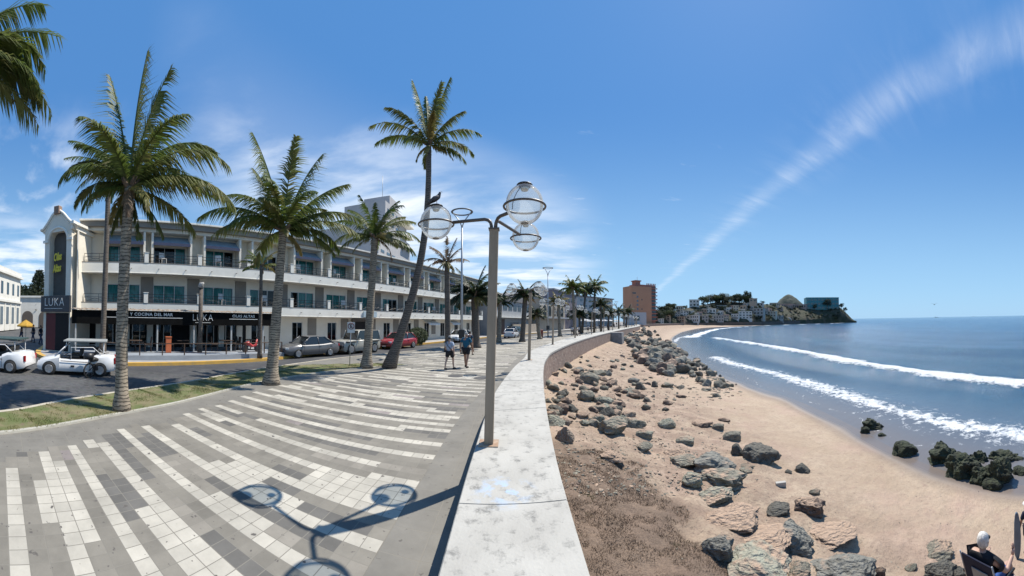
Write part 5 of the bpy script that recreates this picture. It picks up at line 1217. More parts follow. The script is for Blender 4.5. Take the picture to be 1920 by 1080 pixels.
def norfolk():
    p = atD(72, 600, 74); e = empty('norfolk_pine', Vector((p.x, p.y, 0)), 0, 'tall conical pine behind the arcaded house at the end of the side street', 'pine tree')
    r = random.Random(6); H = 13.2; MB().tube([(0,0,0),(0,0,H)], [.35,.03], 7).build('trunk', MTD, e); mb = MB()
    for i in range(20):
        z = 2.2+i*(H-2.4)/20; L_ = (1-(i/20))**.8*3.6+.35
        for k in range(7):
            a = k*2*pi/7+i*.5+r.uniform(-.2,.2); d = Vector((cos(a), sin(a), .18)); q = [Vector((0,0,z))+d*L_*t+Vector((0,0,.25*L_*t*t*.4)) for t in (0,.5,1)]
            for t in np.linspace(.15, 1, 9):
                c = q[0].lerp(q[2], t); leafball(mb, c, .26, .26, .2, 7, .22, r)
    mb.build('crown', M_fol2, e, fixn=False)
norfolk()
TP = [tree_of(tree_proto(s, m)) for s, m in ((1, M_fol), (2, M_fol2), (3, M_fol2))]
for t, (x, y, s, lb) in zip(TP, ((30,598,2.6,'tree behind the white town house roof line'),(48,600,3.4,'dark leafy tree left of the tall conical pine'),(98,598,3.0,'dark tree hidden behind the foot of the corner tower'))):
    p = atD(x, y, 82); t[0].location = (p.x, p.y, 1.6*s/2.6); t[0].scale = (s*1.6,)*3; tag(t[0], lb, 'tree')
for i, (x, D, s, lb) in enumerate(((1004,95,3.2,'dark street tree behind the second globe lamp'),(1024,104,2.6,'street tree beside the arched terrace house'),(1060,112,3.0,'street tree under the short yellowish palm'),(1086,120,3.4,'dark street tree below the tall three palms'),(1108,126,3.0,'street tree in front of the left end of the apartment block'),(1128,130,3.4,'street tree in front of the middle of the apartment block'),(1150,150,3.4,'dark street tree below the far ring lights'),(1170,170,3.4,'dark street tree left of the white annexe'))):
    p = atD(x, 600, D); place(TP[i % 3], Vector((p.x, p.y, s*.6)), i, s, lb)
# ---------- headland ----------
CR = [(1215,603,9),(1226,596,12),(1240,589,18),(1262,583,25),(1290,577,32),(1318,571,40),(1345,566,52),(1380,566,60),(1420,569,62),(1460,572,66),(1500,573,62),(1530,574,48),(1555,574,34),(1574,575,22),(1586,586,14),(1597,598,8),(1604,603,4)]
FR = [(1215,258),(1235,268),(1262,288),(1300,305),(1345,318),(1400,332),(1450,372),(1500,420),(1550,452),(1585,462),(1604,470)]
def interp(T_, x, k=1): 
    for a, b in zip(T_, T_[1:]):
        if x <= b[0]: t = max(0, (x-a[0])/(b[0]-a[0])); return lerp(a[k], b[k], t)
    return T_[-1][k]
hv = []; hf = []; NX = 260; RO = [-.15,-.04,0,.01,.03]+list(np.linspace(.06, 1, 26))+[1.15,1.4,1.8,2.4]
for i in range(NX):
    x = lerp(1206, 1606, i/(NX-1)); Df = interp(FR, x); wd = interp(CR, x, 2); yt = interp(CR, x, 1); d = ray(x, 600).xy.normalized()
    Dc = Df+wd; yh = PY+12*cos((x-960)/F); hc = CH+(yh-yt)/F*Dc
    for u in RO:
        D = Df+wd*u; P = d*D; q = Vector((P.x, P.y, 0))
        cliff = fade(x, 1520, 1580)
        g = u**lerp(.72, .42, cliff) if u > 0 else 0
        wall = 2.6*fade(1604-x, 0, 60) if u > .005 else 0
        if u <= 0: z = -3.2+u*20
        elif u <= 1: z = max(-1.2+wall*.0, lerp(ZS+1.2+wall, hc, g))+.9*mn.noise(q*.06)*g+(.9*mn.noise(q*.16)+.5*mn.noise(q*.5))*(.25+.75*cliff)
        else: z = lerp(hc, -1, min(1, (u-1)/1.4))
        hv.append((P.x, P.y, z))
nr_ = len(RO); hf = [(i*nr_+j, (i+1)*nr_+j, (i+1)*nr_+j+1, i*nr_+j+1) for i in range(NX-1) for j in range(nr_-1)]
M_hill = mat('scrubby_hill', (.055,.055,.032), .95, (.095,.078,.055), .08, .8, .6, stain=((.035,.042,.020), .15, .42, .56), dist=2., det=9)
hb = MB(); hb.add(hv, hf, True); ho = hb.build('hills', M_hill, fixn=False); ho['kind'] = 'structure'
if ho.data.polygons[2000].normal.z < 0: ho.data.flip_normals()
HB = BVHTree.FromPolygons([Vector(v) for v in hv], hf)
def onhill(x, y):
    h = HB.ray_cast(Vector((0,0,CH)), ray(x, y).normalized()); return h[0]
# steep dark cone hill beyond
def cone_hill():
    c = atD(1479, 600, 760); r = random.Random(2); v = []; f = []; n = 60; m_ = 24
    for j in range(m_+1):
        t = j/m_
        for i in range(n):
            a = 2*pi*i/n; R_ = 58*t*(1+.12*mn.noise(Vector((cos(a), sin(a), 3)))); q = Vector((c.x+R_*cos(a), c.y+R_*sin(a), 0)); z = 60*(1-t**1.5)+2+3*mn.noise(q*.05)+1.5*mn.noise(q*.15); v.append((q.x, q.y, z))
    for j in range(m_):
        for i in range(n): f.append((j*n+i, j*n+(i+1) % n, (j+1)*n+(i+1) % n, (j+1)*n+i))
    mb = MB(); mb.add(v, f, True); o = mb.build('cone_hill', mat('rocky_green_hill', (.05,.065,.045), .95, (.085,.09,.07), .05, .6, .3, dist=1.5)); o['kind'] = 'structure'
cone_hill()
# dark low seawall of the far shore, and rocks at its foot
pts = [at(x, y, ZS) for x, y in ((1262,612),(1300,612.5),(1345,613),(1400,611.8),(1440,610.5),(1485,609),(1500,608.4))]
pp = [ray(x, 600).xy.normalized()*(interp(FR, x)-2.5) for x in (1225,1250,1280,1310,1345,1400,1450,1485,1500)]
P_ = spline([(p.x, p.y) for p in pp], 90)[0]; ob = kerb('far_seawall', P_, 1.2, -3.6, .6, mat('dark_seawall', (.085,.07,.06), .9, (.13,.105,.085), .3), None)
del ob['kind']; tag(ob, 'low dark seawall along the far shore below the hillside houses', 'wall')
rr = random.Random(12)
def far_house(x, y, w, h, d, m, label, nx=3, nz=2, name='hillside_house', wm=M_win, roof=None, fw=.5, group=None):
    p = onhill(x, y) or atD(x, y, 330); D = hypot(p.x, p.y); k = D/F; w, h = w*k, h*k; d = d*k; th = atan2(p.x, p.y)
    e = empty(name, p-Vector((0,0,1.)), -th+rr.uniform(-.35,.35), label, 'house', group)
    MB().b2(-w/2, w/2, 0, d, -3, h+1).build('wall', m, e)
    MB().b2(-w/2-.3, w/2+.3, -.3, d+.1, h+1, h+1.35).build('roof', roof or m, e)
    if nx: rect_windows(e, -w/2, w/2, 1.0, h+1, nx, nz, fw, .5, -.03, wm)
    return e
hm = [mat('far_white_wall', (.60,.585,.55), .85), mat('far_cream_wall', (.52,.46,.37), .85), mat('far_grey_wall', (.36,.35,.33), .85), mat('far_tan_wall', (.40,.30,.22), .85), mat('far_pink_wall', (.46,.32,.27), .85), mat('far_teal_wall', (.03,.21,.23), .5)]
HS = [ # x, y(base), w, h, mat, floors-cols, label
 (1302,575,19,13,0,3,2,'white terraced villa on the crest under the tallest trees'),(1268,594,14,9,2,3,2,'grey house beside the dark trees right of the orange tower'),(1284,592,16,9,0,3,2,'long pale house below the left villas'),
 (1300,604,20,13,0,5,2,'broad white house with rows of dark openings near the sand'),(1276,604,14,10,3,3,2,'tan house low behind the beach'),(1322,603,12,11,2,2,2,'narrow grey house low behind the beach'),
 (1336,587,12,8,0,2,1,'small white house with a gable in mid slope'),(1352,590,12,7,1,2,1,'cream house in mid slope'),(1367,586,10,9,0,2,1,'white cube house in mid slope'),(1380,583,10,10,1,2,2,'tall cream house in upper mid slope'),
 (1350,579,12,6,2,2,1,'grey house just below the wooded crest'),(1328,578,9,6,1,2,1,'little cream house just below the wooded crest'),(1393,581,12,8,3,2,1,'tan house near the middle of the headland'),
 (1345,603,24,11,2,5,2,'long grey block above the dark seawall opening'),(1378,599,14,10,0,3,2,'white house above the right part of the far seawall'),(1398,598,26,14,0,4,3,'white three storey block with long balconies'),
 (1422,596,20,18,2,3,3,'tall glassy grey apartment block on the slope'),(1404,580,20,11,2,3,2,'grey flat roofed house above the white balcony block'),(1447,594,16,10,1,3,2,'beige house right of the glassy block'),(1462,600,14,8,2,3,1,'low grey house above the stairs to the rocks'),
 (1412,566,14,6,3,2,1,'small tan house on the ridge'),(1452,574,18,6,1,4,1,'long low cream house on the ridge'),(1478,576,26,6,4,6,1,'long pinkish terrace of houses on the ridge'),(1500,578,24,7,4,5,1,'pinkish house row next to the teal building'),
 (1250,600,12,9,3,2,2,'brownish house behind trees at the left end of the headland'),(1238,606,14,8,0,3,2,'pale low house beside the foot of the orange tower'),(1312,593,10,8,4,2,1,'pink house above the broad white house'),(1434,585,14,8,4,2,1,'pink house right of the grey flat roofed house'),
 (1362,597,10,7,4,2,1,'little pink house above the long grey block'),(1388,592,10,7,2,2,1,'little grey house between two white houses'),(1320,586,10,6,3,2,1,'little tan house beside the gabled white house'),(1340,596,10,6,1,2,1,'small cream house above the long grey block'),
 (1425,574,12,6,0,2,1,'small white house on the ridge left of the cone hill'),(1290,598,8,6,1,1,1,'tiny cream house left of the broad white house')]
for x, y, w, h, mi, nx, nz, lb in HS: far_house(x, y, w, h, w*.6, hm[mi], lb, nx, nz)
hr_ = random.Random(21)
for i in range(34):
    x = hr_.uniform(1268, 1492); y = hr_.uniform(576, 601); w = hr_.uniform(7, 13)
    if x > 1440 and y > 590: continue
    far_house(x, y, w, hr_.uniform(4, 8), w*.7, hm[hr_.choice([0,0,1,1,2,4])], ('small pale house crowded '+('low on the left' if x < 1340 and y > 588 else 'high on the left' if x < 1340 else 'low in the middle' if x < 1410 and y > 588 else 'high in the middle' if x < 1410 else 'on the right')+' of the hillside, '+('narrow' if w < 9 else 'wide' if w > 11 else 'medium')+' front'), hr_.choice([2,3]), 1, group='small pale hillside houses')
e = far_house(1543,581,62,23,34,hm[5],'large teal glass fronted building on top of the cliff',9,3,'cliff_top_building', mat('teal_glass_window', (.015,.10,.12), .2, spec=.8), mat('dark_teal_roof', (.03,.12,.13), .7), .7); e['category'] = 'building'
# white curved stair walls and ramp
for i, (x, y) in enumerate(((1484,600),(1491,601))):
    p = onhill(x, y) or atD(x, y, 400); th = atan2(p.x, p.y); e = empty('stair_wall', p, -th, ('upper' if i == 0 else 'lower')+' of two white curved stair walls at the foot of the headland', 'wall')
    MB().tube([(-8,1,4.5),(-4,.5,3.2),(-1,0,1.5),(0,-1,-.8)], .55, 6).build('wall', hm[0], e)
# trees on the ridge and between the houses
tl = ['round tree of the wood on the headland crest','dark tree standing among the hillside houses','tree in the dark clump right of the orange tower']
spots = []
for i in range(42): spots.append((rr.uniform(1318,1405), rr.uniform(560,572), rr.uniform(3.4,6), 0))
for i in range(80): spots.append((rr.uniform(1262,1500), rr.uniform(568,602), rr.uniform(1.4,3.0), 1))
for i in range(30): spots.append((rr.uniform(1228,1262), rr.uniform(578,604), rr.uniform(3.0,5), 2))
for i in range(16): spots.append((rr.uniform(1400,1575), rr.uniform(568,577), rr.uniform(1.6,3.2), 1))
for i in range(75): spots.append((rr.uniform(1425,1575), rr.uniform(576,602), rr.uniform(1.0,2.2), 1))
for x, y, s, g in spots:
    if 1505 < x < 1560 and y < 580: continue
    p = onhill(x, y)
    if p is None:
        p = onhill(x, y+6)
        if p is None: continue
    place(TP[rr.choice([0,1,2])], p+Vector((0,0,s*.25)), rr.uniform(0,6.28), (s*1.25, s*1.25, s), ('large ' if s > (4.8 if g == 0 else 4.2 if g == 2 else 2.3) else 'small ')+(tl[g] if g != 1 else 'dark hillside tree')+((', left side' if x < 1360 else ', right side') if g == 0 else (', low down' if y > 590 else ', high up') if g == 2 else ', '+('low on the left of the slope' if x < 1360 and y > 588 else 'high on the left of the slope' if x < 1360 else 'near the ridge in the middle' if y < 585 and x < 1430 else 'low in the middle' if x < 1430 else ('right of the cone hill, ' if x > 1500 else 'in front of the cone hill, ' if x > 1460 else 'left of the cone hill, ')+('on the skyline' if y < 578 else 'in mid slope' if y < 590 else 'near the water'))), ['wood on the headland crest','trees among the hillside houses','dark clump beside the orange tower'][g])
palm_spots = [(1400,566,12,'tallest spreading tree on the ridge left of the cone hill'),(1551,583,13,'dark tree in front of the teal building on the cliff'),(1528,584,8,'small dark tree below the teal building'),(1560,572,8,'leaning tree at the edge of the cliff top'),(1578,582,8,'wispy tree clinging to the cliff edge'),(1585,588,7,'lowest wispy tree on the cliff edge')]
for x, y, s, lb in palm_spots:
    p = onhill(x, y) or onhill(x, y+5)
    if p: place(TP[1], p+Vector((0,0,s*.35)), x, (s*.5, s*.5, s*.62), lb)
# ---------- globe lamps ----------
M_pole = mat('weathered_steel', (.36,.28,.20), .6, (.26,.20,.14), 6, metal=.1, sc=(1,1,.15)); M_arm = mat('bronze_pipe', (.12,.10,.085), .45, metal=.4)
M_globe = thin_glass('clear_acrylic', (.90,.92,.92), .16, .17, .03)
def make_lamp(h0=3.35, tilt=.08):
    root = empty('globe_lamp'); hr = h0+.2
    mb = MB(); w = .07; vs = [(-w,-w,0),(w,-w,0),(w,w,0),(-w,w,0)]+[(x+tilt, y, h0) for x, y in ((-w,-w),(w,-w),(w,w),(-w,w))]
    mb.add(vs, [(0,3,2,1),(4,5,6,7),(0,1,5,4),(1,2,6,5),(2,3,7,6),(3,0,4,7)]); mb.build('pole', M_pole, root, bevel=.006)
    MB().box((.0,0,.008),(.30,.30,.016)).build('base_plate', mat('rusty_plate', (.42,.33,.25), .8, (.30,.18,.11), 6), root)
    MB().box((tilt,0,h0+.008),(.17,.17,.02)).build('collar', M_arm, root)
    for j, (dx, dy) in enumerate(((-.90,.18),(.54,-.53),(.63,1.22))):
        d = Vector((dx-tilt, dy, 0)); L_ = d.length; u = d.normalized(); st = Vector((tilt, 0, h0))+u*.045
        pts = [st, st+Vector((0,0,.07))]+[st+Vector((0,0,.07))+u*(.11*(1-cos(a)))+Vector((0,0,.11*sin(a))) for a in (.5,1.0,pi/2)]+[Vector((tilt,0,hr-.02))+u*(L_-.30)]
        MB().tube(pts, .027, 10).build('arm', M_arm, root)
        c = Vector((dx, dy, hr))
        a = 2*pi; rg = MB().tube([(.295*cos(a*k/40), .295*sin(a*k/40), 0) for k in range(40)], .016, 8, closed=True).build('ring', M_arm, root, c-Vector((0,0,.02)))
        prof = [(max(.004, .268*sin(pi*k/28)), -.28*cos(pi*k/28)) for k in range(29)]
        g = MB().lathe(prof, 40).build('globe', M_globe, root, c+Vector((0,0,.01)))
        MB().lathe([(.03,.0),(.105,-.004),(.115,.008),(.105,.02),(.02,.028)], 24, (0,0,.268)).build('cap', M_blk, g)
        MB().lathe([(.01,0),(.055,.0),(.06,.012),(.03,.03),(.01,.032)], 16, (0,0,-.272)).build('drain_disc', M_arm, g)
        MB().tube([(-u.x*.0-.262*u.x, -.262*u.y, 0)]+[(-u.x*.27*cos(b)*1., -u.y*.27*cos(b), .28*sin(b)) for b in (.3,.6,.9,1.15,1.4)], .006, 5).build('wire', M_blk, g)
        MB().lathe([(.01,.0),(.05,.0),(.065,.03),(.035,.06),(.01,.065)], 14, (0,0,.20)).build('bulb_holder', mat('lamp_reflector', (.7,.66,.55), .3, metal=.5), g)
    return root
L1 = make_lamp(); L1.location = at(916.5, 832, .5); tag(L1, 'nearest three globe lamp on the seawall, a pigeon sitting on its left globe', 'street lamp', 'globe lamps on the seawall')
LT = tree_of(L1)
# next lamps follow the wall every 11 metres
arc = [0.]; mid = [a.lerp(b, .32) for a, b in zip(wi, wo)]
for a, b in zip(mid, mid[1:]): arc.append(arc[-1]+(b-a).length)
def wallpt(s):
    j = int(np.searchsorted(arc, s)); j = max(1, min(NR-1, j)); t = (s-arc[j-1])/(arc[j]-arc[j-1]); return mid[j-1].lerp(mid[j], t), (mid[j]-mid[j-1])
s0 = arc[min(range(NR), key=lambda i: abs(mid[i].y-5.11))]
ordn = ['second','third','fourth','fifth','sixth','seventh','eighth','ninth','tenth','eleventh','twelfth','thirteenth','fourteenth','fifteenth','sixteenth','seventeenth','eighteenth']
for i, nm in enumerate(ordn):
    p, t = wallpt(s0+11.15*(i+1)); b = atan2(t.x, t.y)
    place(LT, Vector((p.x, p.y, .5)), -b*.9, 1, nm+' three globe lamp along the seawall, counted from the nearest', 'globe lamps on the seawall')
for i, (x, y, lb) in enumerate(((1049,630.8,'globe lamp on the landward side of the promenade near the ring street light'),(1079,622.5,'globe lamp on the landward side, beside the group of strollers'),(1099,618,'globe lamp on the landward side under the tall palms'),(1122,614.5,'globe lamp on the landward side before the apartment block'))):
    c = place(LT, at(x, y, 0), .8*i-.6, (1,1,1.12), lb, 'globe lamps across the promenade')
# ---------- ring street lights ----------
M_gal = mat('galvanised_steel', (.42,.43,.44), .45, (.36,.37,.38), 5, metal=.4)
def ring_light():
    root = empty('ring_street_light')
    MB().tube([(0,0,0),(0,0,5),(0,0,9.5)], [.11,.085,.06], 10).build('pole', M_gal, root)
    MB().tube([(.75*cos(2*pi*k/36), .75*sin(2*pi*k/36), 10.62) for k in range(36)], .085, 8, closed=True, flat=.55).build('light_ring', mat('grey_metal_ring', (.16,.17,.18), .5, metal=.3), root)
    for sx in (-1, 1): MB().tube([(0,0,9.45),(.16*sx,0,9.9),(.70*sx,0,10.60)], [.05,.045,.04], 6).build('fork_arm', M_gal, root)
    MB().box((0,0,1.5),(.42,.30,.62)).build('control_box', M_blk, root, bevel=.02)
    return root
RL = ring_light(); RL.location = at(865.5,664,0); tag(RL, 'ring topped street light rising behind the nearest globe lamp', 'street light', 'ring street lights'); RLT = tree_of(RL)
place(RLT, at(1027.5,633,0), .6, 1, 'ring topped street light beside the third globe lamp', 'ring street lights')
for x, D, lb in ((1156,135,'left of two far ring street lights near the apartment block'),(1169,160,'right of two far ring street lights, nearest the orange tower')):
    p = atD(x, 600, D); place(RLT, Vector((p.x, p.y, 0)), .3, 1, lb, 'ring street lights')
# ---------- traffic sign, bin, covers ----------
B = at(655.5,687,0); th = atan2(B.x, B.y)
e = empty('traffic_sign', B, -th, 'white no parking sign with a crossed letter E on a thin post in the grass', 'traffic sign')
MB().tube([(0,0,0),(.06,0,2.35)], .022, 8).build('post', M_gal, e)
MB().box((.06,-.03,2.06),(.40,.012,.56)).build('plate', mat('white_sign_plate', (.72,.72,.70), .5), e, bevel=.004)
MB().tube([(.06+.155*cos(2*pi*k/28), -.042, 2.13+.155*sin(2*pi*k/28)) for k in range(28)], .022, 6, closed=True).box((.06,-.041,2.13),(.02,.012,.30),ry=radians(-45)).build('prohibition_ring', mat('sign_dark_red', (.16,.015,.015), .5), e)
text('lettering', 'E', .26, M_blk, e, (.06,-.037,2.04), ext=.003, bold=.008)
e = empty('litter_bin', at(1014,633,0), -.1, 'small dark red litter bin on the promenade past the second globe lamp', 'bin')
MB().lathe([(.25,0),(.33,.02),(.36,1.15),(.30,1.2)], 14, smooth=False).build('body', mat('dark_red_bin', (.22,.03,.02), .6), e)
for x, y, lb in ((854,705,'dark round manhole cover set in the striped paving'),(903,709,'round manhole cover in the paving behind the nearest lamp post')):
    p = at(x, y, .006); o = MB().lathe([(.02,0),(.34,0),(.34,.008),(.30,.010),(.02,.010)], 28, smooth=False).build('manhole_cover', mat('cast_iron', (.09,.085,.08), .7, (.05,.05,.05), 12), None, p); tag(o, lb, 'manhole cover')
# ---------- vehicles ----------
M_tyre = mat('black_rubber', (.018,.018,.018), .8); M_rim = mat('alloy_rim', (.45,.45,.46), .3, metal=.7); M_carglass = mat('tinted_car_glass', (.015,.018,.02), .08, spec=.9)
M_head = mat('headlight_glass', (.6,.62,.62), .1, spec=.9); M_tail = mat('tail_light_red', (.35,.01,.01), .25); M_trim = mat('black_plastic_trim', (.025,.025,.025), .6)
def paint(name, col): 
    if name in MATS: return MATS[name]
    m = mat(name, col, .28, tuple(c*.95 for c in col), 1, spec=.6); m.node_tree.nodes['Principled BSDF'].inputs['Coat Weight'].default_value = .6; return m
def wheel(parent, x, y, r, rim=M_rim):
    s = 1 if y > 0 else -1
    o = MB().lathe([(r*.62,-.10),(r*.93,-.10),(r,-.06),(r,.06),(r*.93,.10),(r*.62,.10)], 24, axis='Y').build('wheel', M_tyre, parent, (x, y, r))
    mb = MB(); mb.lathe([(r*.66,s*.10),(r*.64,s*.112),(r*.58,s*.108),(r*.2,s*.103),(.01,s*.103)], 20, axis='Y')
    for k in range(5): a = k*2*pi/5; mb.box((cos(a)*r*.34, s*.110, sin(a)*r*.34), (r*.5,.02,r*.16), ry=-a)
    mb.build('rim', rim, o); return o
def car(name, label, cat, col, L=4.6, Wd=1.76, H=1.45, prof=None, gh=None, r=.32, wx=(1.38,-1.32), belt=.92, box=False, group=None):
    """front at +x. prof: lower body side line (x, top z); gh: greenhouse (x at belt front, x roof front, x roof rear, x belt rear)"""
    R = empty(name, label=label, cat=cat, group=group); P = paint(col[0], col[1]); w = Wd/2
    n = len(prof); mb = MB(); vs = []; 
    def sec(x, zt):
        e_ = min(1., (L/2-abs(x))/.5+.0) if not box else min(1., (L/2-abs(x))/.12+.0); k = .80+.20*sqrt(max(0, e_)) ; ww = w*k; zl = .22 if abs(x) < L/2-.12 else .32
        return [(x,-ww*.90,zl),(x,-ww,zl+.14),(x,-ww*1.0,(zl+zt)/2+.05),(x,-ww*.965,zt-.10),(x,-ww*.84,zt),(x,0,zt+.025),(x,ww*.84,zt),(x,ww*.965,zt-.10),(x,ww,(zl+zt)/2+.05),(x,ww,zl+.14),(x,ww*.90,zl)]
    m_ = 11
    for x, z in prof: vs += sec(x, z)
    fs = [(i*m_+k, i*m_+(k+1) % m_, (i+1)*m_+(k+1) % m_, (i+1)*m_+k) for i in range(n-1) for k in range(m_)]+[tuple(range(m_)), tuple((n-1)*m_+k for k in range(m_-1, -1, -1))]
    mb.add(vs, fs, True); body = mb.build('body', P, R)
    try: body.data.set_sharp_from_angle(angle=radians(38))
    except Exception: pass
    a, b, c, d = gh; bw, rw = w*.90, w*(.74 if not box else .84); zb = belt-.03
    # glasshouse: a glass volume, with painted roof and pillars slightly proud of it
    g = MB(); g.add([(a,-bw,zb),(a,bw,zb),(d,bw,zb),(d,-bw,zb),(b,-rw,H-.03),(b,rw,H-.03),(c,rw,H-.03),(c,-rw,H-.03)], [(0,1,5,4),(1,2,6,5),(2,3,7,6),(3,0,4,7),(0,3,2,1),(4,5,6,7)]); g.build('windows', M_carglass, R)
    rf = MB(); rr2 = rw*.97
    pts = [(b-.02+.06, H-.035),(b-.15,H-.005),((b+c)/2,H+.02),(c+.12,H-.005),(c-.04,H-.035)]
    vs = []
    for x, z in pts: vs += [(x,-rw*1.01,z-.02),(x,-rw*.8,z+.012),(x,0,z+.03),(x,rw*.8,z+.012),(x,rw*1.01,z-.02)]
    rf.add(vs, [(i*5+k,i*5+k+1,(i+1)*5+k+1,(i+1)*5+k) for i in range(4) for k in range(4)], True)
    rf.build('roof', P, R)
    for s in (-1, 1):
        for q in (([(a+.02,s*bw*1.005,zb),(b,s*rw*1.01,H-.03)], .035), ([(d-.02,s*bw*1.005,zb),(c,s*rw*1.01,H-.03)], .05), ([((a+d)/2-.02,s*bw*1.01,zb),((b+c)/2-.02,s*rw*1.012,H-.03)], .03)): MB().tube(*q, 5).build('pillar', P, R)
    for s in (-1, 1):
        MB().box((L/2-.18, s*w*.66, .66),(.24,.36,.15), rz=s*-.35).build('headlight', M_head, R, bevel=.03)
        MB().box((-L/2+.10, s*w*.72, .80),(.16,.30,.18), rz=s*.3).build('tail_light', M_tail, R, bevel=.03)
        MB().box((a-.12, s*(w+.06), belt+.03),(.12,.18,.12)).build('mirror', P, R, bevel=.03)
        for x in ((a+d)/2-.12, d+.35): MB().box((x, s*(w*.995), belt-.14),(.16,.03,.03)).build('door_handle', P, R)
        for x in ((a+d)/2+.02, a-.1 if a < wx[0]-.45 else wx[0]-.5): MB().box((x, s*w*.998, .62),(.012,.012,.50)).build('door_gap', M_trim, R)
    MB().box((L/2-.04,0,.45),(.06,Wd*.55,.14)).build('grille', M_trim, R, bevel=.01)
    MB().box((L/2-.01,0,.30),(.03,.42,.10)).build('number_plate', M_white, R)
    for x in wx:
        for s in (-1, 1):
            MB().lathe([(.02,0),(r*1.10,0),(r*1.10,.02),(.02,.02)], 24, (x, s*(w-.035) if s > 0 else s*(w-.035)-.02, r+.01), smooth=False, axis='Y').build('wheel_arch', M_trim, R); wheel(R, x, s*(w-.075), r)
    return R
sedan_prof = [(-2.28,.62),(-2.25,.90),(-2.1,.99),(-1.5,1.0),(-.8,.95),(0,.93),(.8,.92),(1.0,.93),(1.5,.86),(2.0,.76),(2.22,.66),(2.28,.52)]
s1 = car('parked_car', 'silver grey four door sedan parked in front of the hotel', 'car', ('silver_grey_paint', (.11,.11,.115)), prof=sedan_prof, gh=(1.05,.30,-.95,-1.78)); s1.location = SN(13.2,19.2,-.146); s1.rotation_euler = (0,0,RZ+pi)
s3 = car('parked_car', 'red hatchback parked past the leaning palm in front of the hotel', 'car', ('red_car_paint', (.33,.015,.03)), L=4.1, H=1.5, prof=[(-2.04,.6),(-2.02,.95),(-1.8,1.02),(-1.2,1.0),(-.3,.96),(.6,.95),(.9,.95),(1.4,.88),(1.85,.76),(2.0,.62),(2.04,.5)], gh=(1.05,.25,-1.25,-1.9), wx=(1.28,-1.22)); s3.location = SN(24.0,19.9,-.146); s3.rotation_euler = (0,0,RZ+pi)
s4 = car('parked_car', 'white compact car half hidden behind the walking couple', 'car', ('white_car_paint', (.72,.72,.72)), L=4.0, H=1.5, prof=[(-1.98,.6),(-1.96,.95),(-1.7,1.02),(-1.2,1.0),(-.3,.96),(.6,.95),(.9,.95),(1.4,.88),(1.8,.76),(1.95,.62),(1.98,.5)], gh=(1.05,.25,-1.2,-1.85), wx=(1.25,-1.2)); s4.location = SN(36.2,20.0,-.146); s4.rotation_euler = (0,0,RZ+pi)
s2 = car('parked_jeep', 'beige boxy off road vehicle with a rear spare wheel parked behind the silver sedan', 'jeep', ('beige_car_paint', (.40,.385,.33)), L=4.1, Wd=1.85, H=1.82, prof=[(-2.0,.8),(-1.99,1.1),(-1.5,1.13),(0,1.12),(.55,1.12),(.6,1.08),(1.2,1.05),(1.85,1.02),(1.95,.95),(2.0,.7)], gh=(.62,.38,-1.85,-1.95), r=.40, wx=(1.3,-1.25), belt=1.12, box=True); s2.location = SN(18.0,19.4,-.146); s2.rotation_euler = (0,0,RZ+pi)
sp = MB().lathe([(.15,-.1),(.36,-.1),(.40,0),(.36,.1),(.15,.1)], 20, (-2.12,0,1.0), axis='X').build('spare_wheel', M_tyre, s2); MB().box((2.1,0,.62),(.2,1.7,.2)).build('bumper', M_trim, s2, bevel=.03)
for s in (-1, 1):
    for x in (1.3, -1.25): MB().box((x, s*.93, .96),(1.0,.2,.09)).build('fender', M_trim, s2, bevel=.02)
s5 = car('parked_van', 'dark blue green minivan parked beyond the date palm', 'van', ('dark_teal_paint', (.02,.04,.05)), L=4.8, Wd=1.85, H=1.75, prof=[(-2.38,.6),(-2.36,1.0),(-2.2,1.08),(-1,1.06),(.8,1.04),(1.3,.98),(1.9,.86),(2.3,.7),(2.38,.5)], gh=(1.5,.6,-1.9,-2.3), r=.34, wx=(1.5,-1.45), belt=1.04); s5.location = SN(56.5,19.6,-.146); s5.rotation_euler = (0,0,RZ)
place(tree_of(s4), SN(49,17.6,-.146), RZ+.1, 1, 'pale car driving just in front of the dark minivan')
place(tree_of(s4), at(1070,615.8,-.15), RZ-.3, 1, 'white car far down the road beside the strolling group'); place(tree_of(s1), at(1057,616.8,-.15), RZ-.3, 1, 'grey car far down the road behind the white one')
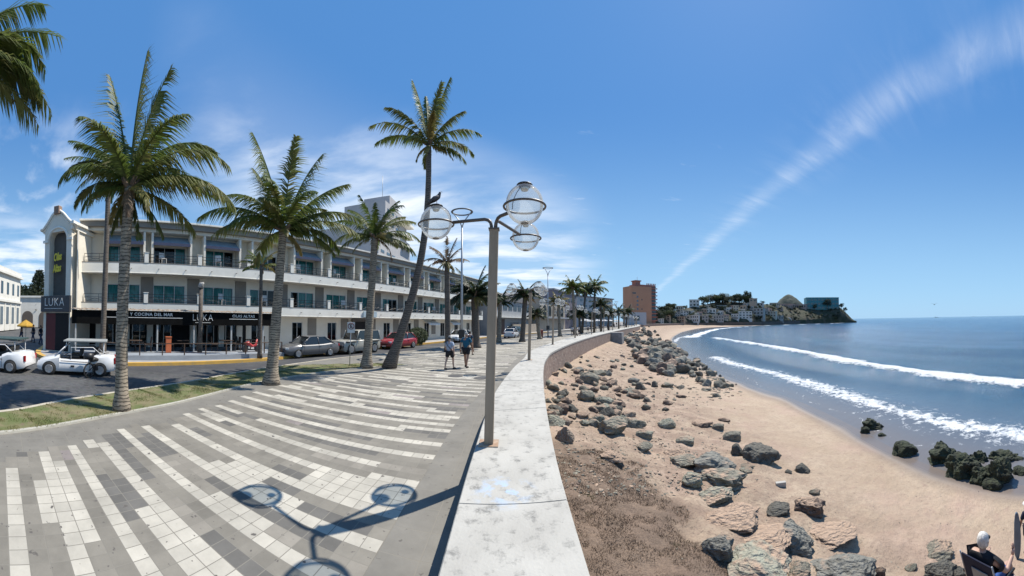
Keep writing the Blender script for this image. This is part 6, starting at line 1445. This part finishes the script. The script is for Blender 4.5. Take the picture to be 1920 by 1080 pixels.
def open_taxi(label, roofcol, loc, rz, name='open_taxi'):
    P = paint('white_taxi_paint', (.74,.74,.74)); R = empty(name, loc, rz, label, 'open taxi', 'white open taxis by the corner')
    L, w = 3.5, .78
    def loft(prof, nm, m):
        vs = []; m_ = 9
        for x, zl, zt, k in prof: ww = w*k; vs += [(x,-ww*.92,zl),(x,-ww,zl+.12),(x,-ww*.98,zt-.12),(x,-ww*.86,zt),(x,0,zt+.03),(x,ww*.86,zt),(x,ww*.98,zt-.12),(x,ww,zl+.12),(x,ww*.92,zl)]
        n = len(prof); mb = MB(); mb.add(vs, [(i*m_+k, i*m_+(k+1) % m_, (i+1)*m_+(k+1) % m_, (i+1)*m_+k) for i in range(n-1) for k in range(m_)]+[tuple(range(m_)), tuple((n-1)*m_+k for k in range(m_-1,-1,-1))], True)
        o = mb.build(nm, m, R)
        try: o.data.set_sharp_from_angle(angle=radians(35))
        except Exception: pass
        return o
    loft([(1.74,.28,.48,.80),(1.68,.22,.60,.90),(1.45,.18,.72,.97),(1.0,.18,.83,1),(.70,.18,.90,1)], 'front_body', P)
    loft([(.70,.18,.72,.99),(.2,.18,.70,.99),(-.6,.18,.70,.99)], 'side_body', P)
    loft([(-.6,.18,.80,1),(-.9,.18,.92,1),(-1.4,.20,.95,.98),(-1.66,.26,.90,.92),(-1.74,.34,.70,.85)], 'rear_body', P)
    MB().b2(-.55,.68,-.62,.62,.72,.735).build('cabin_floor', M_trim, R)
    for x in (.05,-.62): MB().box((x,0,.82),(.42,1.1,.16)).build('seat', M_trim, R, bevel=.03); MB().box((x-.26,0,1.0),(.12,1.1,.34),ry=-.15).build('backrest', M_trim, R, bevel=.03)
    MB().add([(.86,-.68,.88),(.86,.68,.88),(.42,.62,1.28),(.42,-.62,1.28)], [(0,1,2,3)]).build('windscreen', M_glass, R, fixn=False)
    mb = MB(); mb.tube([(.88,-.70,.86),(.42,-.64,1.30),(.42,.64,1.30),(.88,.70,.86)], .028, 6); mb.build('windscreen_frame', P, R)
    mb = MB()
    for s in (-1, 1): mb.tube([(.2,s*.68,.72),(.2,s*.68,1.22),(-.75,s*.68,1.24),(-1.1,s*.68,.95)], .018, 6)
    mb.tube([(.2,-.68,1.22),(.2,.68,1.22)], .018, 6); mb.build('roll_bar', P, R)
    MB().b2(-1.35,.55,-.72,.72,1.46,1.53).build('roof', roofcol, R, bevel=.02)
    for x, y in ((.42,-.62),(.42,.62),(-1.2,-.62),(-1.2,.62)): MB().tube([(x,y,.9 if x < 0 else 1.25),(x,y,1.46)], .018, 6).build('roof_post', P, R)
    for s in (-1, 1):
        MB().box((1.60,s*.50,.58),(.16,.24,.12),rz=s*-.5).build('headlight', M_carglass, R, bevel=.02); MB().box((-1.70,s*.66,.68),(.10,.12,.26)).build('tail_light', M_tail, R, bevel=.02)
        MB().box((.0,s*.785,.62),(1.3,.012,.028),ry=-.03).build('door_stripe', M_trim, R); MB().box((.12,s*.786,.42),(.16,.01,.08)).build('door_number', M_trim, R); MB().box((-.62,s*.786,.45),(.012,.012,.4)).build('door_gap', M_trim, R)
        for x in (1.15,-1.05): MB().lathe([(.02,0),(.31,0),(.31,.02),(.02,.02)], 22, (x, s*.765-(.02 if s < 0 else 0), .30), smooth=False, axis='Y').build('wheel_arch', M_trim, R); wheel(R, x, s*.72, .28)
    MB().tube([(.35,.3,.95),(.5,.3,.85)], .02, 6).build('steering_column', M_trim, R)
    return R
open_taxi('white open taxi with a grey roof slab and black door stripe beside the corner tower', mat('grey_canopy_top', (.30,.31,.30), .8), SN(-1.55,14.75,-.15), RZ+pi)
open_taxi('white open taxi with a dark green canopy roof, cut by the left edge', mat('green_black_canopy', (.03,.06,.055), .7), SN(-5.35,14.6,-.15), RZ+pi-.12)
def bike():
    R = empty('delivery_motorbike', at(183,706,-.15), RZ+radians(48), 'small black motorbike with a round box standing in the road by the white open taxi', 'motorbike')
    for x in (-.52,.52):
        o = MB().tube([(x+.29*cos(2*pi*k/24),0,.31+.29*sin(2*pi*k/24)) for k in range(24)], .035, 6, closed=True).build('wheel', M_tyre, R)
        mb = MB(); [mb.tube([(x,0,.31),(x+.27*cos(k*pi/4),0,.31+.27*sin(k*pi/4))], .008, 4) for k in range(8)]; mb.build('spokes', M_gal, o)
    MB().tube([(-.52,0,.31),(-.15,0,.55),(.35,0,.62),(.52,0,.31)], .025, 6).tube([(-.2,0,.35),(.1,0,.3),(.35,0,.62)], .03, 6).box((-.05,0,.42),(.34,.2,.26)).build('frame', M_blk, R)
    MB().tube([(.52,0,.31),(.40,0,.98)], .022, 6).tube([(.36,-.30,1.02),(.40,0,.98),(.36,.30,1.02)], .016, 6).build('handlebar', M_blk, R)
    MB().tube([(-.45,0,.74),(-.2,0,.76),(.05,0,.72)], [.09,.1,.06], 8).build('saddle', M_trim, R); MB().tube([(.02,0,.68),(.15,0,.74),(.33,0,.68)], [.07,.11,.06], 8).build('tank', mat('orange_tank', (.35,.16,.05), .4), R)
    MB().lathe([(.05,-.14),(.2,-.12),(.23,0),(.2,.13),(.05,.15)], 14, (-.55,0,.92)).build('carrier_box', M_blk, R)
bike()
# ---------- people ----------
SK = mat('tanned_skin', (.36,.20,.13), .6, (.32,.17,.11), 6); SKL = mat('light_skin', (.50,.32,.24), .6)
def skinmesh(name, J, E_, m, parent, sub=2):
    keys = list(J); me = bpy.data.meshes.new(name); me.from_pydata([J[k][0] for k in keys], [(keys.index(a), keys.index(b)) for a, b in E_], []); o = bpy.data.objects.new(name, me); COL.objects.link(o); o.parent = parent
    md = o.modifiers.new('skin', 'SKIN'); md.use_smooth_shade = True
    for i, k in enumerate(keys):
        d = me.skin_vertices[0].data[i]; r = J[k][1]; d.radius = r if isinstance(r, tuple) else (r, r); d.use_root = (i == 0)
    s = o.modifiers.new('sub', 'SUBSURF'); s.levels = s.render_levels = sub; me.materials.append(m); 
    # bake modifiers so that copies stay light
    dg = bpy.context.evaluated_depsgraph_get(); ev = o.evaluated_get(dg); me2 = bpy.data.meshes.new_from_object(ev); o.modifiers.clear(); o.data = me2; me2.name = name
    return o
def hand(mb_list, parent, w, d, side, m, s=1.):
    """palm with four unequal curled fingers and a thumb leaving its side"""
    mb = MB(); d = Vector(d).normalized(); w = Vector(w); a = Vector((side,0,0))*.0+d.cross(Vector((0,1,0))).normalized(); b = d.cross(a).normalized()
    mb.tube([w, w+d*.045*s, w+d*.085*s], [.022*s,.032*s,.028*s], 8, flat=1)
    for i, L_ in enumerate((.070,.078,.072,.056)):
        o = w+d*.082*s+b*(i-1.5)*.019*s; mb.tube([o, o+d*L_*.5*s, o+d*L_*.85*s+a*.012*s, o+d*L_*s+a*.03*s], [.0092*s,.0088*s,.008*s,.006*s], 6)
    o = w+d*.03*s-b*.026*s; mb.tube([o, o+d*.03*s-b*.024*s, o+d*.058*s-b*.03*s+a*.01*s], [.012*s,.010*s,.007*s], 6)
    return mb.build('hand', m, parent)
def person(label, loc, rz, H=1.7, shirt=None, pants=None, skin=SK, hair=None, pose='walk', stout=1., shorts=True, bag=None, hat=None, phase=1, group=None, detail=True):
    R = empty('person', loc, rz, label, 'person', group); k = H/1.7; q = stout
    V = lambda x, y, z: (x*k, y*k, z*k)
    st = .16*phase if pose == 'walk' else .03
    J = {'pel': (V(0,0,.93), (.125*q*k,.10*q*k)), 'sp': (V(0,.0,1.12), (.13*q*k,.10*q*k)), 'ch': (V(0,-.01,1.30), (.155*k,.11*k)), 'nk': (V(0,0,1.47), .052*k), 'hb': (V(0,.01,1.55), .068*k), 'ht': (V(0,.01,1.63), .078*k)}
    E_ = [('pel','sp'),('sp','ch'),('ch','nk'),('nk','hb'),('hb','ht')]
    for s, n in ((-1,'l'),(1,'r')):
        f = st*s
        J.update({n+'hp': (V(.10*s*q,0,.88), .085*q*k), n+'kn': (V(.11*s*q,f*.75+.03,.50), .058*k), n+'ca': (V(.11*s*q,f*1.0-.02,.34), .052*k), n+'an': (V(.11*s*q,f*1.3-.02,.09), .034*k), n+'to': (V(.125*s*q,f*1.3+.13,.035), .032*k),
                  n+'sh': (V(.19*s,0,1.40), .058*k), n+'el': (V(.26*s*q,-f*.4-.02,1.12), .042*k), n+'wr': (V(.27*s*q,-f*.8+.06,.88), .028*k)})
        E_ += [('pel',n+'hp'),(n+'hp',n+'kn'),(n+'kn',n+'ca'),(n+'ca',n+'an'),(n+'an',n+'to'),('ch',n+'sh'),(n+'sh',n+'el'),(n+'el',n+'wr')]
    b = skinmesh('body', J, E_, skin, R)
    g = 1.14
    JT = {'pel': (V(0,0,.90), (.15*q*k,.125*q*k)), 'sp': (V(0,.0,1.10), (.155*q*k,.13*q*k)), 'ch': (V(0,-.01,1.30), (.175*k*q,.13*k)), 'tp': (V(0,0,1.41), (.10*k,.085*k))}
    ET = [('pel','sp'),('sp','ch'),('ch','tp')]
    for s, n in ((-1,'l'),(1,'r')):
        JT[n+'s'] = (V(.185*s,0,1.385), .075*k); e0 = Vector(J[n+'sh'][0]).lerp(Vector(J[n+'el'][0]), .75); JT[n+'e'] = (tuple(e0), .068*k); ET += [('ch',n+'s'),(n+'s',n+'e')]
    skinmesh('shirt', JT, ET, shirt, R)
    JP = {'pel': (V(0,0,.93), (.148*q*k,.122*q*k))}; EP = []
    for s, n in ((-1,'l'),(1,'r')):
        hp, knn = Vector(J[n+'hp'][0]), Vector(J[n+'kn'][0]); JP[n+'h'] = (tuple(hp), .108*q*k); JP[n+'k'] = (tuple(hp.lerp(knn, .72 if shorts else 1)), .092*q*k if shorts else .075*k); EP += [('pel',n+'h'),(n+'h',n+'k')]
        if not shorts: JP[n+'a'] = (J[n+'an'][0], .058*k); EP += [(n+'k',n+'a')]
    skinmesh('shorts' if shorts else 'trousers', JP, EP, pants, R)
    for s, n in ((-1,'l'),(1,'r')):
        a, t = Vector(J[n+'an'][0]), Vector(J[n+'to'][0]); MB().tube([a+Vector((0,-.05,-.035))*k, a+Vector((0,0,-.03))*k, t+Vector((0,-.03,.005)), t+Vector((0,.04,-.005))*k], [.034*k,.046*k,.046*k,.03*k], 8).build('shoe', M_trim, R)
        if detail: hand(None, R, J[n+'wr'][0], (.02*s, .25, -1), s, skin, k)
    hz = Vector(J['ht'][0])
    if detail:
        hd = MB().lathe([(.004,-.012),(.02,-.008),(.012,.012),(.004,.02)], 8, tuple(hz+Vector((0,.085,-.03))*k)).build('nose', skin, R)
        for s in (-1, 1):
            MB().lathe([(.002,-.012),(.014,-.008),(.016,.01),(.004,.02)], 8, tuple(hz+Vector((.082*s,.0,-.03))*k)).build('ear', skin, R); MB().lathe([(.001,-.006),(.007,0),(.001,.006)], 6, tuple(hz+Vector((.028*s,.083,-.005))*k)).build('eye', M_trim, R)
        MB().box(tuple(hz+Vector((0,.078,-.062))*k), (.04*k,.012,.008)).build('mouth', mat('lips', (.25,.09,.07), .6), R)
    if hair: MB().lathe([(.02,.088),(.055,.075),(.082,.03),(.088,-.02),(.075,-.06),(.03,-.075)], 14, tuple(hz+Vector((0,-.016,.012))*k)).build('hair', hair, R)
    if hat: MB().lathe([(.02,.10),(.07,.09),(.092,.03),(.094,.0),(.13,-.006),(.12,-.014),(.02,-.014)], 16, tuple(hz+Vector((0,.012,.03))*k)).build('cap', hat, R)
    if bag: MB().tube([V(-.16,-.12,1.42),V(.0,-.150*q,1.22),V(.20*q,-.10,.98),V(.22*q,.02,.95)], .014, 5).tube([V(-.16,-.12,1.42),V(-.15,.0,1.48),V(-.1,.13,1.38),V(.1,.16,1.1),V(.22*q,.02,.95)], .012, 5).build('bag_strap', bag, R)
    return R
M_hg = mat('grey_hair', (.42,.41,.39), .9, (.28,.27,.26), 30, .5, 60); M_hb = mat('dark_hair', (.03,.022,.018), .85)
def cloth(n, c): return mat(n, c, .9, tuple(x*.8 for x in c), 7, .3, 12)
p1 = person('stout walker in a light blue grey shirt with a dark strap and black shorts', at(843,692.5,0), RZ-pi/2-.05, 1.64, cloth('light_blue_shirt', (.36,.42,.52)), cloth('black_shorts', (.02,.02,.025)), SKL, M_hb, 'walk', 1.18, True, mat('dark_strap', (.02,.02,.04), .8), cloth('pale_cap', (.5,.48,.44)))
p2 = person('tall grey haired walker in a dark teal shirt and black shorts', at(874,689,0), RZ-pi/2+.05, 1.84, cloth('teal_blue_shirt', (.012,.10,.17)), cloth('black_shorts', (.02,.02,.025)), SK, M_hg, 'walk', 1.1, True, phase=-1)
p3 = person('walker in dark clothes just ahead of the tall grey haired walker', at(881,666,0), RZ-pi/2, 1.7, cloth('dark_blue_shirt', (.02,.045,.08)), cloth('black_shorts', (.02,.02,.025)), SK, M_hb, 'walk', 1., True)
proto = [person('distant stroller in a white shirt, left of the group of three', at(1073,630,0), -.3, 1.68, cloth('white_shirt', (.55,.55,.57)), cloth('black_shorts', (.02,.02,.025)), SK, M_hb, 'walk', 1., True, detail=False, group='distant strollers on the promenade'),
         person('distant stroller in dark clothes, middle of the group of three', at(1079,629,0), -.3, 1.72, cloth('dark_shirt', (.03,.035,.05)), cloth('blue_trousers', (.04,.06,.11)), SK, M_hb, 'walk', 1., False, detail=False, group='distant strollers on the promenade')]
pt = [tree_of(p) for p in proto]; rr = random.Random(33)
for i, (x, y, lb) in enumerate(((1085.5,629.5,'distant stroller in a white shirt, right of the group of three'),(1092,624,'lone distant stroller beside the fourth globe lamp'),(1102.5,624.5,'stroller in dark clothes by the fifth lamp post'),(1108,621.5,'stroller in a white shirt past the fifth lamp post'),(1117,620.5,'dark clothed stroller under the palms of the pale apartment block'),(1124.5,619,'white shirted stroller in front of the pale apartment block'),(1131,618.5,'dark clothed stroller in front of the pale apartment block'),(1139,617,'white shirted figure right of the pale apartment block'),(1146,616.3,'dark figure where the wall meets the concrete block'),(1152,615.5,'farther white shirted figure above the concrete block'),(1163,614,'small dark figure left of the orange tower'),(1173,613,'small white figure left of the orange tower'))):
    place(pt[(i+0) % 2], at(x, y, 0), rr.uniform(-.6,3), 1, lb, 'distant strollers on the promenade')
for i, (x, y, lb) in enumerate(((40,640,'person in dark clothes walking in the side street under the yellow parasol'),(62,642,'person standing in the side street right of the yellow parasol'),(76,646,'person standing by the red wall of the corner tower'))):
    place(pt[1], at(x, y, -.15), rr.uniform(0,6), 1, lb, 'people in the side street')
def parasol(name, loc, m, label, r=1.4, h=2.5, group=None):
    e = empty(name, loc, 0, label, 'parasol', group); MB().tube([(0,0,0),(0,0,h)], .03, 6).build('pole', M_white, e); MB().lathe([(.03,.62),(r*.5,.36),(r,.05),(r*.99,-.08),(r*.98,-.08),(r*.5,.33),(.03,.58)], 8, (0,0,h-.55), smooth=False).build('canopy', m, e); return e
parasol('yellow_parasol', at(48,640,-.15), mat('yellow_cloth', (.55,.33,.05), .8, trans=.2), 'yellow parasol in the side street behind the open taxis', .9, 2.1)
wp = parasol('white_parasol', at(1108,615.2,0), mat('white_cloth', (.68,.68,.68), .8, trans=.2), 'white cafe parasol beyond the fifth lamp post', 2.0, 3.0, 'white cafe parasols along the far promenade'); wt = tree_of(wp)
for x, y, lb in ((1120,613.8,'white cafe parasol in front of the left end of the apartment block'),(1133,612.8,'white cafe parasol in front of the middle of the apartment block'),(1144,612,'white cafe parasol at the right end of the apartment block'),(1097,617,'white cafe parasol below the tallest palms'),(1156,611.5,'white cafe parasol below the two far ring lights')): place(wt, at(x, y, 0), 0, 1.1, lb, 'white cafe parasols along the far promenade')
# seated beachgoer in a folding chair (seen from behind, facing the sea)
def seated():
    h = atD(1846, 1040, 5.15); g = Vector((h.x, h.y, beach_z(h.x, h.y))); rz = radians(-118)     # local +y is where the person looks
    R = empty('beach_chair', g, rz, 'navy folding beach chair holding the white haired person', 'chair'); Mn = cloth('navy_canvas_seat', (.012,.015,.04)); Mg = cloth('grey_mesh', (.32,.33,.33))
    MB().add([(-.28,-.02,.36),(.28,-.02,.36),(.28,.45,.42),(-.28,.45,.42)], [(0,1,2,3)]).build('seat', Mn, R, fixn=False)
    MB().box((0,-.135,.66),(.56,.025,.66),rx=.28).build('backrest', Mn, R, bevel=.01); MB().box((.05,-.155,.62),(.30,.012,.42),rx=.28).build('mesh_panel', Mg, R)
    for s in (-1, 1):
        MB().tube([(.3*s,-.32,0),(.3*s,.42,.42)], .013, 6).tube([(.3*s,.42,0),(.3*s,-.05,.40),(.3*s,-.24,1.0)], .013, 6).build('leg', M_gal, R); MB().tube([(.33*s,-.12,.60),(.33*s,.35,.60)], .022, 6).build('armrest', M_blk, R)
    P = empty('person', g, rz, 'white haired person in a black top sitting in a beach chair, hand raised', 'person')
    J = {'pel': ((0,.02,.46),(.15,.12)), 'sp': ((0,-.02,.66),(.14,.11)), 'ch': ((0,-.06,.86),(.165,.11)), 'nk': ((0,-.05,1.02),.05), 'hb': ((.0,-.03,1.10),.066), 'ht': ((.0,-.02,1.18),.078),
         'lh': ((-.1,.1,.47),.09), 'lk': ((-.14,.5,.52),.062), 'lf': ((-.14,.62,.12),.04), 'lt': ((-.14,.75,.05),.032), 'rh': ((.1,.1,.47),.09), 'rk': ((.14,.5,.52),.062), 'rf': ((.14,.62,.12),.04), 'rt': ((.14,.75,.05),.032),
         'ls': ((-.2,-.05,.95),.06), 'le': ((-.32,.08,.70),.042), 'lw': ((-.24,.32,.64),.03), 'rs': ((.2,-.05,.95),.06), 're': ((.34,.10,.72),.044), 'rw': ((.30,.36,.80),.03)}
    E_ = [('pel','sp'),('sp','ch'),('ch','nk'),('nk','hb'),('hb','ht'),('pel','lh'),('lh','lk'),('lk','lf'),('lf','lt'),('pel','rh'),('rh','rk'),('rk','rf'),('rf','rt'),('ch','ls'),('ls','le'),('le','lw'),('ch','rs'),('rs','re'),('re','rw')]
    skinmesh('body', J, E_, SKL, P)
    skinmesh('shirt', {'p': ((0,.0,.50),(.165,.135)), 's': ((0,-.02,.68),(.175,.15)), 'c': ((0,-.06,.86),(.215,.155)), 't': ((0,-.055,.985),(.13,.10)), 'l': ((-.2,-.05,.945),.10), 'l2': ((-.30,.05,.76),.08), 'r': ((.2,-.05,.945),.10), 'r2': ((.31,.06,.78),.08)}, [('p','s'),('s','c'),('c','t'),('c','l'),('l','l2'),('c','r'),('r','r2')], cloth('black_top', (.012,.012,.016)), P)
    skinmesh('shorts', {'p': ((0,.03,.47),(.16,.13)), 'a': ((-.1,.12,.48),.10), 'a2': ((-.13,.42,.52),.085), 'b': ((.1,.12,.48),.10), 'b2': ((.13,.42,.52),.085)}, [('p','a'),('a','a2'),('p','b'),('b','b2')], cloth('blue_shorts', (.05,.12,.38)), P)
    hm_ = MB().lathe([(.01,.103),(.03,.100),(.05,.09),(.07,.072),(.083,.05),(.091,.02),(.094,-.01),(.093,-.04),(.088,-.07),(.078,-.095),(.06,-.115),(.03,-.118)], 40, (0,-.034,1.185)); hm_.v = [tuple(Vector(v)+(Vector(v)-Vector((0,-.034,1.185))).normalized()*.011*mn.noise(Vector((v[0]*70, v[1]*70, v[2]*22)))) for v in hm_.v]; hm_.build('hair', mat('white_hair', (.70,.68,.63), .9, (.5,.48,.45), 25, .6, 50), P)
    MB().lathe([(.004,-.012),(.018,-.008),(.012,.012),(.004,.02)], 8, (0,.062,1.15)).build('nose', SKL, P)
    MB().box((0,.058,1.185),(.14,.03,.035)).tube([(-.08,.05,1.185),(-.085,-.04,1.19)], .006, 4).tube([(.08,.05,1.185),(.085,-.04,1.19)], .006, 4).build('sunglasses', M_blk, P)
    for s in (-1, 1): MB().lathe([(.002,-.014),(.014,-.008),(.016,.01),(.004,.02)], 8, (.084*s,-.02,1.15)).build('ear', SKL, P)
    hand(None, P, J['rw'][0], (-.1,.35,.9), 1, SKL, 1.05); hand(None, P, J['lw'][0], (.2,.9,.1), -1, SKL, 1.05)
    th2 = radians(94.2); q = Vector((5.45*sin(th2), 5.45*cos(th2), 0)); q.z = beach_z(q.x, q.y)
    place(tree_of(R), q, radians(62), 1, 'second navy beach chair, just outside the right edge'); place(tree_of(P), q, radians(62), 1, 'second sunbather in a beach chair, only a raised hand inside the right edge')
seated()
def edge_things():
    # blue grey bodyboard carried by a person in navy who stands half outside the right edge
    b = at(1906, 1024, -2.45); q = Vector((b.x, b.y, beach_z(b.x, b.y))); D = hypot(q.x, q.y); th = atan2(q.x, q.y)
    e = empty('bodyboard', q, -th, 'slim blue grey board standing upright on the sand at the right edge', 'bodyboard'); k = .95
    prof = [(0,0),(.06,.03),(.10,.2),(.115,.5),(.10,.8),(.06,.98),(.02,1.04),(-.02,1.0),(-.05,.8),(-.06,.4),(-.05,.1)]
    MB().prism([(x*.85, z*k) for x, z in prof], -.03, .03).build('board', mat('blue_grey_foam', (.12,.17,.22), .6, (.08,.11,.15), 2, nrange=(.4,.6)), e, bevel=.012)
    p = atD(1930, 1000, D+.1); person('child in navy clothes and a white cap, half outside the right edge', Vector((p.x, p.y, beach_z(p.x, p.y))), -1.2, 1.12, cloth('navy_shirt', (.012,.015,.04)), cloth('navy_trousers', (.012,.015,.04)), SK, None, 'stand', 1.1, True, None, cloth('white_cap', (.7,.7,.7)))
edge_things()
# ---------- birds, ships ----------
def pigeon():
    g = L1.location+Vector((-.90,.18,3.35+.2+.01+.28+.018)); R = empty('pigeon', g, radians(12), 'dark pigeon perched on the left globe of the nearest lamp', 'bird'); Mp = mat('dark_plumage', (.035,.035,.045), .8, (.07,.07,.075), 12)
    skinmesh('body', {'b': ((.0,0,.105),(.048,.045)), 'c': ((.04,0,.145),(.044,.04)), 'n': ((.06,0,.195),.022), 'h': ((.066,0,.225),.021), 'r': ((-.06,0,.07),(.03,.022)), 't': ((-.15,0,.01),(.018,.008))}, [('b','c'),('c','n'),('n','h'),('b','r'),('r','t')], Mp, R)
    for s in (-1, 1):
        MB().tube([(.04,s*.04,.135),(-.03,s*.05,.10),(-.12,s*.03,.04),(-.16,s*.012,.015)], [.02,.034,.02,.004], 8).build('wing', mat('grey_wing', (.09,.09,.10), .8, (.03,.03,.035), 14), R); MB().tube([(.01,s*.02,.07),(.012,s*.02,.0)], .005, 5).build('leg', mat('pink_leg', (.35,.14,.12), .7), R)
        MB().lathe([(.001,-.003),(.004,0),(.001,.003)], 6, (.076,s*.017,.23)).build('eye', mat('orange_eye', (.5,.15,.02), .4), R)
    MB().tube([(.084,0,.224),(.108,0,.216)], [.006,.001], 6).build('beak', M_trim, R)
pigeon()
def gull():
    p = atD(1752, 571, 60); R = empty('seagull', p, .6, 'dark seagull gliding above the sea near the right', 'bird')
    MB().tube([(-.25,0,-.02),(0,0,0),(.2,0,.03),(.28,0,.03)], [.02,.09,.05,.01], 7).build('body', M_hb, R)
    for s in (-1, 1): MB().add([(.08,0,.02),(-.08,0,.02),(-.12,s*.4,.22),(.02,s*.42,.24),(-.16,s*.85,.16)], [(0,1,2,3),(3,2,4)]).build('wing', M_hb, R, fixn=False)
gull()
def ship(x, D, sc, label, m):
    p = atD(x, 594, D); R = empty('ship', Vector((p.x, p.y, ZS)), .3, label, 'ship'); R.scale = (sc,)*3; R.rotation_euler = (0, 0, -atan2(p.x, p.y)+.1)
    MB().prism([(-30,0),(28,0),(34,5),(-32,5)], -4, 4).build('hull', m, R); MB().b2(-26,-14,-3,3,5,11).b2(-24,-18,-2.5,2.5,11,14).build('superstructure', m, R); MB().tube([(5,0,5),(5,0,12)], .5, 5).build('mast', m, R)
ship(1756, 5200, 1.0, 'small dark ship on the horizon below the seagull', mat('ship_dark', (.08,.09,.10), .8)); ship(1826, 8200, .9, 'fainter ship on the horizon farther right', mat('ship_grey', (.35,.38,.42), .8))
